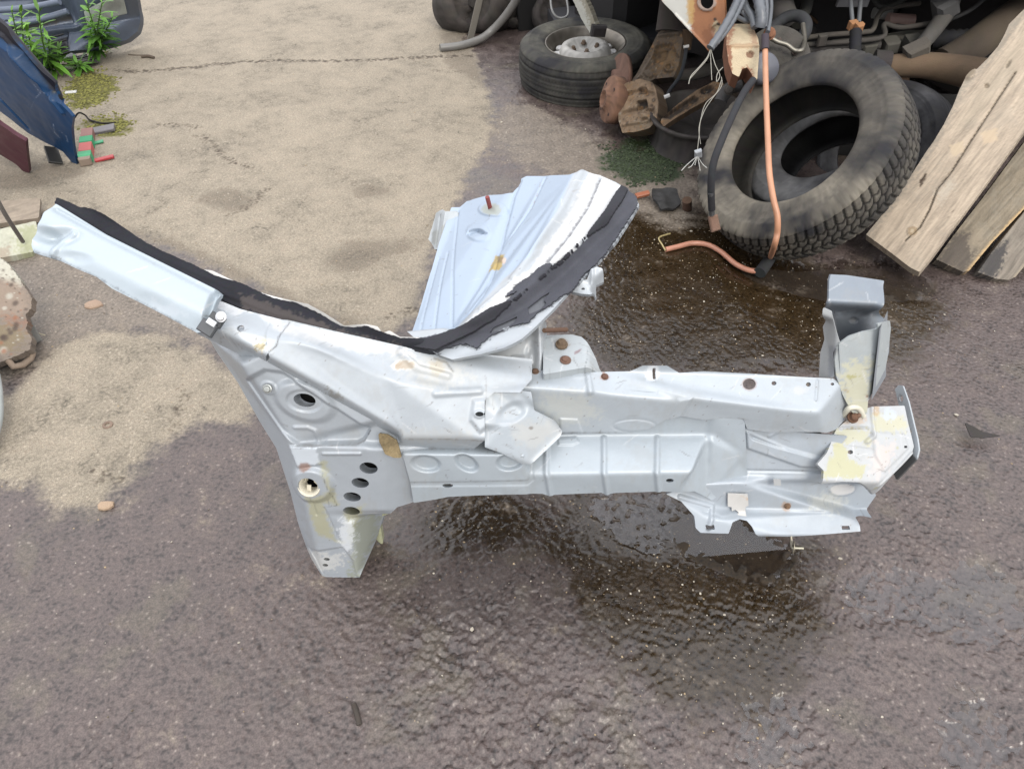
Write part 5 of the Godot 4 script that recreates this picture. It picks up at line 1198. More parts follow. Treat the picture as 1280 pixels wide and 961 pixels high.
	s.paint = [["p", [Vector2(.0721,.2908),Vector2(.05,.1528),Vector2(.0066,.0115),Vector2(-.0435,-.0347),Vector2(-.0839,-.0967),Vector2(-.1402,-.1488),Vector2(-.2588,-.1291),Vector2(-.2736,-.047),Vector2(-.2947,.2237),Vector2(-.3097,.3824),Vector2(-.2347,.4209),Vector2(-.1037,.3264),Vector2(-.0998,.4174)], SILVER_SKY_TINT, 0.008, 0.0, 1.0], ["p", [Vector2(-.0227,-.0466),Vector2(-.0652,-.1013),Vector2(-.1168,-.151),Vector2(-.1372,-.1658),Vector2(-.0947,-.1539),Vector2(-.018,-.101),Vector2(.0492,-.0013),Vector2(.0388,.0046)], BARE_AND_LIT, 0.01, 0.006, 0.8], ["p", [Vector2(.105,.2992),Vector2(.1272,.295),Vector2(.1078,.1807),Vector2(.077,.088),Vector2(.0401,.007),Vector2(.0056,-.0252),Vector2(.0547,.1084),Vector2(.0827,.1956)], BARE_AND_LIT, 0.006, 0.003, 0.6], ["p", [Vector2(.1866,.2529),Vector2(.2102,.2304),Vector2(.21,.2057),Vector2(.1824,.1332),Vector2(.1475,.0458),Vector2(.1248,.009),Vector2(.1063,-.0122),Vector2(.0877,-.0577),Vector2(.0634,-.0732),Vector2(.0467,-.0944),Vector2(.0243,-.1149),Vector2(.0089,-.1394),Vector2(-.0204,-.1469),Vector2(-.0561,-.1701),Vector2(-.0777,-.2008),Vector2(-.0976,-.1889),Vector2(-.1175,-.1927),Vector2(-.1509,-.2079),Vector2(-.2006,-.1906),Vector2(-.1962,-.1755),Vector2(-.1427,-.1677),Vector2(-.0888,-.1539),Vector2(-.051,-.1257),Vector2(-.0332,-.101),Vector2(-.0122,-.0713),Vector2(-.0335,-.0836),Vector2(-.009,-.0509),Vector2(.0112,-.0346),Vector2(.0287,-.0113),Vector2(.0492,.0024),Vector2(.0462,-.0123),Vector2(.0704,.0154),Vector2(.1127,.0819),Vector2(.1379,.1401),Vector2(.1624,.1965)], Color(0.10, 0.105, 0.12), 0.004, 0.011, 0.9], ["p", [Vector2(.1849,.2523),Vector2(.132,.1265),Vector2(.064,.0007),Vector2(.0403,.0012),Vector2(.077,.088),Vector2(.1074,.1862),Vector2(.1307,.293)], BARE_AND_LIT, 0.006, 0.003, 0.7],
		["l", [Vector2(.1276,.2836),Vector2(.1078,.1807),Vector2(.077,.088),Vector2(.0403,.003)], Color(0.16, 0.165, 0.18), 0.003, 0.003, 0.9, 0.0022], ["l", [Vector2(-.0854,.3602),Vector2(-.0935,.2906),Vector2(-.0926,.1471),Vector2(-.0857,.0389),Vector2(-.0842,-.0605),Vector2(-.1098,-.1109),Vector2(-.152,-.1284)], Color(0.2, 0.22, 0.25), 0.003, 0.001, 0.7, 0.0004], ["l", [Vector2(-.0112,.3322),Vector2(-.0338,.2065),Vector2(-.0618,.1349),Vector2(-.0896,.0816)], Color(0.22, 0.25, 0.30), 0.003, 0.002, 0.7, 0.0004],
		["l", [Vector2(-.2768,.3397),Vector2(-.2324,.1592),Vector2(-.1876,-.0008),Vector2(-.1528,-.1326)], Color(0.25, 0.29, 0.35), 0.002, 0.001, 0.6, 0.0003], ["l", [Vector2(-.2502,.1527),Vector2(-.2313,.0414),Vector2(-.1989,-.1212)], Color(0.25, 0.29, 0.35), 0.002, 0.001, 0.6, 0.0003], ["l", [Vector2(-.2745,.1431),Vector2(-.2528,-.0035),Vector2(-.2359,-.112)], Color(0.25, 0.29, 0.35), 0.002, 0.001, 0.5, 0.0003], ["l", [Vector2(-.2449,-.1098),Vector2(-.1368,-.1582),Vector2(-.093,-.1366),Vector2(-.0693,-.0826)], Color(0.25, 0.29, 0.35), 0.002, 0.001, 0.5, 0.0002],
		["e", [Vector2(-.1523,.271),Vector2(.0344,-.0214),Vector2(.0074,-.0286)], Color(0.36, 0.36, 0.22), 0.008, 0.006, 0.55], ["p", [Vector2(-.1001,.0809),Vector2(-.0699,.0626),Vector2(-.0618,.0415),Vector2(-.0725,.0155),Vector2(-.1047,.0271),Vector2(-.106,.0511)], Color(0.42, 0.30, 0.07), 0.003, 0.004, 0.95], ["p", [Vector2(-.0953,.0787),Vector2(-.0655,.0506),Vector2(-.0677,.0312),Vector2(-.0831,.0437)], Color(0.16, 0.10, 0.05), 0.003, 0.006, 0.7], ["e", [Vector2(-.0656,.0404),Vector2(.0054,-.0021),Vector2(.0027,-.0136)], Color(0.7, 0.55, 0.45), 0.002, 0.002, 0.8],
		["l", [Vector2(-.0264,.3424),Vector2(-.0222,.3042),Vector2(-.0301,.2104)], Color(0.28, 0.2, 0.16), 0.002, 0.004, 0.6, 0.0004], ["l", [Vector2(.0752,.2187),Vector2(.0841,.2298),Vector2(.0907,.2291)], Color(0.3, 0.28, 0.27), 0.002, 0.001, 0.8, 0.0008], ["e", [Vector2(.0922,.0914),Vector2(.0008,.0002),Vector2(.0001,-.0012)], DARK, 0.002, 0.001, 0.8]]
	s.specks = [[60, DIRT, 0.0013]]
	s.merge({grime = 0.13, scratches = [[26, Color(0.16, 0.15, 0.14), 0.03], [16, Color(0.62, 0.63, 0.64), 0.05]]})
	put("cowl_and_bulkhead", sheet(s), M.paint, t)
	# black gum on the cowl flange
	var cg := {fr = s.fr, cell = 0.0026, blur = 0.004, rim = 0.009, tone = 0.12, ragged = 0.003, wobble = 0.0012, wobble_f = 12.0}
	cg.base = s.base.map(func(poly): return poly.map(func(p): return p + Vector3(0, 0, 0.006)))
	cg.col = Color(0.075, 0.078, 0.092)
	cg.out = [Vector2(.1866,.2529),Vector2(.2102,.2304),Vector2(.21,.2057),Vector2(.1824,.1332),Vector2(.1475,.0458),Vector2(.1248,.009),Vector2(.1063,-.0122),Vector2(.0877,-.0577),Vector2(.0634,-.0732),Vector2(.0467,-.0944),Vector2(.0243,-.1149),Vector2(.0089,-.1394),Vector2(-.0204,-.1469),Vector2(-.0561,-.1701),Vector2(-.0777,-.2008),Vector2(-.0976,-.1889),Vector2(-.1175,-.1927),Vector2(-.1509,-.2079),Vector2(-.2006,-.1906),Vector2(-.1962,-.1755),Vector2(-.1427,-.1677),Vector2(-.0888,-.1539),Vector2(-.051,-.1257),Vector2(-.0332,-.101),Vector2(-.0122,-.0713),Vector2(-.0335,-.0836),Vector2(-.009,-.0509),Vector2(.0112,-.0346),Vector2(.0287,-.0113),Vector2(.0492,.0024),Vector2(.0462,-.0123),Vector2(.0704,.0154),Vector2(.1127,.0819),Vector2(.1379,.1401),Vector2(.1624,.1965)]
	cg.holes = [["p", [Vector2(.046,-.0573),Vector2(.0287,-.0723),Vector2(.0042,-.1018),Vector2(.0094,-.1188),Vector2(.0295,-.1066),Vector2(.04,-.0899),Vector2(.0328,-.0811)]], ["p", [Vector2(-.0116,-.1224),Vector2(-.0338,-.1384),Vector2(-.0533,-.1502),Vector2(-.0598,-.1661),Vector2(-.0314,-.1547),Vector2(-.0155,-.1388)]]]
	put("glazing_gum", sheet(cg), M.sealant, t)
	cg.col = Color(0.040, 0.041, 0.048)
	cg.base = s.base.map(func(poly): return poly.map(func(p): return p + Vector3(0, 0, 0.018)))
	cg.holes = []
	cg.ragged = 0.0015
	cg.out = [Vector2(.178,.2511),Vector2(.1916,.2444),Vector2(.1786,.1995),Vector2(.15,.1307),Vector2(.1082,.0759),Vector2(.0687,.0086),Vector2(.0231,-.05),Vector2(-.0125,-.0929),Vector2(-.0522,-.138),Vector2(-.0921,-.1696),Vector2(-.1466,-.2079),Vector2(-.1997,-.1944),Vector2(-.1571,-.1775),Vector2(-.0954,-.1499),Vector2(-.0553,-.1176),Vector2(-.0097,-.0933),Vector2(.0246,-.0469),Vector2(.0664,.0098),Vector2(.1127,.0859),Vector2(.1468,.1648),Vector2(.1651,.221)]
	put("gum_bead", sheet(cg), M.sealant, t)
	# stud, its washer, and the bracket on the bulkhead's edge
	put("stud", tube([Vector3(-.0519,.502,-1.7014), Vector3(-.0608,.548,-1.6948)], 0.0055, Color(0.24, 0.06, 0.055), 10), rusty, t)
	s = {fr = Transform3D(Basis(Vector3(.8646,.4089,.2921),Vector3(0,.5812,-.8137),Vector3(-.5025,.7035,.5025)),Vector3(-.15,.45,-1.6)), cell = 0.003, blur = 0.003, rim = 0.012, tone = 0.1, col = Color(0.395, 0.426, 0.441)}
	s.base = [[Vector3(-.1438,.076,-.1071),Vector3(-.1565,.2053,-.1497),Vector3(-.0932,.1727,-.1027),Vector3(-.0805,.043,-.0598)],
		[Vector3(-.0805,.043,-.0598),Vector3(-.0932,.1727,-.1027),Vector3(-.0555,.166,-.1191),Vector3(-.0239,.0178,-.0434)]]
	s.out = [Vector2(-.1561,.1067),Vector2(-.1515,.1922),Vector2(-.1169,.1875),Vector2(-.0921,.1673),Vector2(-.0612,.1662),Vector2(-.0297,.0607),Vector2(-.0364,.0236),Vector2(-.1021,.0525)]
	s.bumps = [["l",[Vector2(-.1046,.0708),Vector2(-.1176,.1647)],-0.008,0.006], ["l",[Vector2(-.0871,.1618),Vector2(-.0745,.0414)],0.006,0.006]]
	s.paint = [["p", [Vector2(-.0924,.1219),Vector2(-.0557,.1162),Vector2(-.0396,.0322),Vector2(-.0805,.043)], Color(0.33, 0.34, 0.31), 0.01, 0.01, 0.7], ["p", [Vector2(-.1509,.1298),Vector2(-.11,.1204),Vector2(-.0957,.0594),Vector2(-.1339,.0865)], Color(0.25, 0.26, 0.24), 0.008, 0.004, 0.7]]
	put("edge_bracket", sheet(s), M.dull_paint, t)
	# web and top plate of the strut tower
	s = {fr = Transform3D(Basis(Vector3(1,0,0),Vector3(0,.9781,-.2079),Vector3(0,.2079,.9781)),Vector3(.05,.5,-1.16)), cell = 0.003, blur = 0.004, rim = 0.006, tone = 0.03, col = Color(0.432, 0.461, 0.486)}
	s.base = [[Vector3(-.0985,.0118,-.0384),Vector3(-.0177,.0407,-.0527),Vector3(-.018,-.0434,.0112),Vector3(-.114,-.0434,.0112)],
		[Vector3(-.0178,.0551,-.0599),Vector3(.0066,.0717,-.0257),Vector3(.0119,-.0365,.0229),Vector3(-.018,-.0434,.0112)],
		[Vector3(.0066,.0717,-.0257),Vector3(.023,.0282,-.0962),Vector3(.0229,-.0707,-.0355),Vector3(.0119,-.0365,.0229)]]
	s.out = [Vector2(-.1305,-.0067),Vector2(-.0661,.0013),Vector2(-.0258,.0209),Vector2(-.0053,.0471),Vector2(.0066,.0702),Vector2(.0208,.0302),Vector2(.0229,-.0651),Vector2(-.05,-.0409),Vector2(-.1206,-.0336)]
	s.bumps = [["p",[Vector2(-.05,-.0137),Vector2(-.0116,-.0106),Vector2(-.01,-.0233),Vector2(-.0532,-.0263)],0.008,0.003], ["e",[Vector2(-.0116,-.0132),Vector2(.0095,.0021),Vector2(-.0001,-.0235)],-0.008,0.01]]
	s.merge({grime = 0.13, scratches = [[26, Color(0.16, 0.15, 0.14), 0.03], [16, Color(0.62, 0.63, 0.64), 0.05]]})
	put("tower_web", sheet(s), M.paint, t)
	s = {fr = Transform3D(Basis(Vector3(1,0,0),Vector3(0,.1045,-.9945),Vector3(0,.9945,.1045)),Vector3(.14,.5,-1.17)), cell = 0.0026, blur = 0.004, rim = 0.03, tone = 0.03, col = Color(0.392, 0.428, 0.445)}
	s.base = [[Vector3(-.0872,.0726,-.0076),Vector3(.0165,.0674,-.0071),Vector3(.0074,-.0656,-.0011),Vector3(-.0903,-.0656,-.0011)],
		[Vector3(.0165,.0674,-.0071),Vector3(.0608,.0498,-.0555),Vector3(.0529,-.0361,-.0465),Vector3(.0074,-.0656,-.0011)]]
	s.out = [Vector2(-.0762,.0508),Vector2(-.0172,.053),Vector2(.0019,.0458),Vector2(.0139,.0291),Vector2(.0293,.0001),Vector2(.039,-.0337),Vector2(-.0794,-.0613)]
	s.paint = [["l", [Vector2(-.0639,.0293),Vector2(-.0428,.0293),Vector2(-.0263,.0363)], DIRT, 0.002, 0.002, 0.5, 0.0002], ["l", [Vector2(.0137,.0268),Vector2(.0091,-.017),Vector2(.0008,-.0482)], DARK, 0.002, 0.001, 0.8, 0.0003], ["p", [Vector2(-.0152,.0013),Vector2(.0015,.0128),Vector2(-.0039,.0036),Vector2(-.014,-.0056)], Color(0.22, 0.14, 0.15), 0.002, 0.002, 0.8], ["e", [Vector2(-.0381,.0269),Vector2(.0146,0),Vector2(-.0007,-.0164)], Color(0.28, 0.22, 0.16), 0.006, 0.004, 0.5]]
	s.merge({grime = 0.13, scratches = [[26, Color(0.16, 0.15, 0.14), 0.03], [16, Color(0.62, 0.63, 0.64), 0.05]]})
	put("strut_tower_top", sheet(s), M.paint, t)
	s = {fr = Transform3D(Basis(Vector3(1,0,0),Vector3(0,.9903,-.1392),Vector3(0,.1392,.9903)),Vector3(.14,.4,-1.14)), cell = 0.006, blur = 0.0, rim = 0.01, col = Color(0.387, 0.422, 0.450), base = [[Vector3(-.0777,.0636,.0089),Vector3(.039,.0636,.0089),Vector3(.0337,-.1425,-.0099),Vector3(-.0723,-.1425,-.0099)]], out = [Vector2(-.078,.0759),Vector2(.0387,.0677),Vector2(.0296,-.1328),Vector2(-.0708,-.1328)]}
	put("strut_tower_wall", sheet(s), M.dull_paint, t)
	bolt(t, Vector3(.0998,.5,-1.1892), Vector3(0.05, 1, 0.1), 0.0085, 0.012, Color(0.13, 0.09, 0.055), rusty)
	bolt(t, Vector3(.1059,.496,-1.1474), Vector3(0.05, 1, 0.1), 0.0075, 0.006, Color(0.15, 0.085, 0.06), rusty)
	# small white bracket past the cowl
	s = {fr = Transform3D(Basis(Vector3(1,0,0),Vector3(0,.5,-.866),Vector3(0,.866,.5)),Vector3(.2,.55,-1.32)), cell = 0.0025, blur = 0.003, rim = 0.012, tone = 0.03, col = Color(0.432, 0.468, 0.500)}
	s.base = [[Vector3(-.0928,-.0211,.0179),Vector3(-.0302,.0085,.0124),Vector3(-.0324,-.0282,.0221),Vector3(-.0811,-.0187,.0165)],
		[Vector3(-.0646,.0061,.0253),Vector3(-.0228,.027,.0421),Vector3(-.0098,.0062,.0369),Vector3(-.0313,-.0038,.0195),Vector3(-.0319,-.0235,.0193),Vector3(-.0808,-.0138,.0138)],
		[Vector3(-.0321,.0012,.0282),Vector3(-.0034,.0172,.0132),Vector3(-.0037,.0044,-.0025),Vector3(-.0201,-.0208,-.0457),Vector3(-.0377,-.0201,.0116)]]
	s.out = [Vector2(-.0808,-.0123),Vector2(-.0646,.0001),Vector2(-.045,.0038),Vector2(-.0389,.0192),Vector2(-.026,.0258),Vector2(-.0148,.0218),Vector2(-.0083,.0091),Vector2(-.0061,.0082),Vector2(-.0252,-.0026),Vector2(-.0208,-.0184),Vector2(-.0389,-.0281),Vector2(-.0585,-.0257),Vector2(-.0746,-.0211)]
	s.holes = [["e", [Vector2(-.0531,-.0144),Vector2(.0039,-.0003),Vector2(0,-.0024)]]]
	s.bumps = [["l",[Vector2(-.0356,.019),Vector2(-.0348,-.0059),Vector2(-.0238,-.0151)],0.006,0.006]]
	put("wing_bracket", sheet(s), M.paint, t)
	# radiator support stump
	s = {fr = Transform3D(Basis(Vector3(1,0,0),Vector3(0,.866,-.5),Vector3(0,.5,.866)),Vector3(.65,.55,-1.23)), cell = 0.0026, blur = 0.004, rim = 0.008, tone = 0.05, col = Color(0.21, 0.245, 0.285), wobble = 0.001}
	s.base = [[Vector3(-.0053,.077,-.0479),Vector3(.1375,.0633,-.0558),Vector3(.1187,.0078,-.0244),Vector3(-.0106,.0148,-.0203)],
		[Vector3(-.0106,.0148,-.0203),Vector3(.1187,.0078,-.0244),Vector3(.1519,-.0141,-.089),Vector3(.017,-.0067,-.0847)],
		[Vector3(.017,-.0067,-.0847),Vector3(.1519,-.0141,-.089),Vector3(.1857,-.1549,-.1125),Vector3(.0528,-.1607,-.139)],
		[Vector3(.1157,.0684,-.0529),Vector3(.1116,.0621,.0012),Vector3(.1061,.0039,.0196),Vector3(.0998,-.0171,.0075),Vector3(.1,.0068,-.0191)]]
	s.out = [Vector2(.0026,.0723),Vector2(.0383,.0704),Vector2(.1132,.0596),Vector2(.1113,.0519),Vector2(.1087,.0241),Vector2(.1051,.0051),Vector2(.158,-.0369),Vector2(.1681,-.0996),Vector2(.1601,-.156),Vector2(.0662,-.1403),Vector2(.0336,-.0371),Vector2(.0187,-.0139),Vector2(-.0073,.0148),Vector2(-.0017,.0613)]
	s.bumps = [["e",[Vector2(.0788,-.0279),Vector2(.0086,0),Vector2(.0009,-.0053)],-0.004,0.002]]
	s.paint = [["e", [Vector2(.0788,-.0279),Vector2(.0069,0),Vector2(.0008,-.0044)], Color(0.42, 0.4, 0.36), 0.002, 0.001, 0.9], ["p", [Vector2(.0789,.0529),Vector2(.1129,.0566),Vector2(.1062,.011),Vector2(.0962,.0172),Vector2(.1013,.0295)], Color(0.20, 0.225, 0.26), 0.03, 0.02, 0.5], ["l", [Vector2(.0016,.0125),Vector2(.0531,.0086),Vector2(.1022,.006)], Color(0.20, 0.22, 0.25), 0.006, 0.012, 0.5, 0.001], ["p", [Vector2(.0218,-.0138),Vector2(.1021,-.0075),Vector2(.1793,-.1552),Vector2(.0561,-.1606)], Color(0.10, 0.11, 0.125), 0.03, 0.01, 0.85]]  # last patch paints the shade inside the open box onto the plate
	s.merge({grime = 0.13, scratches = [[26, Color(0.16, 0.15, 0.14), 0.03], [16, Color(0.62, 0.63, 0.64), 0.05]]})
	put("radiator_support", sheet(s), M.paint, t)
	s = {fr = Transform3D(Basis(Vector3(1,0,0),Vector3(0,.866,-.5),Vector3(0,.5,.866)),Vector3(.65,.5,-1.17)), cell = 0.0026, blur = 0.0035, rim = 0.006, tone = 0.04, col = Color(0.366, 0.401, 0.410), wobble = 0.001}
	s.base = [[Vector3(-.0137,.0489,.0167),Vector3(.0709,.0489,.0167),Vector3(.0758,-.0167,.0077),Vector3(.0836,-.1389,-.0167),Vector3(.0441,-.1389,-.0167),Vector3(.0061,-.0512,-.0007)],
		[Vector3(.0677,.0576,.0217),Vector3(.1206,.057,-.0364),Vector3(.1314,-.0448,-.049),Vector3(.0889,-.1159,-.0265),Vector3(.0774,-.0167,.0077)]]
	s.out = [Vector2(-.0064,.0145),Vector2(.0139,.0327),Vector2(.0407,.0424),Vector2(.0665,.0473),Vector2(.064,.0597),Vector2(.1104,.057),Vector2(.1176,.0412),Vector2(.1193,-.0086),Vector2(.1182,-.0459),Vector2(.0918,-.0899),Vector2(.0768,-.1032),Vector2(.0796,-.1353),Vector2(.0494,-.1317),Vector2(.023,-.0928),Vector2(.0029,-.0511),Vector2(-.006,-.0172)]
	s.paint = [["p", [Vector2(.0148,-.0257),Vector2(.0665,-.0168),Vector2(.0851,-.1298),Vector2(.0426,-.1299),Vector2(.0123,-.0684)], Color(0.55, 0.53, 0.37), 0.02, 0.02, 0.7], ["e", [Vector2(.0356,-.053),Vector2(.008,0),Vector2(.0006,-.0034)], Color(0.34, 0.32, 0.1), 0.004, 0.006, 0.7], ["e", [Vector2(.0278,-.0823),Vector2(.0049,0),Vector2(.0009,-.0052)], Color(0.35, 0.25, 0.1), 0.004, 0.005, 0.7], ["e", [Vector2(.0735,-.0944),Vector2(.0032,0),Vector2(.0007,-.0035)], RUST, 0.003, 0.002, 0.6]]
	s.merge({grime = 0.13, scratches = [[26, Color(0.16, 0.15, 0.14), 0.03], [16, Color(0.62, 0.63, 0.64), 0.05]]})
	put("support_front_wall", sheet(s), M.paint, t)
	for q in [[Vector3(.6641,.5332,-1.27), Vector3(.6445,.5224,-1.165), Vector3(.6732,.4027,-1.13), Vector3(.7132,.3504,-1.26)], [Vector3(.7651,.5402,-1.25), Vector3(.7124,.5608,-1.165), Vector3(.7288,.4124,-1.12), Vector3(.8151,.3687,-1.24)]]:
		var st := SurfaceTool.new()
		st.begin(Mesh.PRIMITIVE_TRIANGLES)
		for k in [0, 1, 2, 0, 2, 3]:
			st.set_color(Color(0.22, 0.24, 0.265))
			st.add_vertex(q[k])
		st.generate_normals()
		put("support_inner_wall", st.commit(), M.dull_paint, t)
	s = {fr = Transform3D(Basis(Vector3(.8192,0,.5736),Vector3(.1962,.9397,-.2802),Vector3(-.539,.342,.7698)),Vector3(.6,.5,-1.2)), cell = 0.003, blur = 0.004, rim = 0.005, tone = 0.05, col = Color(0.392, 0.408, 0.410)}
	s.base = [[Vector3(.0028,.0361,-.0539),Vector3(.0339,.0629,.0106),Vector3(.0754,-.0549,.0018),Vector3(.0411,-.0811,-.0341)]]
	s.out = [Vector2(.0027,.0769),Vector2(.0201,.0751),Vector2(.0326,.0538),Vector2(.056,.0221),Vector2(.0515,-.0034),Vector2(.072,-.0518),Vector2(.0424,-.0742),Vector2(.025,-.0247),Vector2(.0229,.0042),Vector2(.0095,.0254),Vector2(.0122,.0442)]
	s.paint = [["p", [Vector2(.0363,-.0012),Vector2(.0503,.0124),Vector2(.0769,-.0464),Vector2(.0613,-.0599)], Color(0.22, 0.24, 0.27), 0.006, 0.002, 0.6]]
	put("support_side_wall", sheet(s), M.paint, t)
	# chassis rail end in peeling primer, with its bumper flange
	s = {fr = Transform3D(Basis(Vector3(1,0,0),Vector3(0,.6428,-.766),Vector3(0,.766,.6428)),Vector3(.72,.36,-1.08)), cell = 0.0022, blur = 0.004, rim = 0.012, tone = 0.04, col = Color(0.430, 0.449, 0.459), wobble = 0.0012}
	s.base = [[Vector3(-.0382,.0686,-.0272),Vector3(.1318,.0743,-.0826),Vector3(.1308,-.004,-.067),Vector3(.0422,-.006,-.0305),Vector3(-.0375,-.0056,-.0378)],
		[Vector3(-.0375,-.0056,-.0378),Vector3(.0422,-.006,-.0305),Vector3(.0369,-.1046,-.0313),Vector3(-.0833,-.1045,-.0188),Vector3(-.0943,-.0474,-.0254)],
		[Vector3(.0422,-.006,-.0305),Vector3(.1308,-.004,-.067),Vector3(.1293,-.0431,-.0591),Vector3(.0369,-.1046,-.0313)],
		[Vector3(.0369,-.1046,-.0313),Vector3(.1293,-.0431,-.0591),Vector3(.1548,-.062,-.1205),Vector3(.068,-.1395,-.1196)]]
	s.out = [Vector2(-.025,.0256),Vector2(-.0086,.0438),Vector2(.0419,.0574),Vector2(.1212,.0616),Vector2(.1236,.0217),Vector2(.1284,-.0262),Vector2(.117,-.0465),Vector2(.0788,-.0832),Vector2(.0492,-.1267),Vector2(.0155,-.1095),Vector2(-.0041,-.1013),Vector2(-.0418,-.0997),Vector2(-.0851,-.1045),Vector2(-.0803,-.0769),Vector2(-.0926,-.0639),Vector2(-.0694,-.0407),Vector2(-.0564,-.0174),Vector2(-.0441,.0093)]
	s.bumps = [["l",[Vector2(.038,.0573),Vector2(.0295,-.006),Vector2(.0162,-.0175)],0.005,0.007], ["l",[Vector2(-.0409,.0109),Vector2(.0198,.0105)],-0.003,0.004], ["l",[Vector2(-.0569,-.0224),Vector2(.0248,-.034)],-0.002,0.003], ["p",[Vector2(.0262,.0023),Vector2(.1068,.0006),Vector2(.1128,-.0298),Vector2(.0499,-.0801),Vector2(.0305,-.0472)],0.003,0.006], ["l",[Vector2(.1194,-.0398),Vector2(.0337,-.1162)],0.006,0.005]]
	s.holes = [["e", [Vector2(-.018,-.0389),Vector2(.0059,0),Vector2(-.0005,-.0043)]], ["p", [Vector2(.1011,-.025),Vector2(.1096,-.0248),Vector2(.1086,-.0299),Vector2(.1001,-.03)]]]
	s.paint = [["p", [Vector2(-.0513,-.0191),Vector2(-.0287,-.019),Vector2(-.0227,-.0555),Vector2(.0104,-.0669),Vector2(.0003,-.0932),Vector2(-.0785,-.0916),Vector2(-.0803,-.0769),Vector2(-.0597,-.0473)], Color(0.43, 0.42, 0.24), 0.006, 0.008, 0.8], ["p", [Vector2(-.0409,.0093),Vector2(.0182,.0089),Vector2(.0222,-.0241),Vector2(-.0061,-.0174),Vector2(-.0492,-.0307)], Color(0.46, 0.45, 0.29), 0.006, 0.012, 0.7], ["p", [Vector2(.0395,.0436),Vector2(.1147,.0387),Vector2(.1169,.0077),Vector2(.0448,.0025),Vector2(.0282,.0157)], Color(0.50, 0.48, 0.31), 0.01, 0.012, 0.65], ["e", [Vector2(.0464,.0489),Vector2(.01,.0003),Vector2(-.0018,-.0104)], Color(0.42, 0.30, 0.17), 0.005, 0.004, 0.7], ["e", [Vector2(.0789,.0412),Vector2(.0181,.0005),Vector2(-.0025,-.0139)], Color(0.47, 0.52, 0.58), 0.006, 0.006, 0.8],
		["p", [Vector2(.0334,-.0225),Vector2(.0807,-.022),Vector2(.0625,-.0636),Vector2(.0312,-.0932),Vector2(.0192,-.0801)], Color(0.62, 0.52, 0.47), 0.02, 0.015, 0.45], ["p", [Vector2(-.0346,.0224),Vector2(-.0081,.0455),Vector2(.0218,.0362),Vector2(.0102,.0188)], Color(0.50, 0.37, 0.25), 0.008, 0.01, 0.6], ["l", [Vector2(-.0377,.0109),Vector2(.0198,.0089)], Color(0.12, 0.08, 0.06), 0.003, 0.002, 0.7, 0.0006]]
	s.specks = [[30, DIRT, 0.0014], [40, PRIMER, 0.003]]
	s.merge({grime = 0.13, scratches = [[26, Color(0.16, 0.15, 0.14), 0.03], [16, Color(0.62, 0.63, 0.64), 0.05]]})
	put("rail_end", sheet(s), M.dull_paint, t)
	s = {fr = Transform3D(Basis(Vector3(.3561,.9233,.1443),Vector3(0,.1544,-.988),Vector3(-.9345,.3518,.055)),Vector3(.8498,.2955,-1.13)), cell = 0.003, blur = 0.002, rim = 0.004, back = true, tone = 0.06, col = Color(0.378, 0.414, 0.441)}
	s.out = [Vector2(.0089,.1212),Vector2(.0219,.123),Vector2(.0304,.1145),Vector2(.0287,.0718),Vector2(.0159,-.0163),Vector2(.0098,-.0406),Vector2(-.0038,-.0563),Vector2(-.068,-.0707),Vector2(-.0695,-.0518),Vector2(-.0092,-.0371),Vector2(.0014,.0304),Vector2(.0037,.0804)]
	s.holes = [["e", [Vector2(.0151,.0901),Vector2(.0048,-.0034),Vector2(-.0029,-.0068)]], ["e", [Vector2(.0053,.0069),Vector2(.0036,-.0023),Vector2(-.0028,-.0065)]]]
	s.paint = [["p", [Vector2(-.0092,-.0371),Vector2(-.0021,-.0573),Vector2(-.0687,-.0723),Vector2(-.0721,-.0523)], Color(0.05, 0.05, 0.05), 0.004, 0.001, 0.95], ["e", [Vector2(.0133,.0914),Vector2(.0065,-.0046),Vector2(-.0043,-.0101)], Color(0.2, 0.2, 0.2), 0.004, 0.003, 0.6]]
	put("bumper_flange", sheet(s), M.dull_paint, t)
	put("clamp", tube([Vector3(.6901,.3562,-1.13), Vector3(.6903,.3896,-1.12), Vector3(.7083,.3896,-1.12), Vector3(.727,.3663,-1.12)], 0.006, Color(0.62, 0.6, 0.5), 8), M.dull_paint, t)
	bolt(t, Vector3(.7021,.3667,-1.115), Vector3(0.1, 0.8, 0.5), 0.008, 0.012, Color(0.12, 0.062, 0.036), rusty)
	bolt(t, Vector3(.7101,.3707,-1.118), Vector3(0.4, 0.6, 0.6), 0.005, 0.009, Color(0.15, 0.085, 0.055), rusty)
	# screw with a washer hanging under the lip
	var scr: Vector3 = Vector3(.6244,.0902,-.99)
	put("hanging_screw", tube([Vector3(.617,.0956,-1.02), Vector3(.6183,.0759,-1)], 0.0035, Color(0.35, 0.32, 0.26), 8), M.steel, t)
	put("hanging_screw", tube([scr + Vector3(-0.012, -0.002, 0), scr + Vector3(0.012, 0.002, 0.004)], 0.0035, Color(0.5, 0.48, 0.38), 8), M.steel, t)
	put("washer", lathe(facing(scr + Vector3(-0.008, 0, 0), Vector3(1, 0.1, 0.3)), [Vector2(0.003, -0.001), Vector2(0.014, -0.001), Vector2(0.0145, 0), Vector2(0.014, 0.001), Vector2(0.003, 0.001)], 20, func(a, k, q): return Color(0.48, 0.44, 0.34)), M.steel, t)
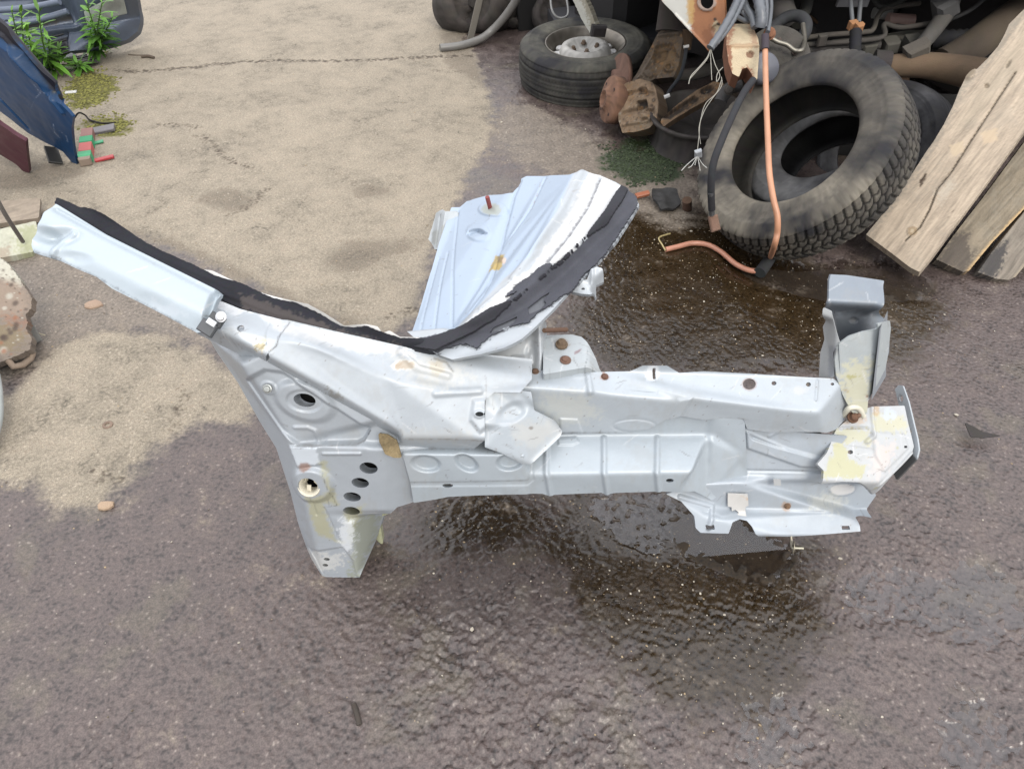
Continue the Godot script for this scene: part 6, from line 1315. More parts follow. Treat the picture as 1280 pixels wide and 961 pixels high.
	# inner skins that close the hollow sections
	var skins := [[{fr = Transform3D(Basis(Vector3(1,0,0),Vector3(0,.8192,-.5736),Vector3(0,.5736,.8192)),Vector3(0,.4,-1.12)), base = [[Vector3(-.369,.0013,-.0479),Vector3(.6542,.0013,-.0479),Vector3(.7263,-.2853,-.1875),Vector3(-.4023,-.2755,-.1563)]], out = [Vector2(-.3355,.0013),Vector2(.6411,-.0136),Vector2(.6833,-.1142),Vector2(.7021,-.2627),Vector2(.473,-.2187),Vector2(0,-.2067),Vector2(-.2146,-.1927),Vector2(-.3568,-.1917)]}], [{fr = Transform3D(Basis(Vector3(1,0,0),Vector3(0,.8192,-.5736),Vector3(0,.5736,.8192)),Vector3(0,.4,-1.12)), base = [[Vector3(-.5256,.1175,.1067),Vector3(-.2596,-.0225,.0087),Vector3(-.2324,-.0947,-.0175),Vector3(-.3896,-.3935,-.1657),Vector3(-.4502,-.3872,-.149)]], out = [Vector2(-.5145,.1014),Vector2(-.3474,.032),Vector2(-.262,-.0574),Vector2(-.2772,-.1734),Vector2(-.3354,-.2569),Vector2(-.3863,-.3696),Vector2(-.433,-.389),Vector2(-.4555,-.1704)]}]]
	for k in skins:
		var q: Dictionary = k[0]
		q.merge({cell = 0.008, blur = 0.0, rim = 0.0, col = Color(0.012, 0.012, 0.013), tone = 0.2})  # near-black colour stands for the darkness inside the hollow sections
		put("inner_skin", sheet(q), M.dull_paint, t)

# ---------------------------------------------------------------- tyres and wheels
func speckle(q: Vector3, f: float) -> float:
	return n1.get_noise_3d(q.x * f, q.y * f, q.z * f)

# tyre about the y axis of fr. kind 0: blocky off-road tread, 1: grooved road tread, 2: worn smooth
func tyre(fr: Transform3D, R: float, r: float, W: float, kind: int, segs: int, dust: Color, dusty: float) -> ArrayMesh:
	var h := W * 0.5
	var prof := []
	for q in [[0.0, 0.80], [0.06, 0.92], [0.16, 0.99], [0.3, 1.0], [0.33, 1.016], [0.36, 1.0], [0.48, 1.018], [0.50, 1.03], [0.52, 1.02], [0.6, 1.03], [0.64, 1.05], [0.67, 1.03], [0.80, 0.97], [0.89, 0.88], [0.95, 0.80]]:
		prof.append(Vector2(lerpf(r, R, q[0]), -h * q[1]))
	var t0 := prof.size()
	var rows := 34 if kind == 0 else 26
	for k in rows + 1: 
		var y := lerpf(-0.76, 0.76, float(k) / rows)
		prof.append(Vector2(R - 0.010 * pow(absf(y) / 0.76, 4.0), h * y))
	var t1 := prof.size()
	for q in [[0.95, 0.80], [0.89, 0.88], [0.80, 0.97], [0.67, 1.03], [0.64, 1.05], [0.6, 1.03], [0.52, 1.02], [0.50, 1.03], [0.48, 1.018], [0.36, 1.0], [0.33, 1.016], [0.3, 1.0], [0.16, 0.99], [0.06, 0.92], [0.0, 0.80], [0.05, 0.62], [0.3, 0.82], [0.6, 0.8], [0.85, 0.55], [0.9, 0.0], [0.85, -0.55], [0.6, -0.8], [0.3, -0.82], [0.05, -0.62], [0.0, -0.8]]:
		prof.append(Vector2(lerpf(r, R, q[0]), h * q[1]))
	var groove := func(a: float, y: float) -> float:
		var n := 1.0
		if kind == 0:
			var ph := a / TAU * 70.0
			for c in [-0.34, 0.0, 0.34]:
				var zig := 0.055 * (absf(fposmod(ph + c, 1.0) - 0.5) * 4.0 - 1.0)
				n = minf(n, smoothstep(0.025, 0.065, absf(y - c - zig)))
			for side in [-1.0, 1.0]:
				if y * side > 0.36: n = minf(n, smoothstep(0.10, 0.18, absf(fposmod(ph * 1.0 + 0.9 * y * side + (0.5 if side > 0.0 else 0.0), 1.0) - 0.5)))
			if absf(y) < 0.36: n = minf(n, smoothstep(0.06, 0.14, absf(fposmod(ph + 1.3 * y + (0.5 if y > 0.0 else 0.0), 1.0) - 0.5)))
			n *= 1.0
		elif kind == 1:
			for c in [-0.45, -0.15, 0.15, 0.45]: n = minf(n, smoothstep(0.012, 0.035, absf(y - c)))
			var ph := a / TAU * 80.0
			if absf(y) > 0.5: n = minf(n, smoothstep(0.08, 0.2, absf(fposmod(ph, 1.0) - 0.5)))
			else: n = minf(n, 0.55 + 0.45 * smoothstep(0.03, 0.12, absf(fposmod(ph * 1.5 + y * 2.0, 1.0) - 0.5)))
		else:
			for c in [-0.4, 0.0, 0.4]: n = minf(n, 0.4 + 0.6 * smoothstep(0.01, 0.04, absf(y - c)))
		return n
	var depth := 0.0048 if kind == 0 else 0.006
	var relief := func(a: float, k: int, p: Vector2) -> Vector2:
		if k >= t0 - 2 and k < t1 + 2:
			var g: float = (groove as Callable).call(a, p.y / h)
			if k < t0 or k >= t1: g = lerpf(1.0, g, 0.5)
			return Vector2(p.x - depth * (1.0 - g), p.y * (1.0 - 0.02 * (1.0 - g)))
		return p + Vector2(0, 0.0012 * signf(p.y) * n1.get_noise_2d(a * 160.0, p.x * 900.0))
	var paint := func(a: float, k: int, q: Vector3) -> Color:
		var w := fr * q
		var base := Color(0.030, 0.030, 0.032)
		var d := clampf(dusty + 1.05 * speckle(w, 220.0) + 0.35 * speckle(w + Vector3(5, 2, 0), 900.0), 0.0, 1.0)
		d *= 1.0 - 0.65 * smoothstep(0.22, 0.55, w.y + 0.25 * speckle(w, 300.0))
		if k >= t0 and k < t1:
			var g: float = (groove as Callable).call(a, q.y / h)
			d *= lerpf(0.1, 0.6, g)
			base = base.lerp(Color(0.006, 0.006, 0.006), (1.0 - g) * 0.8)
		elif k >= t1 + 15: 
			base = Color(0.012, 0.012, 0.012)
			d *= 0.12
		return base.lerp(dust * (0.8 + 0.3 * speckle(w, 2500.0)), d)
	return lathe(fr, prof, segs, paint, relief)

func mottle(c: Color, amount: float, f := 900.0) -> Callable:
	return func(a, k, q): return c * (1.0 + amount * (n1.get_noise_3d(q.x * f, q.y * f, q.z * f) + 0.7 * n2.get_noise_3d(q.x * f * 3.0, q.y * f * 3.0, q.z * f * 3.0)))

func lone(called: String, mesh: Mesh, m: Material, label: String, category: String, group := "") -> MeshInstance3D:
	var o := put(called, mesh, m)
	tag(o, label, category, group)
	return o

func build_tyres() -> void:
	var beige := Color(0.26, 0.235, 0.19)
	var fr := facing(Vector3(.9616,.3107,-2.3913), Vector3(-.6654,.6984,.2635))
	var t := thing("leaning_tyre", "big dusty off-road tyre with blocky tread leaning over another tyre", "tyre", fr.origin)
	put("casing", tyre(fr, 0.352, 0.212, 0.185, 0, 620, beige, 0.56), M.rubber, t)
	fr = facing(Vector3(1.137,.2052,-2.5664), Vector3(-.5535,.8287,.0835))
	t = thing("dark_tyre", "dark tyre seen through the opening of the big leaning tyre", "tyre", fr.origin)
	put("casing", tyre(fr, 0.285, 0.150, 0.17, 2, 120, Color(0.19, 0.19, 0.19), 0.75), M.rubber, t)
	fr = facing(Vector3(1.4665,.1061,-2.8295), Vector3(-.7901,.4885,.3702))
	t = thing("worn_tyre", "smooth dark worn tyre between the leaning tyre and the planks", "tyre", fr.origin)
	put("casing", tyre(fr, 0.26, 0.165, 0.17, 2, 120, Color(0.13, 0.13, 0.135), 0.35), M.rubber, t)
	# wheel lying flat
	fr = facing(Vector3(.3512,.105,-3.7851), Vector3(-0.03, 1, 0.05))
	t = thing("wheel", "road wheel lying flat with a silver steel rim full of slots", "wheel", fr.origin)
	put("tyre", tyre(fr, 0.318, 0.185, 0.20, 1, 240, Color(0.15, 0.145, 0.12), 0.42), M.rubber, t)
	var silver := mottle(Color(0.56, 0.56, 0.55), 0.25)
	put("rim", lathe(fr, [Vector2(0.150, -0.08), Vector2(0.162, 0.0), Vector2(0.165, 0.05), Vector2(0.178, 0.072), Vector2(0.191, 0.078), Vector2(0.193, 0.092), Vector2(0.186, 0.092), Vector2(0.178, 0.082), Vector2(0.160, 0.06), Vector2(0.156, 0.02), Vector2(0.150, -0.01), Vector2(0.145, 0.0)], 60, mottle(Color(0.22, 0.20, 0.17), 0.5)), M.steel, t)
	for k in 12:                                            # the slotted dish between rim and hub
		var a := TAU * k / 12.0
		var b := Basis(Vector3.UP, -a)
		put("spoke", prism(fr * Transform3D(b * Basis(Vector3(1, 0, 0), Vector3(0, 0, 1), Vector3(0, -1, 0)), b * Vector3(0, 0.045, 0)), [Vector2(0.095, -0.024), Vector2(0.146, -0.020), Vector2(0.152, 0.0), Vector2(0.146, 0.020), Vector2(0.095, 0.024)], 0.012, Color(0.56, 0.56, 0.55), 0.003), M.dull_paint, t)
	put("dish", lathe(fr, [Vector2(0.15, 0.018), Vector2(0.125, 0.042), Vector2(0.112, 0.072), Vector2(0.092, 0.080), Vector2(0.078, 0.074), Vector2(0.045, 0.055), Vector2(0.035, 0.05), Vector2(0.001, 0.05)].map(func(p): return Vector2(p.x, p.y)), 48, mottle(Color(0.40, 0.39, 0.36), 0.5)), M.dull_paint, t)
	for k in 4: bolt(t, fr * Vector3(cos(k * PI / 2 + 0.4) * 0.06, 0.062, sin(k * PI / 2 + 0.4) * 0.05), fr.basis.y, 0.009, 0.016, Color(0.14, 0.10, 0.07), M.rust)
	# bare steel rims lying under the wreck
	fr = facing(Vector3(.7791,.075,-3.0965), Vector3(-0.05, 1, 0.06))
	lone("steel_rim", lathe(fr, [Vector2(0.205, -0.085), Vector2(0.21, -0.075), Vector2(0.20, -0.066), Vector2(0.185, -0.06), Vector2(0.175, -0.02), Vector2(0.175, 0.03), Vector2(0.188, 0.055), Vector2(0.20, 0.06), Vector2(0.206, 0.072), Vector2(0.20, 0.08), Vector2(0.18, 0.07), Vector2(0.16, 0.03), Vector2(0.13, 0.0), Vector2(0.05, 0.01), Vector2(0.001, 0.01)], 64, mottle(Color(0.055, 0.05, 0.047), 0.5)), M.rubber, "dark bare steel rim lying on the ground under the rusty brake", "wheel rim")

# ---------------------------------------------------------------- the wreck at the back
func build_wreck() -> void:
	var t := thing("wrecked_car", "dark stripped car wreck with its rusty suspension hanging over the tyres", "car wreck", Vector3(1.4821,0,-4.0261))
	var near_black := Color(0.022, 0.021, 0.021)  # near-black for the hull, dark lumps and pressed recesses
	var oily := Color(0.055, 0.05, 0.045)
	var brown := Color(0.125, 0.082, 0.05)
	var grey := Color(0.12, 0.115, 0.105)
	put("added_shade_shell", block(Vector3(2.05, 0.86, -4.05), Vector3(3.3, 0.46, 2.1), near_black, Vector3.ZERO, 0.03), M.dull_paint, t)  # unseen box added overhead to darken the heap below
	put("bulkhead", block(Vector3(2.15, 0.36, -4.75), Vector3(3.2, 0.66, 0.25), near_black), M.dull_paint, t)
	put("engine_dark_fill", block(Vector3(1.5121,-.0462,-3.1387), Vector3(0.7, 0.45, 0.3), near_black, Vector3(0.1, -0.2, 0.05), 0.05), M.rust, t)  # dark filler added to blacken the view through the tyre opening
	for q in [[Vector3(0.62, 0.34, -4.35), Vector3(0.5, 0.5, 0.4)], [Vector3(1.0, 0.40, -3.95), Vector3(0.42, 0.5, 0.42)], [Vector3(1.55, 0.38, -4.0), Vector3(0.5, 0.55, 0.5)], [Vector3(2.15, 0.36, -3.75), Vector3(0.55, 0.62, 0.5)], [Vector3(2.6, 0.34, -3.5), Vector3(0.5, 0.6, 0.6)]]:
		put("engine_dark_fill", block(q[0], q[1], near_black * 1.3, Vector3(0.1, q[0].x, 0.1), 0.05), M.rust, t)
	# brake and hub
	var fr := facing(Vector3(.4739,.1131,-3.4377), Vector3(-.9702,.1921,.1475))
	put("brake_disc", lathe(fr, [Vector2(0.06, -0.012), Vector2(0.145, -0.012), Vector2(0.147, 0.0), Vector2(0.145, 0.010), Vector2(0.08, 0.010), Vector2(0.075, 0.03), Vector2(0.04, 0.03), Vector2(0.001, 0.03)], 48, mottle(Color(0.155, 0.085, 0.06), 0.35)), M.rust, t)
	fr = facing(Vector3(.4109,.1422,-3.246), Vector3(-.9604,.2092,.1838))
	put("hub", lathe(fr, [Vector2(0.06, -0.06), Vector2(0.098, -0.05), Vector2(0.098, -0.012), Vector2(0.092, 0.0), Vector2(0.06, 0.004), Vector2(0.045, 0.012), Vector2(0.040, 0.022), Vector2(0.032, 0.024), Vector2(0.026, 0.010), Vector2(0.001, 0.010)], 40, mottle(Color(0.17, 0.09, 0.056), 0.6)), M.rust, t)
	for k in 4: put("stud_hole", lathe(Transform3D(fr.basis, fr * Vector3(cos(k * PI / 2 + 0.3) * 0.07, 0.001, sin(k * PI / 2 + 0.3) * 0.07)), [Vector2(0.009, -0.001), Vector2(0.009, 0.002), Vector2(0.001, 0.002)], 12, mottle(Color(0.02, 0.012, 0.01), 0.2)), M.rust, t)
	var s := {fr = Transform3D(Basis(Vector3(.8859,.2612,.3834),Vector3(0,.8265,-.563),Vector3(-.4639,.4988,.7322)),Vector3(.5313,.1688,-3.134)), cell = 0.004, blur = 0.006, rim = 0.13, back = true, tone = 0.45, col = Color(0.20, 0.14, 0.09), wobble = 0.009, wobble_f = 5.0}
	s.out = [Vector2(-.0924,.0664),Vector2(-.0648,.0891),Vector2(-.0027,.1016),Vector2(.0525,.0801),Vector2(.0669,.0504),Vector2(.0785,-.001),Vector2(.0738,-.07),Vector2(.044,-.0994),Vector2(-.025,-.11),Vector2(-.0743,-.1095),Vector2(-.0932,-.0561),Vector2(-.0983,.0155)]
	s.bumps = [["l",[Vector2(-.0637,.0443),Vector2(-.0013,.0509),Vector2(.0539,.0329)],-0.012,0.012], ["l",[Vector2(-.069,-.0323),Vector2(.0006,-.0223),Vector2(.0524,-.0365)],-0.014,0.014], ["l",[Vector2(-.0679,-.0776),Vector2(.0431,-.0674)],0.01,0.01], ["p",[Vector2(-.0106,.0105),Vector2(.0271,.0133),Vector2(.0314,-.0156),Vector2(-.0064,-.0185)],-0.03,0.006], ["e",[Vector2(.0225,-.0689),Vector2(.0172,-.0014),Vector2(.0003,-.0128)],-0.015,0.006], ["e",[Vector2(.0124,.0527),Vector2(.0172,-.0017),Vector2(.0003,-.0127)],-0.015,0.006]]
	s.paint = [["p", [Vector2(-.0106,.0105),Vector2(.0271,.0133),Vector2(.0314,-.0156),Vector2(-.0064,-.0185)], near_black, 0.01, 0.004, 0.9], ["p", [Vector2(-.089,.0724),Vector2(-.0368,.0862),Vector2(-.0352,.0192),Vector2(-.084,.0078)], Color(0.20, 0.12, 0.06), 0.03, 0.03, 0.6], ["p", [Vector2(-.0157,-.0625),Vector2(.0695,-.038),Vector2(.0542,-.1002),Vector2(-.0146,-.1076)], Color(0.16, 0.13, 0.09), 0.03, 0.03, 0.6]]
	s.merge({specks = [[90, Color(0.045, 0.03, 0.022), 0.006], [70, Color(0.24, 0.135, 0.06), 0.006], [30, Color(0.27, 0.24, 0.19), 0.004]]})
	s.wobble_f = 11.0
	put("brake_caliper", sheet(s), M.rust, t)
	s = {fr = Transform3D(Basis(Vector3(.9419,.1962,.2725),Vector3(0,.8115,-.5844),Vector3(-.3358,.5504,.7644)),Vector3(.6126,.2848,-3.3517)), cell = 0.004, blur = 0.006, rim = 0.09, back = true, tone = 0.4, col = Color(0.10, 0.078, 0.058), wobble = 0.013, wobble_f = 5.0}
	s.out = [Vector2(-.1145,-.1081),Vector2(-.0807,-.0647),Vector2(-.0278,.0287),Vector2(.0046,.0903),Vector2(.0374,.1255),Vector2(.0972,.1254),Vector2(.1124,.0535),Vector2(.0953,-.0478),Vector2(.0764,-.0915),Vector2(-.0047,-.091),Vector2(-.0589,-.1194),Vector2(-.093,-.1431)]
	s.bumps = [["p",[Vector2(-.0009,.0391),Vector2(.0595,.046),Vector2(.0409,-.0169),Vector2(-.006,-.032)],-0.02,0.012], ["l",[Vector2(.0115,.0832),Vector2(.0918,.0813)],0.012,0.012], ["l",[Vector2(-.0665,-.0857),Vector2(-.0071,.0137)],0.012,0.01], ["e",[Vector2(.0552,-.0507),Vector2(.0235,-.0021),Vector2(.0005,-.0195)],0.014,0.008], ["e",[Vector2(.0552,-.0507),Vector2(.0101,-.0009),Vector2(.0002,-.0098)],-0.012,0.004], ["e",[Vector2(-.0256,-.0695),Vector2(.0205,-.0018),Vector2(.0004,-.0164)],0.012,0.008], ["l",[Vector2(.0065,.0124),Vector2(.0733,.0253),Vector2(.0944,-.0154)],-0.01,0.006], ["p",[Vector2(-.1007,-.1026),Vector2(-.0667,-.0725),Vector2(-.0456,-.0941),Vector2(-.0793,-.1309)],0.014,0.006]]
	s.paint = [["p", [Vector2(-.0076,.0332),Vector2(.0825,.0566),Vector2(.0889,-.0569),Vector2(.0017,-.0719)], Color(0.17, 0.10, 0.04), 0.04, 0.05, 0.6]]
	s.merge({specks = [[90, Color(0.045, 0.03, 0.022), 0.006], [70, Color(0.24, 0.135, 0.06), 0.006], [30, Color(0.27, 0.24, 0.19), 0.004]]})
	s.wobble_f = 11.0
	put("knuckle", sheet(s), M.rust, t)
	put("strut", tube([Vector3(.6739,.3595,-3.4213), Vector3(.695,.5514,-3.5182)], 0.062, Color(0.05, 0.042, 0.036), 16), M.rust, t)
	put("strut", tube([Vector3(.7001,.2879,-3.4366), Vector3(.7054,.3676,-3.4562)], 0.075, brown, 16), M.rust, t)
	s = {fr = Transform3D(Basis(Vector3(.9897,.1077,.0946),Vector3(0,.6597,-.7516),Vector3(-.1433,.7438,.6529)),Vector3(.7122,.2139,-3.0667)), cell = 0.004, blur = 0.006, rim = 0.05, back = true, tone = 0.35, col = Color(0.16, 0.105, 0.062), wobble = 0.006}
	s.out = [Vector2(-.103,-.0639),Vector2(-.0707,-.0391),Vector2(-.0319,-.0079),Vector2(.0389,.0412),Vector2(.1027,.0703),Vector2(.1432,.0606),Vector2(.1359,.0208),Vector2(.0788,-.0021),Vector2(.0054,-.0409),Vector2(-.0716,-.0863),Vector2(-.0975,-.1048),Vector2(-.1098,-.0838)]
	s.bumps = [["p",[Vector2(-.103,-.0639),Vector2(.0257,.0151),Vector2(.0443,.0003),Vector2(-.0714,-.0728)],-0.02,0.008], ["e",[Vector2(.0767,.0385),Vector2(.0238,.0075),Vector2(.004,-.013)],-0.02,0.006]]
	s.paint = [["p", [Vector2(-.103,-.0639),Vector2(.0257,.0151),Vector2(.0443,.0003),Vector2(-.0714,-.0728)], Color(0.035, 0.03, 0.025), 0.02, 0.012, 0.9], ["e", [Vector2(.0767,.0385),Vector2(.0238,.0075),Vector2(.004,-.013)], near_black, 0.01, 0.004, 0.9]]
	s.merge({specks = [[90, Color(0.045, 0.03, 0.022), 0.006], [70, Color(0.24, 0.135, 0.06), 0.006], [30, Color(0.27, 0.24, 0.19), 0.004]]})
	s.wobble_f = 11.0
	put("control_arm", sheet(s), M.rust, t)
	put("drive_shaft", tube([Vector3(.6446,.2068,-3.361), Vector3(.8114,.1836,-3.4214), Vector3(1.0532,.2033,-3.5765)], 0.026, oily, 12), M.rust, t)
	put("brake_hose", tube([Vector3(.7012,.3797,-3.1941), Vector3(.6948,.3397,-3.1568), Vector3(.6799,.2849,-3.133), Vector3(.6472,.2326,-3.1252), Vector3(.6341,.2135,-3.1074)], 0.0075, Color(0.03, 0.033, 0.037), 8), M.rubber, t)
	put("cable_end", block(Vector3(.624,.2339,-3.058), Vector3(0.024, 0.012, 0.012), Color(0.62, 0.62, 0.6), Vector3(0, 0, 0.4), 0.002), M.plastic, t)
	put("cable_end", block(Vector3(.6944,.3906,-3.1631), Vector3(0.022, 0.009, 0.012), Color(0.55, 0.55, 0.53), Vector3(0, 0, 0.2), 0.002), M.plastic, t)
	# painted chassis leg with bare rusty metal
	s = {fr = Transform3D(Basis(Vector3(.747,.0927,.6583),Vector3(0,.9902,-.1395),Vector3(-.6648,.1042,.7397)),Vector3(.6491,.5852,-2.866)), cell = 0.003, blur = 0.004, rim = 0.012, tone = 0.1, col = Color(0.36, 0.16, 0.075), wobble = 0.003}
	s.out = [Vector2(-.1694,.0782),Vector2(.0922,.1024),Vector2(.1118,.0253),Vector2(.1098,-.0155),Vector2(.0985,-.0582),Vector2(.0705,-.0988),Vector2(.0514,-.0802),Vector2(.0084,-.0539),Vector2(-.042,-.0231),Vector2(-.0936,.0131),Vector2(-.1447,.0443)]
	s.holes = [["e", [Vector2(.0344,.0623),Vector2(.0276,.0028),Vector2(.0036,-.0222)]]]
	s.bumps = [["e",[Vector2(.0344,.0623),Vector2(.0368,.0037),Vector2(.0049,-.0296)],0.006,0.006], ["l",[Vector2(-.083,.009),Vector2(.0656,-.0889)],0.004,0.006], ["e",[Vector2(.0894,-.0231),Vector2(.0244,.003),Vector2(.003,-.0177)],-0.006,0.006]]
	s.paint = [["p", [Vector2(-.1834,.0821),Vector2(-.0466,.0946),Vector2(-.0312,.0352),Vector2(-.0052,-.0503),Vector2(-.0453,-.0235),Vector2(-.1441,.0391)], Color(0.62, 0.63, 0.58), 0.012, 0.010, 0.95], ["p", [Vector2(-.0529,.094),Vector2(-.0215,.0969),Vector2(-.0114,.0322),Vector2(-.0107,-.0142),Vector2(-.0299,-.0165)], Color(0.55, 0.36, 0.14), 0.012, 0.008, 0.85], ["e", [Vector2(.0824,-.0188),Vector2(.0214,.0026),Vector2(.0039,-.0227)], Color(0.52, 0.45, 0.30), 0.006, 0.008, 0.85], ["p", [Vector2(.025,-.0361),Vector2(.0645,-.0055),Vector2(.0937,-.0667),Vector2(.0665,-.0941)], Color(0.27, 0.11, 0.05), 0.01, 0.012, 0.8], ["e", [Vector2(.0742,.011),Vector2(.0061,.0007),Vector2(.0008,-.005)], near_black, 0.003, 0.001, 0.9], ["e", [Vector2(.089,-.0026),Vector2(.0067,.0008),Vector2(.0009,-.0055)], near_black, 0.003, 0.001, 0.9], ["e", [Vector2(.0344,.0623),Vector2(.0368,.0037),Vector2(.0049,-.0296)], Color(0.4, 0.36, 0.33), 0.004, 0.004, 0.7]]
	put("chassis_leg", sheet(s), M.dull_paint, t)
	s = {fr = Transform3D(Basis(Vector3(.9892,.0997,.1072),Vector3(0,.7322,-.681),Vector3(-.1465,.6737,.7243)),Vector3(.762,.5359,-2.5877)), cell = 0.003, blur = 0.003, rim = 0.10, back = true, tone = 0.15, col = Color(0.52, 0.43, 0.29), rim_col = Color(0.20, 0.085, 0.045), wobble = 0.003}
	s.base = [[Vector3(-.0524,.0635,.0077),Vector3(.0576,.0635,-.0086),Vector3(.0576,-.0794,-.0084),Vector3(-.0366,-.0794,.0055)],
		[Vector3(-.0408,.1743,-.0852),Vector3(.0567,.1743,-.0996),Vector3(.0576,.0609,-.0086),Vector3(-.0524,.0609,.0077)]]
	s.out = [Vector2(-.0354,.1743),Vector2(.0459,.1743),Vector2(.0573,.0978),Vector2(.055,.0265),Vector2(.0497,-.0476),Vector2(.0419,-.0635),Vector2(.0314,-.0318),Vector2(.0157,-.0106),Vector2(0,-.0159),Vector2(-.0105,-.0423),Vector2(-.0314,-.0318),Vector2(-.0445,.0053),Vector2(-.0519,.0649)]
	s.bumps = [["e",[Vector2(.0262,.0318),Vector2(.0105,0),Vector2(0,-.0106)],-0.008,0.005], ["l",[Vector2(-.0471,.0609),Vector2(.0523,.0609)],0.004,0.006]]
	s.paint = [["p", [Vector2(-.0519,.0649),Vector2(-.0362,.0649),Vector2(-.0314,-.0318),Vector2(-.0471,0)], Color(0.23, 0.09, 0.05), 0.006, 0.006, 0.9], ["p", [Vector2(0,-.0159),Vector2(.0157,-.0053),Vector2(.0367,-.0318),Vector2(.0419,-.0688),Vector2(.021,-.0635)], Color(0.25, 0.10, 0.055), 0.008, 0.01, 0.9], ["p", [Vector2(-.0408,.1743),Vector2(-.0083,.1743),Vector2(-.0415,.0649),Vector2(-.0519,.0649)], Color(0.28, 0.12, 0.07), 0.01, 0.01, 0.8], ["p", [Vector2(-.0406,.0731),Vector2(.054,.0731),Vector2(.0523,.0529),Vector2(-.0419,.0529)], Color(0.40, 0.25, 0.14), 0.006, 0.008, 0.6], ["p", [Vector2(.0351,.1743),Vector2(.0565,.1313),Vector2(.054,.0731),Vector2(.033,.0731)], Color(0.32, 0.18, 0.11), 0.01, 0.012, 0.6], ["e", [Vector2(.0262,.0318),Vector2(.0131,0),Vector2(0,-.0106)], Color(0.22, 0.1, 0.06), 0.004, 0.005, 0.8]]
	put("rail_stub", sheet(s), M.rust, t)
	# corrugated conduits and cut wires over the chassis leg
	for q in [[[Vector3(.7824,.7143,-2.8224),Vector3(.7356,.6714,-2.714),Vector3(.6931,.628,-2.6462),Vector3(.6511,.5819,-2.6032)], 0.014, 60], [[Vector3(.804,.7143,-2.8224),Vector3(.7597,.672,-2.7283),Vector3(.7116,.6245,-2.6566),Vector3(.6563,.5819,-2.6032)], 0.010, 80], [[Vector3(.8201,.7143,-2.8224),Vector3(.8202,.6791,-2.7212),Vector3(.8255,.6443,-2.6887),Vector3(.8235,.6215,-2.6812)], 0.020, 60], [[Vector3(.7807,.7022,-2.8658),Vector3(.7878,.6591,-2.7709),Vector3(.8031,.6421,-2.7277),Vector3(.8107,.6181,-2.6916)], 0.013, 0], [[Vector3(.8525,.7143,-2.8224),Vector3(.848,.6649,-2.7353),Vector3(.8394,.6215,-2.6812)], 0.009, 0], [[Vector3(.8754,.7083,-2.8441),Vector3(.8741,.6551,-2.7672),Vector3(.8533,.6064,-2.6807)], 0.008, 0], [[Vector3(.7496,.6421,-2.7277),Vector3(.7878,.6236,-2.7378),Vector3(.7986,.6275,-2.7414),Vector3(.777,.6472,-2.7598)], 0.008, 0]]:
		put("conduit", tube(q[0], q[1], Color(0.115, 0.125, 0.14), 10, q[2]), M.plastic, t)
	for q in [[[Vector3(.6511,.578,-2.5996),Vector3(.633,.57,-2.5511),Vector3(.607,.5472,-2.5299),Vector3(.5811,.5264,-2.5104),Vector3(.5733,.5074,-2.4927)], 0.0028], [[Vector3(.6511,.578,-2.5996),Vector3(.633,.5662,-2.5475),Vector3(.6018,.5397,-2.5228),Vector3(.5785,.5207,-2.5051)], 0.0022], [[Vector3(.6511,.578,-2.5996),Vector3(.6459,.5548,-2.5369),Vector3(.6485,.5169,-2.5015)], 0.0022], [[Vector3(.6537,.578,-2.5996),Vector3(.6589,.5548,-2.5369),Vector3(.6745,.5283,-2.5122),Vector3(.6641,.5131,-2.498),Vector3(.6667,.5321,-2.5157),Vector3(.6848,.5472,-2.5299)], 0.0024], [[Vector3(.6796,.5245,-2.5086),Vector3(.6796,.5017,-2.4874),Vector3(.6485,.4714,-2.4591),Vector3(.6226,.441,-2.4308),Vector3(.6022,.4118,-2.3762),Vector3(.6073,.3742,-2.3411)], 0.0022], [[Vector3(.6796,.5169,-2.5015),Vector3(.6641,.4865,-2.4732),Vector3(.6278,.46,-2.4485),Vector3(.6122,.422,-2.4131),Vector3(.6022,.393,-2.3587),Vector3(.597,.3591,-2.3271)], 0.0022]]:
		put("wire", tube(q[0], q[1] * 0.6, Color(0.28, 0.27, 0.23), 6), M.plastic, t)
	put("frayed_connector", block(Vector3(.5972,.3562,-2.3107), Vector3(0.022, 0.03, 0.016), Color(0.34, 0.36, 0.38), Vector3(0.3, 0.2, 0.3), 0.003), M.plastic, t)
	for k in 5: put("wire", tube([Vector3(.5946,.3506,-2.3055), Vector3(.5895,.3412,-2.2967) + Vector3(0.012 * (k - 2), -0.014, 0.01 * (k % 2)), Vector3(.5844,.3319,-2.288) + Vector3(0.02 * (k - 2), -0.018 + 0.01 * (k % 3), 0.01)], 0.0014, Color(0.5, 0.5, 0.47), 5), M.plastic, t)
	# pulleys, loop hose, pipes and the steering rack
	fr = facing(Vector3(.9474,.477,-2.8062), Vector3(-.0533,.7372,.6736))
	put("pulley", lathe(fr, [Vector2(0.09, -0.05), Vector2(0.115, -0.04), Vector2(0.118, -0.02), Vector2(0.105, -0.012), Vector2(0.105, -0.004), Vector2(0.116, 0.002), Vector2(0.112, 0.014), Vector2(0.08, 0.012), Vector2(0.05, 0.0), Vector2(0.045, 0.012), Vector2(0.02, 0.014), Vector2(0.001, 0.014)], 48, mottle(Color(0.065, 0.06, 0.052), 0.4)), M.rust, t)
	for k in 5: bolt(t, fr * Vector3(cos(k * 1.257) * 0.06, 0.008, sin(k * 1.257) * 0.06), fr.basis.y, 0.007, 0.01, Color(0.08, 0.06, 0.05), M.rust)
	fr = facing(Vector3(1.0203,.509,-2.9728), Vector3(-.5117,.718,.4719))
	var loop := []
	for k in 17: loop.append(fr * Vector3(cos(TAU * k / 16.0) * 0.062, 0, sin(TAU * k / 16.0) * 0.068))
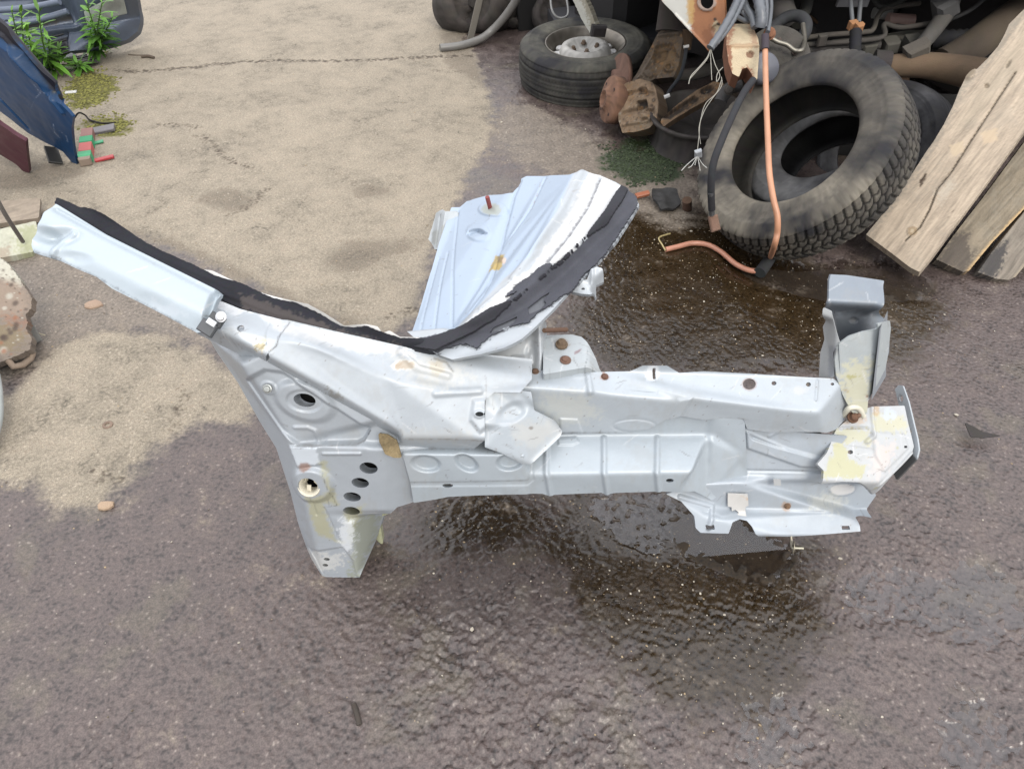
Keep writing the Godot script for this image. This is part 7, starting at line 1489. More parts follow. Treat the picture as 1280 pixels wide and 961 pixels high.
	put("loop_hose", tube(loop, 0.021, Color(0.05, 0.052, 0.055), 12), M.rubber, t)
	put("coolant_hose", tube([Vector3(1.0163,.6086,-3.2023),Vector3(1.0241,.5512,-3.1078),Vector3(1.0351,.5268,-3.0578)], 0.045, Color(0.09, 0.085, 0.08), 14), M.rubber, t)
	put("coolant_hose", tube([Vector3(1.158,.5935,-3.2566),Vector3(1.1379,.5317,-3.1716),Vector3(1.0897,.4966,-3.098)], 0.022, Color(0.055, 0.055, 0.05), 12), M.rubber, t)
	put("metal_pipe", tube([Vector3(.9021,.5489,-2.8048),Vector3(.9301,.5366,-2.7934),Vector3(.9638,.5284,-2.7857),Vector3(.9918,.514,-2.7724),Vector3(1.017,.5161,-2.7743),Vector3(1.0406,.5265,-2.8386),Vector3(1.05,.5545,-2.9194)], 0.0085, Color(0.25, 0.235, 0.20), 8), M.steel, t)
	bolt(t, Vector3(.8754,.585,-2.7292), Vector3(0, 0.4, 0.9), 0.014, 0.02, Color(0.22, 0.10, 0.055), M.rust)
	put("metal_pipe", tube([Vector3(1.0895,.4341,-3.108),Vector3(1.214,.4478,-3.1207),Vector3(1.3697,.4569,-3.1292),Vector3(1.407,.466,-3.1377),Vector3(1.4495,.4858,-3.2246),Vector3(1.5118,.4927,-3.2994),Vector3(1.667,.4908,-3.3659)], 0.010, Color(0.095, 0.085, 0.072), 8), M.rust, t)
	put("metal_pipe", tube([Vector3(1.1206,.4204,-3.0953),Vector3(1.2987,.4367,-3.0831),Vector3(1.4348,.4502,-3.0957),Vector3(1.4506,.4796,-3.1505),Vector3(1.5253,.4705,-3.142),Vector3(1.7121,.4933,-3.1632)], 0.0095, Color(0.075, 0.068, 0.06), 8), M.rust, t)
	put("metal_pipe", tube([Vector3(1.1124,.3903,-3.0945),Vector3(1.2848,.4087,-3.1116),Vector3(1.4415,.4132,-3.1159)], 0.017, Color(0.065, 0.06, 0.055), 10), M.rust, t)
	put("steering_rack", tube([Vector3(1.2867,.3703,-3.1853),Vector3(1.5118,.3892,-3.2028),Vector3(1.6778,.4197,-3.204)], 0.037, Color(0.125, 0.118, 0.10), 14), M.rust, t)
	for k in 3: put("rack_clamp", block(Vector3(1.4022,.4004,-3.1176) + Vector3(0.085 * k, 0.008 * k, -0.01), Vector3(0.055, 0.05, 0.06), Color(0.105, 0.1, 0.085), Vector3(0.2, 0.1, 0.12), 0.006), M.rust, t)
	put("rack_gaiter", tube([Vector3(1.6483,.427,-3.1287),Vector3(1.7121,.4386,-3.1123),Vector3(1.7868,.4432,-3.1165)], 0.040, Color(0.028, 0.028, 0.03), 16, 55, 0.030), M.rubber, t)
	put("steering_knuckle", tube([Vector3(1.6897,.5862,-3.1815),Vector3(1.6652,.5324,-3.1314),Vector3(1.5992,.4812,-3.0562),Vector3(1.5331,.4315,-2.9962)], 0.036, Color(0.085, 0.08, 0.072), 12, 0, 0.026), M.rust, t)
	put("knuckle_clamp", block(Vector3(1.5226,.4432,-2.9798), Vector3(0.085, 0.05, 0.06), Color(0.10, 0.09, 0.075), Vector3(0.2, 0.2, 0.45), 0.01), M.rust, t)
	put("knuckle_clamp", block(Vector3(1.6478,.5524,-3.1226), Vector3(0.08, 0.085, 0.08), Color(0.085, 0.085, 0.085), Vector3(0.2, 0.2, 0.6), 0.015), M.rust, t)
	put("axle_beam", tube([Vector3(1.4448,.3802,-2.9894),Vector3(1.5755,.3916,-2.959),Vector3(1.6851,.386,-2.9264),Vector3(1.8055,.3684,-2.91)], 0.040, Color(0.14, 0.095, 0.058), 14, 0, 0.062), M.rust, t)
	put("axle_beam", tube([Vector3(1.6698,.3779,-3.0282),Vector3(1.7625,.4141,-3.062),Vector3(1.8989,.4705,-3.142),Vector3(2.0888,.5321,-3.2677)], 0.055, Color(0.085, 0.065, 0.045), 14, 0, 0.07), M.rust, t)
	put("axle_joint", tube([Vector3(1.3883,.3854,-3.0079),Vector3(1.4448,.3847,-2.9936)], 0.047, Color(0.045, 0.04, 0.038), 14), M.rust, t)
	for q in [[Vector3(1.248,.6388,-3.0938),Vector3(1.2465,.5451,-2.9654)], [Vector3(1.2953,.6388,-3.0938),Vector3(1.2699,.5451,-2.9654)]]: put("hydraulic_line", tube(q, 0.008, Color(0.11, 0.115, 0.12), 8), M.plastic, t)
	for q in [Vector3(1.2377,.5455,-2.9385), Vector3(1.2564,.5426,-2.922)]: put("brass_union", block(q, Vector3(0.03, 0.03, 0.026), Color(0.33, 0.16, 0.07), Vector3(0.2, 0.3, 0.1), 0.005), M.rust, t)
	put("ribbed_boot", tube([Vector3(1.2404,.5334,-2.8998),Vector3(1.2197,.4807,-2.796)], 0.0215, Color(0.022, 0.022, 0.024), 14, 60), M.rubber, t)
	put("bracket", block(Vector3(1.3101,.5683,-3.1648), Vector3(0.12, 0.06, 0.02), Color(0.20, 0.20, 0.205), Vector3(0.2, 0, 0), 0.003), M.dull_paint, t)
	put("bracket", block(Vector3(1.1917,.4483,-3.0666), Vector3(0.034, 0.045, 0.02), Color(0.10, 0.09, 0.078), Vector3(0.2, 0.1, 0.1), 0.004), M.rust, t)
	put("pipe_sleeve", tube([Vector3(1.5606,.4262,-3.3741),Vector3(1.6669,.4213,-3.3696)], 0.026, Color(0.40, 0.27, 0.235), 12), M.plastic, t)
	put("pipe_sleeve", tube([Vector3(1.5243,.4291,-3.4452),Vector3(1.5985,.4242,-3.4406)], 0.022, Color(0.33, 0.33, 0.31), 12), M.plastic, t)
	put("cable", tube([Vector3(1.544,.4409,-3.2511),Vector3(1.614,.4534,-3.1943),Vector3(1.6872,.4887,-3.159),Vector3(1.7749,.5271,-3.1674),Vector3(1.8677,.5707,-3.2354)], 0.0085, Color(0.05, 0.05, 0.05), 8), M.rubber, t)
	put("cable", tube([Vector3(1.4346,.5632,-3.3652),Vector3(1.4797,.4974,-3.3037),Vector3(1.5569,.5115,-3.3169),Vector3(1.6276,.5444,-3.3476)], 0.011, Color(0.06, 0.06, 0.055), 8), M.rubber, t)
	put("spring_link", tube([Vector3(.7959,.2772,-2.8934),Vector3(.8265,.3131,-2.9268),Vector3(.8754,.3265,-2.9393)], 0.024, Color(0.085, 0.082, 0.08), 12), M.rust, t)
	bolt(t, Vector3(.8185,.3332,-2.8772), Vector3(-0.2, 0.4, 0.9), 0.014, 0.02, Color(0.09, 0.08, 0.07), M.rust)
	put("rubber_boot", lathe(facing(Vector3(.8564,.4995,-2.6494), Vector3(0.1, 0.5, 0.8)), [Vector2(0.05, -0.04), Vector2(0.055, 0.0), Vector2(0.045, 0.02), Vector2(0.001, 0.025)], 24, mottle(Color(0.10, 0.105, 0.125), 0.2)), M.plastic, t)
	# greasy clutter of brackets, hoses and links under the shell
	for k in 46:
		var p := Vector3(rng.randf_range(0.95, 2.7), rng.randf_range(0.06, 0.56), rng.randf_range(-4.0, -3.25))
		if p.z > -3.1 - 0.35 * (p.x - 0.6) and p.x > 0.9: p.z -= 0.5
		var c := [Color(0.05, 0.045, 0.04), Color(0.10, 0.07, 0.048), Color(0.075, 0.072, 0.068), Color(0.14, 0.085, 0.05), Color(0.12, 0.118, 0.11)][k % 5] as Color
		if k % 3 == 0:
			var q := p + Vector3(rng.randf_range(-0.25, 0.25), rng.randf_range(-0.12, 0.12), rng.randf_range(-0.1, 0.1))
			var q2 := q + Vector3(rng.randf_range(-0.2, 0.2), rng.randf_range(-0.12, 0.12), rng.randf_range(-0.1, 0.1))
			put("hose", tube([p, q, q2], rng.randf_range(0.008, 0.026), c, 10, 45 if k % 2 else 0), M.rubber, t)
		elif k % 3 == 1:
			var rot := Vector3(rng.randf_range(-0.6, 0.6), rng.randf_range(-0.9, 0.9), rng.randf_range(-0.8, 0.8))
			var size := Vector3(rng.randf_range(0.05, 0.2), rng.randf_range(0.03, 0.10), rng.randf_range(0.02, 0.09))
			put("bracket", block(p, size, c, rot, 0.006), M.rust, t)
			for j in 2: bolt(t, p + Basis.from_euler(rot) * Vector3(size.x * (0.3 - 0.6 * j), 0, size.z * 0.5), Basis.from_euler(rot).z, 0.009, 0.013, c * 1.4, M.rust)
		else:
			put("boss", lathe(facing(p, Vector3(rng.randf_range(-0.6, 0.6), rng.randf_range(0.0, 0.6), 1)), [Vector2(0.055, -0.06), Vector2(0.06, 0.0), Vector2(0.045, 0.012), Vector2(0.03, 0.012), Vector2(0.026, 0.03), Vector2(0.001, 0.03)].map(func(v): return v * (0.5 + 0.2 * (k % 4))), 20, mottle(c, 0.5)), M.rust, t)
	put("body_flap", block(Vector3(.2677,.1093,-4.5826), Vector3(0.5, 0.5, 0.06), near_black, Vector3(0.2, 0.3, 0.1), 0.01), M.dull_paint, t)
	put("floor_pan", block(Vector3(.6807,.0868,-4.2882), Vector3(0.9, 0.12, 0.5), Color(0.04, 0.042, 0.045), Vector3(0.1, 0.2, 0.05), 0.02), M.dull_paint, t)

# ---------------------------------------------------------------- loose things
func plank(called: String, label: String, s: Dictionary) -> void:
	s.merge({grime = 0.2, cell = 0.0032, blur = 0.0, rim = 0.042, back = true, tone = 0.10, ragged = 0.001})
	lone(called, sheet(s), M.wood, label, "plank", "old planks leaning beside the tyres")

func build_loose() -> void:
	var s := {fr = Transform3D(Basis(Vector3(.6203,-.1879,.7616),Vector3(.6908,.5907,-.4169),Vector3(-.3715,.7847,.4962)),Vector3(1.1924,.1,-2.2413)), col = Color(0.40, 0.33, 0.25)}
	s.grain = [Vector2(-.1533,.9882), 0.34]
	s.out = [Vector2(0,0),Vector2(-.0058,.0613),Vector2(-.0116,.1187),Vector2(-.0232,.1753),Vector2(-.0348,.2464),Vector2(-.0541,.3334),Vector2(-.0618,.3783),Vector2(-.0773,.4393),Vector2(-.1005,.5093),Vector2(-.1239,.5653),Vector2(-.1395,.6122),Vector2(-.1394,.6336),Vector2(-.1314,.6529),Vector2(-.1312,.7027),Vector2(-.1349,.7497),Vector2(-.1465,.7919),Vector2(-.1621,.8318),Vector2(-.1616,.9091),Vector2(-.1843,1.0633),Vector2(.1521,.9868),Vector2(.1183,.628),Vector2(.1296,.5463),Vector2(.1597,.3599),Vector2(.1899,.1657),Vector2(.2051,.0717),Vector2(.2129,0),Vector2(.1803,-.005),Vector2(.0952,-.0014)]
	s.bumps = [["l",[Vector2(-.0305,.7032),Vector2(-.0002,.5623),Vector2(.0302,.4213),Vector2(.0529,.3243),Vector2(.0606,.2518),Vector2(.0908,.1818),Vector2(.1097,.1177),Vector2(.1062,.0577)],-0.010,0.0035], ["l",[Vector2(-.0001,.2429),Vector2(-.0039,.2688)],-0.006,0.004], ["e",[Vector2(.1023,.0941),Vector2(.013,.0101),Vector2(.0131,-.0149)],0.003,0.004], ["e",[Vector2(-.1395,.6265),Vector2(.0023,.0221),Vector2(.0195,-.0066)],0.01,0.01], ["e",[Vector2(-.0671,.6201),Vector2(.0058,.0038),Vector2(.0058,-.0068)],-0.004,0.003], ["e",[Vector2(-.0669,.715),Vector2(.0053,-.0002),Vector2(.0042,-.0155)],-0.005,0.004]]
	s.paint = [["l", [Vector2(-.0305,.7032),Vector2(-.0002,.5623),Vector2(.0302,.4213),Vector2(.0529,.3243),Vector2(.0606,.2518),Vector2(.0908,.1818),Vector2(.1097,.1177),Vector2(.1062,.0577)], Color(0.05, 0.035, 0.022), 0.004, 0.002, 0.95, 0.0012], ["l", [Vector2(0,0),Vector2(-.0232,.1753),Vector2(-.0618,.3783),Vector2(-.1239,.5653),Vector2(-.1349,.7497),Vector2(-.1616,.9091)], Color(0.24, 0.215, 0.175), 0.03, 0.02, 0.75, 0.012], ["p", [Vector2(-.002,.2451),Vector2(-.002,.2738),Vector2(.0076,.2629),Vector2(.0191,.2211)], Color(0.06, 0.04, 0.025), 0.004, 0.003, 0.9], ["e", [Vector2(.1023,.0941),Vector2(.0111,.0087),Vector2(.0112,-.0128)], Color(0.30, 0.22, 0.13), 0.004, 0.003, 0.8], ["e", [Vector2(.1023,.0941),Vector2(.0046,.0036),Vector2(.0047,-.0053)], Color(0.5, 0.42, 0.3), 0.003, 0.002, 0.7], ["e", [Vector2(-.1395,.6265),Vector2(.0021,.0196),Vector2(.0167,-.0057)], Color(0.2, 0.16, 0.11), 0.006, 0.004, 0.8], ["e", [Vector2(-.0669,.715),Vector2(.0042,-.0001),Vector2(.0035,-.0129)], Color(0.05, 0.035, 0.022), 0.003, 0.001, 0.9], ["e", [Vector2(-.0671,.6201),Vector2(.0058,.0038),Vector2(.0058,-.0068)], Color(0.14, 0.1, 0.06), 0.004, 0.002, 0.9],
		["p", [Vector2(-.0116,.392),Vector2(.0075,.4266),Vector2(.0378,.3984),Vector2(.0189,.3638)], Color(0.52, 0.42, 0.29), 0.006, 0.006, 0.7], ["p", [Vector2(.0301,.4776),Vector2(.0562,.5166),Vector2(.0897,.484),Vector2(.0638,.4519)], Color(0.52, 0.41, 0.28), 0.008, 0.006, 0.7], ["p", [Vector2(-.0384,.4516),Vector2(-.1074,.7597),Vector2(-.0878,.8416),Vector2(-.0305,.7032),Vector2(-.0116,.5054)], Color(0.36, 0.31, 0.23), 0.05, 0.03, 0.4], ["l", [Vector2(.1478,.2249),Vector2(.1516,.1926)], Color(0.1, 0.07, 0.045), 0.003, 0.002, 0.7, 0.0006], ["p", [Vector2(.0644,.2404),Vector2(.068,.3069),Vector2(.0979,.2793),Vector2(.1055,.2143)], Color(0.50, 0.45, 0.37), 0.02, 0.02, 0.5]]
	plank("plank", "widest pale plank with a long crack and wavy left edge beside the tyres", s)
	s = {fr = Transform3D(Basis(Vector3(.8651,-.1492,.4788),Vector3(.4693,.5776,-.668),Vector3(-.1769,.8026,.5697)),Vector3(1.4241,.045,-2.1706)), col = Color(0.21, 0.175, 0.125)}
	s.grain = [Vector2(.2331,.9725), 0.42]
	s.out = [Vector2(-.0033,.0016),Vector2(.0088,.0818),Vector2(.0447,.267),Vector2(.086,.5066),Vector2(.1348,.7707),Vector2(.3198,.6866),Vector2(.2285,.4598),Vector2(.1728,.2734),Vector2(.1287,.1237),Vector2(.1028,.0072),Vector2(.0895,-.0051),Vector2(.0488,-.0023)]
	s.paint = [["l", [Vector2(.0995,.0026),Vector2(.1287,.1237),Vector2(.1728,.2734),Vector2(.2285,.4598)], Color(0.52, 0.36, 0.18), 0.008, 0.004, 0.85, 0.006], ["p", [Vector2(-.0124,-.0088),Vector2(.0159,.1162),Vector2(.0628,.1311),Vector2(.1017,.0744),Vector2(.0959,-.0144)], Color(0.055, 0.045, 0.04), 0.03, 0.02, 0.75], ["p", [Vector2(.058,.104),Vector2(.0856,.1787),Vector2(.098,.1221),Vector2(.084,.0663)], Color(0.3, 0.25, 0.18), 0.012, 0.012, 0.6]]
	plank("plank", "grey brown plank with a yellow edge right under the widest plank", s)
	s = {fr = Transform3D(Basis(Vector3(.9729,-.0951,.2107),Vector3(.2251,.5974,-.7697),Vector3(-.0527,.7963,.6026)),Vector3(1.5467,.03,-2.1133)), col = Color(0.18, 0.155, 0.125)}
	s.grain = [Vector2(.4416,.8972), 0.42]
	s.out = [Vector2(-.0057,.0044),Vector2(.0286,.0796),Vector2(.1251,.2659),Vector2(.2211,.4254),Vector2(.3593,.3376),Vector2(.2459,.1993),Vector2(.1559,.0896),Vector2(.1138,.0131),Vector2(.0952,-.0021),Vector2(.0521,-.0057)]
	s.paint = [["p", [Vector2(-.0082,.0039),Vector2(.0186,.0774),Vector2(.0785,.1356),Vector2(.0685,.0484),Vector2(.0496,-.0063)], Color(0.035, 0.034, 0.036), 0.012, 0.014, 0.85], ["l", [Vector2(.1052,0),Vector2(.1553,.0951),Vector2(.2459,.1993)], Color(0.3, 0.25, 0.18), 0.006, 0.004, 0.7, 0.004]]
	plank("plank", "dark stained plank at the right, lowest of the leaning planks", s)
	# hoses over the tyre
	var t := thing("orange_hose", "orange rubber hose hanging down over the big tyre to a black connector", "hose", Vector3(.8772,0,-2.2135))
	put("hose", tube([Vector3(.8223,.6117,-2.59),Vector3(.8157,.5718,-2.5254),Vector3(.7985,.5116,-2.3872),Vector3(.7836,.4466,-2.2446),Vector3(.7752,.3852,-2.1326),Vector3(.7804,.3372,-2.0605),Vector3(.7923,.2988,-2.0247),Vector3(.7992,.2532,-2.0095),Vector3(.8032,.1994,-2.0141),Vector3(.8741,.035,-2.2)], 0.0092, Color(0.50, 0.25, 0.145), 12), M.plastic, t)
	put("connector", tube([Vector3(.884,.04,-2.2118),Vector3(.8543,.03,-2.1692),Vector3(.8252,.022,-2.1294)], 0.019, Color(0.035, 0.036, 0.038), 12, 0, 0.021), M.rubber, t)
	put("hose", tube([Vector3(.8296,.02,-2.1463),Vector3(.7996,.016,-2.1521),Vector3(.7604,.014,-2.1928),Vector3(.7261,.014,-2.266),Vector3(.6874,.014,-2.3114),Vector3(.6358,.014,-2.3217),Vector3(.5824,.013,-2.3028),Vector3(.535,.012,-2.2841)], 0.0092, Color(0.47, 0.22, 0.145), 12), M.plastic, t)
	put("hose_cuff", tube([Vector3(.8223,.6231,-2.6006),Vector3(.819,.5926,-2.5585)], 0.0125, Color(0.06, 0.05, 0.06), 10), M.rubber, t)
	put("wire", tube([Vector3(.5342,.012,-2.2791),Vector3(.5253,.02,-2.3021),Vector3(.5171,.03,-2.3325),Vector3(.5672,.012,-2.3875)], 0.003, Color(0.40, 0.33, 0.16), 6), M.plastic, t)
	t = thing("black_cable", "black cable running down the left side of the big leaning tyre", "cable", Vector3(.7456,0,-2.5001))
	put("cable", tube([Vector3(.7709,.5326,-2.4615),Vector3(.7282,.519,-2.3941),Vector3(.6759,.4931,-2.288),Vector3(.6334,.4494,-2.2061),Vector3(.6093,.3998,-2.16),Vector3(.6098,.3355,-2.141),Vector3(.6278,.2508,-2.1441)], 0.0115, Color(0.035, 0.036, 0.04), 10), M.rubber, t)
	put("bare_end", tube([Vector3(.6123,.3162,-2.1367),Vector3(.633,.2294,-2.1514)], 0.0095, Color(0.20, 0.21, 0.22), 10), M.steel, t)
	put("lug", block(Vector3(.6458,.1985,-2.1499), Vector3(0.030, 0.05, 0.018), Color(0.20, 0.12, 0.085), Vector3(-0.5, 0.2, 0.2), 0.004), M.rust, t)
	# scraps at the foot of the tyre
	s = {fr = Transform3D(Basis(Vector3(1,0,0),Vector3(0,.2588,-.9659),Vector3(0,.9659,.2588)),Vector3(.35,.03,-2.6)), cell = 0.006, blur = 0.006, rim = 0.01, col = Color(0.045, 0.045, 0.045), tone = 0.3, wobble = 0.03, wobble_f = 9.0, out = [Vector2(.1825,.0542),Vector2(.2361,.0713),Vector2(.2759,.0457),Vector2(.2873,-.0132),Vector2(.2526,-.0545),Vector2(.2045,-.0586),Vector2(.1829,-.0049)]}
	lone("crumpled_rubber", sheet(s), M.rubber, "crumpled black rubber scrap on the ground beside the orange lamp piece", "scrap")
	lone("lamp_fragment", block(Vector3(.4989,.02,-2.6529), Vector3(0.055, 0.014, 0.022), Color(0.34, 0.12, 0.06), Vector3(0.2, 0.3, 0.1), 0.006), M.plastic, "broken orange lamp piece just past the tip of the cowl", "scrap")
	lone("rusty_lug", tube([Vector3(.6603,0,-2.5746),Vector3(.6498,.05,-2.5578)], 0.018, Color(0.10, 0.055, 0.035), 10), M.rust, "short rusty metal stub standing left of the big tyre", "scrap")
	lone("rusty_rod", tube([Vector3(.0619,.56,-1.1611),Vector3(.1086,.53,-1.2007)], 0.005, Color(0.10, 0.055, 0.035), 8), M.rust, "thin rusty rod lying above the strut tower plate", "rod")
	# pipe and dark lumps at the top
	lone("bent_pipe", tube([Vector3(-.3809,.02,-4.1963),Vector3(-.2768,.02,-4.2315),Vector3(-.1721,.03,-4.2984),Vector3(-.1079,.06,-4.3446),Vector3(-.0426,.13,-4.33),Vector3(.0167,.22,-4.295),Vector3(.049,.3,-4.2568)], 0.021, Color(0.17, 0.165, 0.155), 12), M.plastic, "bent grey plastic pipe lying at the edge of the dry concrete", "pipe")
	t = thing("scrap_heap", "dark heap of car parts under the wreck behind the bent pipe", "scrap heap", Vector3(-.1916,0,-4.913))
	for q in [[Vector3(-.2758,.12,-4.5747), Vector3(0.22, 0.3, 0.3), 0.4], [Vector3(-.1501,.15,-4.5575), Vector3(0.28, 0.34, 0.3), 0.9], [Vector3(0,.12,-4.6025), Vector3(0.34, 0.26, 0.3), 0.2], [Vector3(.2194,.1,-4.4774), Vector3(0.4, 0.22, 0.3), 0.6]]:
		var drum := facing(q[0], Vector3(sin(q[2] * 5.0) * 0.7, 0.35, 0.8))
		var s0: float = q[1].y * 0.5
		put("drum", lathe(drum, [Vector2(0.6, -0.7), Vector2(0.95, -0.6), Vector2(1.0, -0.2), Vector2(0.93, 0.0), Vector2(1.0, 0.2), Vector2(0.9, 0.5), Vector2(0.7, 0.55), Vector2(0.6, 0.4), Vector2(0.3, 0.42), Vector2(0.25, 0.6), Vector2(0.001, 0.6)].map(func(v): return v * s0), 36, mottle(Color(0.05, 0.043, 0.038), 0.7)), M.rust, t)
	put("strip", block(Vector3(-.1893,.14,-4.4015), Vector3(0.035, 0.34, 0.012), Color(0.16, 0.145, 0.125), Vector3(0.0, 0.2, -0.28), 0.003), M.wood, t)
	put("wire", tube([Vector3(.1942,.286,-4.2005),Vector3(.1997,.2431,-4.0921),Vector3(.2317,.2139,-4.0649),Vector3(.2796,.2256,-4.0758),Vector3(.2752,.2741,-4.1894)], 0.006, Color(0.22, 0.22, 0.21), 6), M.plastic, t)
	t = thing("broken_sill", "broken white sill strip standing on the flat wheel", "scrap", Vector3(.3681,.2413,-3.7759))
	s = {fr = Transform3D(Basis(Vector3(.7742,.0359,.6319),Vector3(0,.9984,-.0568),Vector3(-.6329,.044,.773)),Vector3(.3681,.2413,-3.7759)), cell = 0.005, blur = 0.0, rim = 0.03, back = true, tone = 0.15, col = Color(0.52, 0.52, 0.46), ragged = 0.003, out = [Vector2(-.1394,.1652),Vector2(-.0674,.1754),Vector2(-.0175,.1084),Vector2(.0441,.0146),Vector2(.0006,-.007),Vector2(-.0488,.0411)]}
	s.paint = [["p", [Vector2(-.0852,.1729),Vector2(-.0408,.1791),Vector2(.0529,.0161),Vector2(.0185,-.0039),Vector2(-.0338,.0853)], Color(0.26, 0.23, 0.16), 0.02, 0.02, 0.8]]
	put("strip", sheet(s), M.dull_paint, t)
	put("strip_end", block(Vector3(.4034,.2537,-3.7602), Vector3(0.07, 0.05, 0.04), Color(0.035, 0.03, 0.028), Vector3(0.1, 0.2, -0.1), 0.01), M.rust, t)
	# stone chips and bits of wood one can pick out
	for q in [[Vector3(-1.3394,.006,-1.975), 0.05, Color(0.36, 0.26, 0.19), "flat brown stone chip on the dirt behind the windscreen pillar", "stone"], [Vector3(-.9881,.006,-1.17), 0.036, Color(0.40, 0.29, 0.20), "pale brown brick shard at the edge of the concrete patch", "shard"]]:
		var poly := []
		for k in 8: poly.append(Vector2.from_angle(TAU * k / 8.0) * q[1] * rng.randf_range(0.55, 1.05) * Vector2(0.5, 0.36) * 1.3)
		lone("stone_chip" if q[4] == "stone" else "brick_shard", prism(Transform3D(Basis(Vector3(1, 0, 0), Vector3(0, 0, -1), Vector3(0, 1, 0)), q[0] - Vector3(0, 0.006, 0)), poly, 0.012, q[2], 0.003), M.rust, q[3], q[4])
	lone("washer", lathe(Transform3D(Basis(), Vector3(-1.0904,.004,-1.4447)), [Vector2(0.007, -0.003), Vector2(0.0135, -0.003), Vector2(0.0135, 0.002), Vector2(0.007, 0.002), Vector2(0.007, -0.003)], 24, mottle(Color(0.22, 0.16, 0.12), 0.3)), M.rust, "small rusty washer on the dry concrete patch", "washer")
	lone("stick", tube([Vector3(-.3103,.012,-.6776),Vector3(-.3006,.014,-.6563),Vector3(-.2939,.01,-.6379)], 0.0055, Color(0.05, 0.04, 0.032), 8), M.wood, "short dark stick on the wet asphalt in the foreground", "stick")
	s = {fr = Transform3D(Basis(Vector3(1,0,0),Vector3(0,.1736,-.9848),Vector3(0,.9848,.1736)),Vector3(.95,.012,-1.3)), cell = 0.004, blur = 0.0, rim = 0.002, col = Color(0.05, 0.045, 0.043), wobble = 0.006, out = [Vector2(.25,.1291),Vector2(.2845,.0961),Vector2(.3301,.0836),Vector2(.2814,.0761),Vector2(.2498,.0811)]}
	lone("rubber_flap", sheet(s), M.rubber, "thin black rubber scrap on the wet ground right of the panel", "scrap")
	lone("twig", tube([Vector3(-1.9324,.01,-4.0984),Vector3(-1.9004,.012,-4.1042),Vector3(-1.8619,.01,-4.0872)], 0.008, Color(0.10, 0.075, 0.055), 6), M.wood, "dark twig on the concrete near the front bumper", "twig")
	lone("twig", tube([Vector3(-2.0168,.006,-4.1434),Vector3(-1.9623,.006,-4.132),Vector3(-1.9078,.006,-4.132)], 0.004, Color(0.16, 0.13, 0.10), 6), M.wood, "thin straight twig on the concrete left of the dark twig", "twig")
	# pale flakes that can be counted, and the fine grit that cannot
	var chip := prism(Transform3D(Basis(Vector3(1, 0, 0), Vector3(0, 0, -1), Vector3(0, 1, 0)), Vector3.ZERO), [Vector2(-0.5, -0.2), Vector2(0.1, -0.4), Vector2(0.5, 0.05), Vector2(0.15, 0.35), Vector2(-0.35, 0.3)], 0.25, Color(0.42, 0.38, 0.31), 0.04)
	for q in [
		[[Vector2(.6487,-2.4175)][0], "pale flake left of the orange hose's bend"],
		[[Vector2(.8558,-2.3854)][0], "pale flake under the big tyre's lower edge"],
		[[Vector2(1.0239,-2.1895)][0], "pale flake on the dark ground below the big tyre"],
		[[Vector2(1.0587,-2.124)][0], "pale flake between the big tyre and the radiator support"],
		[[Vector2(.6182,-1.9957)][0], "pale flake in the middle of the brown wet ground"],
		[[Vector2(-.0466,-3.3246)][0], "pale flake alone on the dark ground right of the dry concrete"],
		[[Vector2(.3247,-3.2514)][0], "pale flake just left of the dark green moss"],
		[[Vector2(-.1141,-3.9722)][0], "pale flake left of the flat wheel"],
		[[Vector2(.3174,-2.2378)][0], "pale flake beside the small white bracket"],
		[[Vector2(.7428,-1.7286)][0], "pale flake above the round hole of the top rail"],
		[[Vector2(1.1293,-1.9453)][0], "pale flake right of the radiator support"],
		[[Vector2(1.362,-1.9247)][0], "pale flake under the pale plank's end at a distance"],
		[[Vector2(1.2133,-1.4819)][0], "pale flake right of the bumper flange"],
		[[Vector2(-.085,-.8419)][0], "pale flake alone in the lower middle foreground"],
		[[Vector2(.4574,-.8758)][0], "pale flake in the dark pool in front of the panel"],
		[[Vector2(.752,-1.0182)][0], "pale flake right of the hanging screw"]]:
		var o := lone("pale_flake", chip, M.dull_paint, q[1], "flake", "pale flakes scattered over the wet ground")
		o.position = Vector3(q[0].x, maxf(ground_y(q[0].x, q[0].y), WATER) + 0.001, q[0].y)
		o.scale = Vector3.ONE * rng.randf_range(0.007, 0.013) * Vector3(1, 0.8, 1)
		o.rotation = Vector3(rng.randf_range(-0.2, 0.2), rng.randf() * TAU, rng.randf_range(-0.2, 0.2))
	var grit := MultiMesh.new()
	grit.transform_format = MultiMesh.TRANSFORM_3D
	grit.use_colors = true
	grit.mesh = chip
	var places := []
	var tries := 0
	while places.size() < 5200 and tries < 60000:
		tries += 1
		var x := rng.randf_range(-2.4, 3.0)
		var z := rng.randf_range(-4.2, -0.5)
		var p := clampf(mask_at("brown", x, z) * 1.0 + 0.10 + 0.4 * mask_at("brown_dirt", x, z) + 0.25 * mask_at("dirt", x, z), 0.0, 1.0)
		if absf(x) > 0.75 * (absf(z) + 0.5) or rng.randf() > p: continue
		var sz := 0.0022 + 0.0045 * pow(rng.randf(), 3.0)
		var b := Basis.from_euler(Vector3(rng.randf_range(-0.5, 0.5), rng.randf() * TAU, rng.randf_range(-0.5, 0.5))).scaled(Vector3.ONE * sz)
		var y := ground_y(x, z)
		places.append([Transform3D(b, Vector3(x, y - sz * 0.05, z)), [Color(1, 1, 1), Color(0.75, 0.62, 0.45), Color(0.45, 0.42, 0.4), Color(0.3, 0.26, 0.22)][rng.randi() % 4]])
	grit.instance_count = places.size()
	for k in places.size():
		grit.set_instance_transform(k, places[k][0])
		grit.set_instance_color(k, places[k][1])
	var go := MultiMeshInstance3D.new()
	go.name = "grit"
	go.multimesh = grit
	go.material_override = M.dull_paint
	add_child(go)
	tag(go, "fine pale grit washed over the wet asphalt", "grit", "", "stuff")

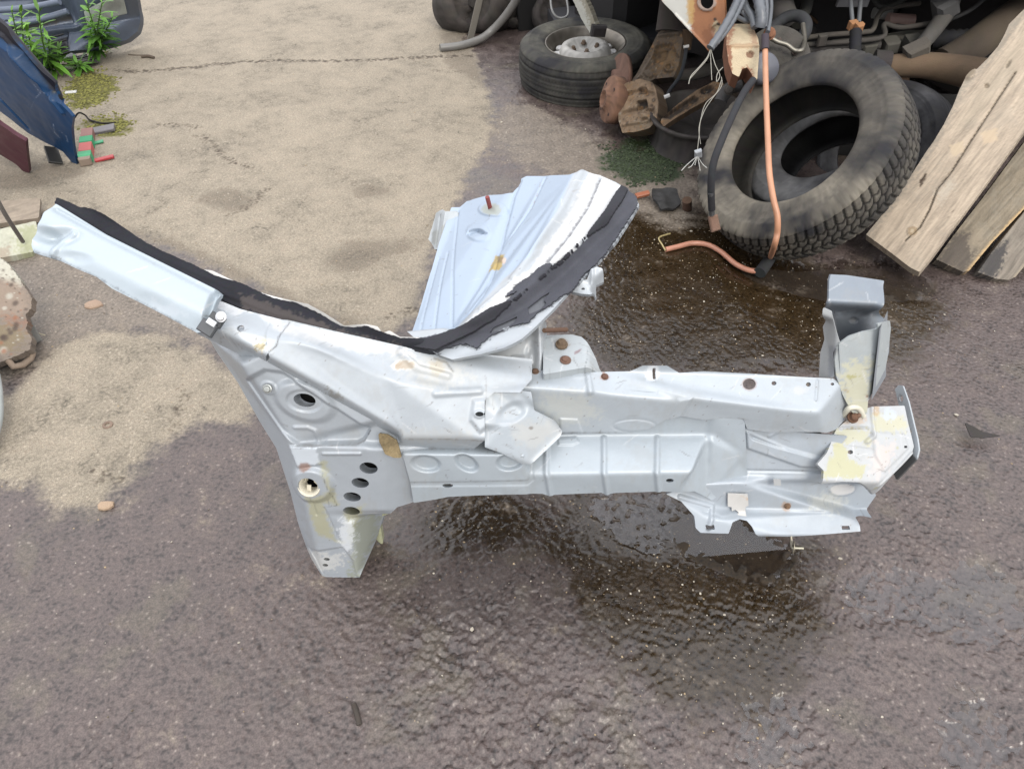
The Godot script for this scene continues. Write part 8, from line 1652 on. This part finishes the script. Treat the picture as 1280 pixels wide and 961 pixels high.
# ---------------------------------------------------------------- left side
func weed(base: Vector3, tops: Array, label: String, fresh: float) -> void:
	var t := thing("weed", label, "weed", base, "green weeds growing beside the front bumper")
	var leaves := []
	for k in 6:                                             # six cuts of leaf, shared
		var V := PackedVector3Array()
		var N := PackedVector3Array()
		var C := PackedColorArray()
		var I := PackedInt32Array()
		var c := Color(0.075, 0.20, 0.035).lerp(Color(0.20, 0.42, 0.05), fresh) * (0.62 + 0.13 * k)
		for i in 6:
			var u := i / 5.0
			var w := 0.5 * pow(sin(PI * clampf(u * 0.93 + 0.05, 0.0, 1.0)), 0.8) * 0.26
			for sgn in [-1.0, 0.0, 1.0]:
				V.append(Vector3((w + 0.02 * sin(u * 17.0 + k * 2.0)) * sgn + 0.06 * (k % 3 - 1) * u * u, -(0.14 + 0.09 * k) * u * u + 0.05 * absf(sgn) * (1.0 - u) , u))
				N.append(Vector3(-0.25 * sgn, 1, 0.4 * u).normalized())
				C.append(c * (0.8 if sgn == 0.0 else 1.0))
			if i:
				var b := (i - 1) * 3
				for q in [0, 1]: I.append_array([b + q, b + q + 1, b + q + 3, b + q + 1, b + q + 4, b + q + 3])
		leaves.append(commit(V, N, C, I))
	for top in tops:
		var mid: Vector3 = base.lerp(top, 0.5) + Vector3(rng.randf_range(-0.02, 0.02), 0, rng.randf_range(-0.02, 0.02))
		put("stem", tube([base, mid, top], 0.005, Color(0.10, 0.20, 0.05), 6, 0, 0.002), M.leaf, t)
		var n := 26
		for k in n:
			var u := lerpf(0.12, 1.0, float(k) / (n - 1))
			var p := base.lerp(mid, u * 2.0) if u < 0.5 else mid.lerp(top, u * 2.0 - 1.0)
			var o := put("leaf", leaves[rng.randi() % 6], M.leaf, t)
			var size := lerpf(0.115, 0.055, u) * rng.randf_range(0.55, 1.2)
			o.transform = Transform3D(Basis.from_euler(Vector3(lerpf(-0.1, -0.9, pow(u, 3.0)) + rng.randf_range(-0.25, 0.2), k * 2.4 + rng.randf_range(-0.4, 0.4), 0)).scaled(Vector3.ONE * size), p - base)

func build_left() -> void:
	# dark blue front bumper with its lamp
	var t := thing("front_bumper", "dark blue detached car front bumper with grille and clear headlamp", "bumper", Vector3(-2.2872,0,-4.0811))
	var navy := Color(0.10, 0.125, 0.175)
	var s := {fr = Transform3D(Basis(Vector3(.9924,-.0695,-.1011),Vector3(0,.824,-.5665),Vector3(.1227,.5622,.8178)),Vector3(-2.1337,.2,-3.8998)), cell = 0.006, blur = 0.012, rim = 0.05, tone = 0.08, col = navy, wobble = 0.002}
	s.base = [[Vector3(-.4339,-.3276,.1241),Vector3(-.1495,-.1517,-.0629),Vector3(-.1253,-.095,-.0185),Vector3(-.4045,-.2433,.1643)],
		[Vector3(-.1495,-.1517,-.0629),Vector3(.1125,.0119,-.3058),Vector3(.2109,.1051,-.3413),Vector3(.2398,.1801,-.2698),Vector3(-.0299,.057,-.1761),Vector3(-.1253,-.095,-.0185)],
		[Vector3(-.4045,-.2433,.1643),Vector3(-.1253,-.095,-.0185),Vector3(-.0299,.057,-.1761),Vector3(-.04,.1224,-.1666),Vector3(-.4789,-.0575,-.0104)],
		[Vector3(-.4789,-.0575,-.0104),Vector3(-.04,.1224,-.1666),Vector3(-.0012,.2413,.0375),Vector3(-.4402,.1942,.0167)],
		[Vector3(-.0299,.057,-.1761),Vector3(.2398,.1801,-.2698),Vector3(.3069,.2668,.0026),Vector3(-.0012,.2413,.0375),Vector3(-.04,.1224,-.1666)]]
	s.out = [Vector2(-.4316,-.321),Vector2(-.2674,-.2255),Vector2(-.1573,-.1596),Vector2(-.1225,-.0953),Vector2(-.0759,-.0518),Vector2(-.0679,-.0599),Vector2(.0088,-.0339),Vector2(.0905,.014),Vector2(.1531,.0549),Vector2(.1995,.1004),Vector2(.2255,.1429),Vector2(.2451,.1878),Vector2(.2686,.2187),Vector2(.2998,.2662),Vector2(-.4349,.2285)]
	s.bumps = [["l",[Vector2(-.4635,-.0958),Vector2(-.205,-.0078),Vector2(-.0239,.0688)],0.02,0.015], ["p",[Vector2(-.468,.0132),Vector2(-.2352,.0648),Vector2(-.0648,.1344),Vector2(-.0609,.1172),Vector2(-.0558,.0872),Vector2(-.2187,.0321),Vector2(-.4756,-.0363)],-0.04,0.015], ["p",[Vector2(-.4487,.1389),Vector2(-.0976,.1655),Vector2(-.0663,.1474),Vector2(-.0917,.1231),Vector2(-.2592,.0633),Vector2(-.4658,.0273)],-0.05,0.015], ["l",[Vector2(-.0697,.0375),Vector2(.2237,.1629)],-0.012,0.008], ["p",[Vector2(.0231,.1333),Vector2(.2263,.215),Vector2(.1901,.1662),Vector2(.1934,.1614),Vector2(.004,.0821)],-0.02,0.008], ["p",[Vector2(-.1198,-.0891),Vector2(-.0763,-.0475),Vector2(-.0753,.0359),Vector2(-.1422,-.0063)],-0.02,0.01]]
	s.paint = [["p", [Vector2(-.4691,.0061),Vector2(-.2389,.0594),Vector2(-.0683,.129),Vector2(-.0632,.1109),Vector2(-.2222,.0422),Vector2(-.4745,-.0292)], Color(0.07, 0.065, 0.055), 0.015, 0.01, 0.9], ["p", [Vector2(-.1485,-.023),Vector2(-.0762,.0205),Vector2(-.0759,-.0518),Vector2(-.1225,-.0953)], Color(0.016, 0.016, 0.018), 0.008, 0.004, 0.9], ["l", [Vector2(-.0753,.0359),Vector2(-.0688,-.0513)], Color(0.01, 0.01, 0.012), 0.006, 0.001, 0.9, 0.003], ["p", [Vector2(-.4447,-.1428),Vector2(-.1422,-.0063),Vector2(-.0864,.0326),Vector2(-.085,.0556),Vector2(-.4674,-.0863)], Color(0.10, 0.115, 0.15), 0.03, 0.01, 0.5]]
	put("bumper_skin", sheet(s), M.paint, t)
	s.out = [Vector2(.0202,.1276),Vector2(.2165,.2089),Vector2(.1901,.1662),Vector2(.1875,.1594),Vector2(.0089,.0803)]
	s.bumps = [["l",[Vector2(.0215,.089),Vector2(.1331,.1742)],0.006,0.006], ["l",[Vector2(.0682,.1075),Vector2(.1901,.1916)],0.006,0.006], ["e",[Vector2(.1449,.1595),Vector2(.0286,.0097),Vector2(-.0172,-.0172)],-0.02,0.02]]
	s.paint = [["e", [Vector2(.1549,.1657),Vector2(.0343,.0117),Vector2(-.0171,-.0171)], Color(0.34, 0.36, 0.36), 0.02, 0.01, 0.8]]
	s.col = Color(0.42, 0.46, 0.44)
	s.rim = 0.01
	put("headlamp", sheet(s), M.headlamp, t)
	for q in [[Vector3(-2.4809,.27,-3.7324),Vector3(-2.2532,.28,-3.811),Vector3(-2.0932,.31,-3.8513)], [Vector3(-2.48,.33,-3.7866),Vector3(-2.279,.33,-3.8321),Vector3(-2.0996,.36,-3.8252)]]: put("grille_bar", tube(q, 0.014, navy, 8), M.plastic, t)
	for k in 4: put("vent_slat", tube([Vector3(-2.2688,.11,-3.8762) + Vector3(0, 0.028 * k - 0.02, -0.01), Vector3(-2.2098,.11,-3.9411) + Vector3(0, 0.028 * k - 0.02, -0.01)], 0.005, Color(0.012, 0.012, 0.013), 6), M.plastic, t)
	# broken strips under it
	lone("trim_strip", block(Vector3(-2.305,.04,-4.005), Vector3(0.16, 0.012, 0.05), Color(0.24, 0.25, 0.26), Vector3(0.3, 0.5, 0.12), 0.003), M.plastic, "grey trim strip lying under the bumper beside the weeds", "trim")
	t = thing("broken_grille", "broken black grille lying flat in front of the blue bumper", "grille", Vector3(-2.2664,.01,-4.021))
	for k in 6: put("bar", tube([Vector3(-2.3231,.015,-3.9859) + Vector3(0.025 * k, 0.004 * (k % 2), 0.02 * k - 0.05), Vector3(-2.2112,.015,-4.0514) + Vector3(0.02 * k, 0.004, 0.02 * k - 0.05)], 0.006, Color(0.025, 0.023, 0.022), 6), M.plastic, t)
	# blue wing leaning at the left
	s = {fr = Transform3D(Basis(Vector3(-.817,.4075,-.4081),Vector3(-.2764,-.8978,-.343),Vector3(-.5061,-.1674,.8461)),Vector3(-1.7875,0,-2.9311)), cell = 0.0045, blur = 0.007, rim = 0.012, tone = 0.04, col = Color(0.014, 0.050, 0.125), wobble = 0.003}
	s.out = [Vector2(.3917,-.5663),Vector2(.256,-.5582),Vector2(.1744,-.5533),Vector2(.108,-.5235),Vector2(.0528,-.4769),Vector2(.0022,-.4318),Vector2(-.0175,-.4002),Vector2(-.0123,-.3566),Vector2(-.0449,-.3414),Vector2(-.0666,-.3254),Vector2(-.0368,-.2425),Vector2(-.0111,-.1327),Vector2(-.0008,-.0492),Vector2(.0017,.0063),Vector2(.0283,.0143),Vector2(.0677,-.0205),Vector2(.1103,-.0137),Vector2(.1911,.0101),Vector2(.2617,.025),Vector2(.34,.0133),Vector2(.4363,.0069),Vector2(.6517,.0288)]
	s.bumps = [["l",[Vector2(.4452,-.4437),Vector2(.2331,-.4706),Vector2(.1315,-.4119),Vector2(.0456,-.3601),Vector2(-.0135,-.3086)],0.012,0.012], ["p",[Vector2(.3877,-.5753),Vector2(.1744,-.5533),Vector2(.0022,-.4318),Vector2(-.0123,-.3566),Vector2(.0488,-.3498),Vector2(.1559,-.4461),Vector2(.441,-.4535)],-0.03,0.02], ["l",[Vector2(.6025,-.0838),Vector2(.3606,-.0867),Vector2(.249,-.0132)],-0.015,0.012]]
	s.paint = [["p", [Vector2(.3838,-.5843),Vector2(.171,-.5624),Vector2(-.0007,-.4416),Vector2(-.0217,-.3638),Vector2(.0392,-.3571),Vector2(.1526,-.4559),Vector2(.4367,-.4632)], Color(0.02, 0.022, 0.026), 0.01, 0.004, 0.95], ["l", [Vector2(.1132,-.3564),Vector2(.0972,-.3369),Vector2(.0843,-.3308),Vector2(.1241,-.2762)], Color(0.35, 0.42, 0.55), 0.002, 0.002, 0.7, 0.0008], ["l", [Vector2(.0972,-.3369),Vector2(.0568,-.3477)], Color(0.35, 0.42, 0.55), 0.002, 0.002, 0.7, 0.0006], ["l", [Vector2(.0645,-.1963),Vector2(.0782,-.1234),Vector2(.0575,-.113)], Color(0.35, 0.42, 0.55), 0.002, 0.004, 0.7, 0.0006], ["l", [Vector2(.044,-.1599),Vector2(.0133,-.158),Vector2(.0161,-.1194)], Color(0.35, 0.42, 0.55), 0.002, 0.004, 0.7, 0.0006], ["l", [Vector2(.1531,-.0068),Vector2(.1211,-.0047)], Color(0.4, 0.46, 0.55), 0.002, 0.003, 0.7, 0.0008], ["l", [Vector2(.1953,-.2218),Vector2(.18,-.1745),Vector2(.1412,-.2467)], Color(0.10, 0.15, 0.24), 0.003, 0.002, 0.6, 0.0008], ["l", [Vector2(.34,.0133),Vector2(.2617,.025),Vector2(.1103,-.0137),Vector2(.0283,.0143)], Color(0.16, 0.15, 0.13), 0.004, 0.004, 0.6, 0.001]]
	lone("blue_wing", sheet(s), M.gloss, "scratched dark blue car wing leaning at the left edge", "car wing")
	s = {fr = Transform3D(Basis(Vector3(-.798,.5988,-.068),Vector3(-.5041,-.725,-.4693),Vector3(-.3303,-.3402,.8804)),Vector3(-1.9535,0,-2.8561)), cell = 0.006, blur = 0.007, rim = 0.015, tone = 0.06, col = Color(0.085, 0.028, 0.042), wobble = 0.003}
	s.out = [Vector2(.2552,-.3508),Vector2(.0948,-.2836),Vector2(.0436,-.274),Vector2(.0029,-.2751),Vector2(.003,-.1444),Vector2(-.0034,-.0118),Vector2(.0222,.0074),Vector2(.0465,-.0184),Vector2(.1079,-.0228),Vector2(.2877,-.0213)]
	s.paint = [["l", [Vector2(.2877,-.0213),Vector2(.1079,-.0228),Vector2(.0222,.0074)], Color(0.03, 0.02, 0.022), 0.01, 0.006, 0.8, 0.006]]
	lone("maroon_wing", sheet(s), M.gloss, "dark maroon car wing under the blue wing", "car wing")
	lone("gap_shade_block", block(Vector3(-1.8717,.04,-2.9355), Vector3(0.05, 0.012, 0.09), Color(0.03, 0.029, 0.028), Vector3(0.4, 0.5, -0.5), 0.005), M.plastic, "dark block standing for the shade in the gap under the tip of the blue wing", "scrap")  # dark sliver added to stand for the shaded gap
	# taped bar and red splinter
	t = thing("taped_bar", "short bar wrapped in red and green tape beside the blue wing", "bar", Vector3(-1.8089,0,-3.0818))
	var p0: Vector3 = Vector3(-1.8422,.02,-3.2002)
	var p1: Vector3 = Vector3(-1.7396,.02,-2.9126)
	var bands := [[0.0, 0.28, Color(0.26, 0.13, 0.11), 0.0], [0.28, 0.48, Color(0.03, 0.30, 0.13), 0.002], [0.48, 0.76, Color(0.50, 0.11, 0.10), 0.001], [0.76, 0.92, Color(0.05, 0.33, 0.15), 0.002], [0.92, 1.0, Color(0.22, 0.17, 0.13), 0.0]]
	var yaw := atan2(p1.x - p0.x, p1.z - p0.z)
	for b in bands: put("tape" if b[3] > 0.0 else "bar_end", block(p0.lerp(p1, (b[0] + b[1]) * 0.5), Vector3(0.046 + b[3] * 2.0, 0.034 + b[3] * 2.0, p0.distance_to(p1) * (b[1] - b[0])), b[2], Vector3(0, yaw, 0), 0.004), M.dull_paint, t)
	lone("red_splinter", block(Vector3(-1.6839,.012,-2.9634), Vector3(0.075, 0.012, 0.018), Color(0.40, 0.045, 0.05), Vector3(0.1, 0.35, 0.1), 0.004), M.plastic, "bright red plastic splinter beside the taped bar", "splinter")
	lone("green_scrap", block(Vector3(-1.7759,.008,-3.1177), Vector3(0.05, 0.006, 0.02), Color(0.06, 0.33, 0.17), Vector3(0.1, 0.4, 0.1), 0.002), M.plastic, "small green tape scrap right of the taped bar", "scrap")
	lone("grey_shard", block(Vector3(-1.7954,.012,-3.2334), Vector3(0.10, 0.015, 0.05), Color(0.16, 0.15, 0.155), Vector3(0.1, 0.3, 0.1), 0.004), M.plastic, "dark grey plastic shard above the taped bar", "shard")
	lone("wire_loop", tube([Vector3(-1.9586,.02,-3.3296),Vector3(-1.9217,.05,-3.3199),Vector3(-1.9092,.03,-3.3404),Vector3(-1.8868,.015,-3.3242),Vector3(-1.823,.01,-3.3024),Vector3(-1.7715,.008,-3.3151)], 0.004, Color(0.03, 0.028, 0.027), 6), M.rubber, "thin black wire curling on the mossy concrete", "wire")
	lone("white_scrap", block(Vector3(-2.112,.008,-3.6505), Vector3(0.05, 0.006, 0.024), Color(0.66, 0.66, 0.64), Vector3(0, 0.2, 0), 0.002), M.plastic, "small white scrap at the edge of the moss", "scrap")
	# boards and a rod at the left edge
	s = {fr = Transform3D(Basis(Vector3(.7011,-.0725,-.7094),Vector3(-.6827,.2192,-.6971),Vector3(.206,.973,.1042)),Vector3(-1.8526,.06,-2.4716)), cell = 0.006, blur = 0.0, rim = 0.02, back = true, tone = 0.15, col = Color(0.27, 0.225, 0.175), out = [Vector2(-.1293,.0705),Vector2(.0195,.0474),Vector2(.1399,.0044),Vector2(.0881,-.1005),Vector2(-.0294,-.0715),Vector2(-.1733,-.0458)]}
	s.grain = [Vector2(1, 0), 0.25]
	lone("grey_board", sheet(s), M.wood, "weathered brown board flat on the ground left of the windscreen pillar", "board")
	s = {fr = Transform3D(Basis(Vector3(.5952,0,-.8036),Vector3(-.7777,.2519,-.576),Vector3(.2024,.9677,.1499)),Vector3(-1.7668,.05,-2.2856)), cell = 0.006, blur = 0.0, rim = 0.025, back = true, tone = 0.2, col = Color(0.44, 0.44, 0.35), ragged = 0.003, out = [Vector2(-.1094,.0903),Vector2(.0303,.0487),Vector2(.137,.0158),Vector2(.099,-.0606),Vector2(.042,-.1126),Vector2(-.0462,-.0744),Vector2(-.1762,-.0242)]}
	s.paint = [["p", [Vector2(.0703,.0214),Vector2(.1394,-.0079),Vector2(.051,-.1253),Vector2(.0059,-.0979)], Color(0.28, 0.30, 0.14), 0.03, 0.03, 0.6], ["p", [Vector2(-.0618,-.0105),Vector2(.0014,-.0427),Vector2(-.0244,-.0927),Vector2(-.0902,-.0574)], Color(0.30, 0.22, 0.16), 0.02, 0.02, 0.6]]
	lone("mossy_board", sheet(s), M.wood, "pale mossy board beside the cut end of the windscreen pillar", "board")
	lone("thin_rod", tube([Vector3(-1.6253,.3,-2.1759),Vector3(-1.6423,.2,-2.2012),Vector3(-1.6848,.05,-2.2755)], 0.007, Color(0.16, 0.145, 0.13), 8), M.rust, "thin grey rod leaning over the mossy board", "rod")
	# rusty panel with a towing loop
	t = thing("rusty_car_section", "rusty flaking car panel with a metal loop at the left edge", "car panel", Vector3(-1.5056,0,-1.7505))
	s = {fr = Transform3D(Basis(Vector3(.5918,-.4675,.6567),Vector3(.7991,.233,-.5542),Vector3(.1061,.8527,.5115)),Vector3(-1.5133,.22,-1.9221)), cell = 0.004, blur = 0.005, rim = 0.03, tone = 0.2, col = Color(0.20, 0.165, 0.135), ragged = 0.004, wobble = 0.012, wobble_f = 8.0, specks = [[120, Color(0.07, 0.05, 0.04), 0.008], [80, Color(0.42, 0.40, 0.34), 0.009], [60, Color(0.25, 0.11, 0.06), 0.008]]}
	s.out = [Vector2(-.1245,-.0847),Vector2(-.0095,-.005),Vector2(.0237,.0077),Vector2(.0636,.0121),Vector2(.1194,.013),Vector2(.1691,.0145),Vector2(.1923,-.0048),Vector2(.2028,-.0248),Vector2(.2286,-.0308),Vector2(.2438,-.0434),Vector2(.2731,-.044),Vector2(.3011,-.0633),Vector2(.3013,-.0802),Vector2(.2996,-.1081),Vector2(.295,-.1485),Vector2(.2786,-.2802)]
	s.paint = [["p", [Vector2(-.1339,-.0801),Vector2(-.0093,.0047),Vector2(.0661,.0157),Vector2(.1194,.013),Vector2(.0599,-.0301),Vector2(-.0544,-.1187)], Color(0.50, 0.49, 0.41), 0.02, 0.02, 0.9], ["p", [Vector2(.0286,-.0631),Vector2(.0935,.0017),Vector2(.1699,.0068),Vector2(.1959,-.0261),Vector2(.1681,-.0846),Vector2(.1305,-.1137)], Color(0.28, 0.215, 0.165), 0.03, 0.02, 0.7], ["p", [Vector2(.1527,-.1248),Vector2(.2191,-.0622),Vector2(.2626,-.0507),Vector2(.2799,-.1028),Vector2(.2406,-.1685)], Color(0.19, 0.15, 0.09), 0.03, 0.03, 0.8], ["p", [Vector2(.1592,-.0801),Vector2(.2136,-.0352),Vector2(.245,-.0416),Vector2(.198,-.0757)], Color(0.25, 0.13, 0.085), 0.03, 0.03, 0.55]]
	put("skin", sheet(s), M.rust, t)
	put("side_wall", block(Vector3(-1.4719,.05,-1.7463), Vector3(0.14, 0.08, 0.03), Color(0.24, 0.24, 0.22), Vector3(0, 0.9, 0), 0.004), M.dull_paint, t)
	put("loop", tube([Vector3(-1.4466,.05,-1.664),Vector3(-1.4314,.03,-1.6521),Vector3(-1.4167,.02,-1.6703),Vector3(-1.4064,.02,-1.6984),Vector3(-1.402,.03,-1.7083),Vector3(-1.4099,.05,-1.7136)], 0.010, Color(0.24, 0.185, 0.14), 8, 0, -1.0, false), M.rust, t)
	put("straw", tube([Vector3(-1.4377,.05,-1.7948),Vector3(-1.4312,.03,-1.8043),Vector3(-1.4116,.02,-1.8051)], 0.002, Color(0.40, 0.36, 0.26), 5), M.wood, t)
	lone("white_panel_edge", tube([Vector3(-1.4856,.1,-1.6338),Vector3(-1.4317,.08,-1.5695),Vector3(-1.3874,.06,-1.4829),Vector3(-1.357,.05,-1.4032),Vector3(-1.3469,.04,-1.3278)], 0.020, Color(0.44, 0.47, 0.46), 12), M.dull_paint, "rounded white panel edge at the far left under the rusty panel", "car panel")
	# plants
	weed(Vector3(-2.1767,0,-4.16), [Vector3(-1.9469,.37,-3.7687), Vector3(-1.8485,.39,-3.7132), Vector3(-1.8948,.28,-3.856), Vector3(-2.0671,.22,-3.9751), Vector3(-2.0047,.2,-3.9676)], "upright green weed in front of the headlamp", 0.35)
	weed(Vector3(-2.3075,0,-3.8985), [Vector3(-2.0602,.4,-3.56), Vector3(-2.202,.2,-3.7906), Vector3(-2.1996,.14,-3.8347)], "green weed between the blue wing and the bumper", 0.55)
	weed(Vector3(-2.4274,.02,-3.9511), [Vector3(-2.1389,.42,-3.4953), Vector3(-2.1269,.4,-3.5389), Vector3(-2.2062,.28,-3.6598)], "bright yellow green weed nearest the left edge", 0.95)
	weed(Vector3(-2.1961,0,-3.9404), [Vector3(-2.15,.06,-3.8651)], "tiny weed seedling on the moss edge", 0.4)
	# moss cushions
	for q in [["moss_dry", Color(0.16, 0.155, 0.035), 1500, "yellow green moss on the concrete beside the weeds", 0.009], ["moss", Color(0.026, 0.040, 0.015), 1500, "dark green moss on the wet ground under the rusty brake", 0.0085]]:
		var mm := MultiMesh.new()
		mm.transform_format = MultiMesh.TRANSFORM_3D
		mm.use_colors = true
		var tuft := SphereMesh.new()
		tuft.radius = 1.0
		tuft.height = 1.1
		tuft.radial_segments = 6
		tuft.rings = 3
		mm.mesh = tuft
		var spots := []
		var tries := 0
		while spots.size() < q[2] and tries < 150000:
			tries += 1
			var x := rng.randf_range(-3.2, 1.6)
			var z := rng.randf_range(-5.0, -2.4)
			if mask_at(q[0], x + 0.06 * n1.get_noise_2d(x * 300.0, z * 300.0), z + 0.1 * n1.get_noise_2d(x * 300.0 + 90.0, z * 300.0)) < rng.randf_range(0.3, 1.0): continue
			spots.append(Transform3D(Basis.from_euler(Vector3(rng.randf(), rng.randf() * TAU, rng.randf())).scaled(Vector3(1, 0.55, 1) * q[4] * rng.randf_range(0.3, 1.0)), Vector3(x, ground_y(x, z) + 0.001, z)))
		mm.instance_count = spots.size()
		for k in spots.size():
			mm.set_instance_transform(k, spots[k])
			mm.set_instance_color(k, (q[1] as Color) * rng.randf_range(0.6, 1.5))
		var o := MultiMeshInstance3D.new()
		o.name = "moss" if q[0] == "moss" else "yellow_moss"
		o.multimesh = mm
		o.material_override = M.moss
		add_child(o)
		tag(o, q[3], "moss", "", "stuff")

func _ready() -> void:
	build_camera()
	build_sky()
	build_materials()
	build_ground()
	build_panel()
	build_tyres()
	build_wreck()
	build_loose()
	build_left()
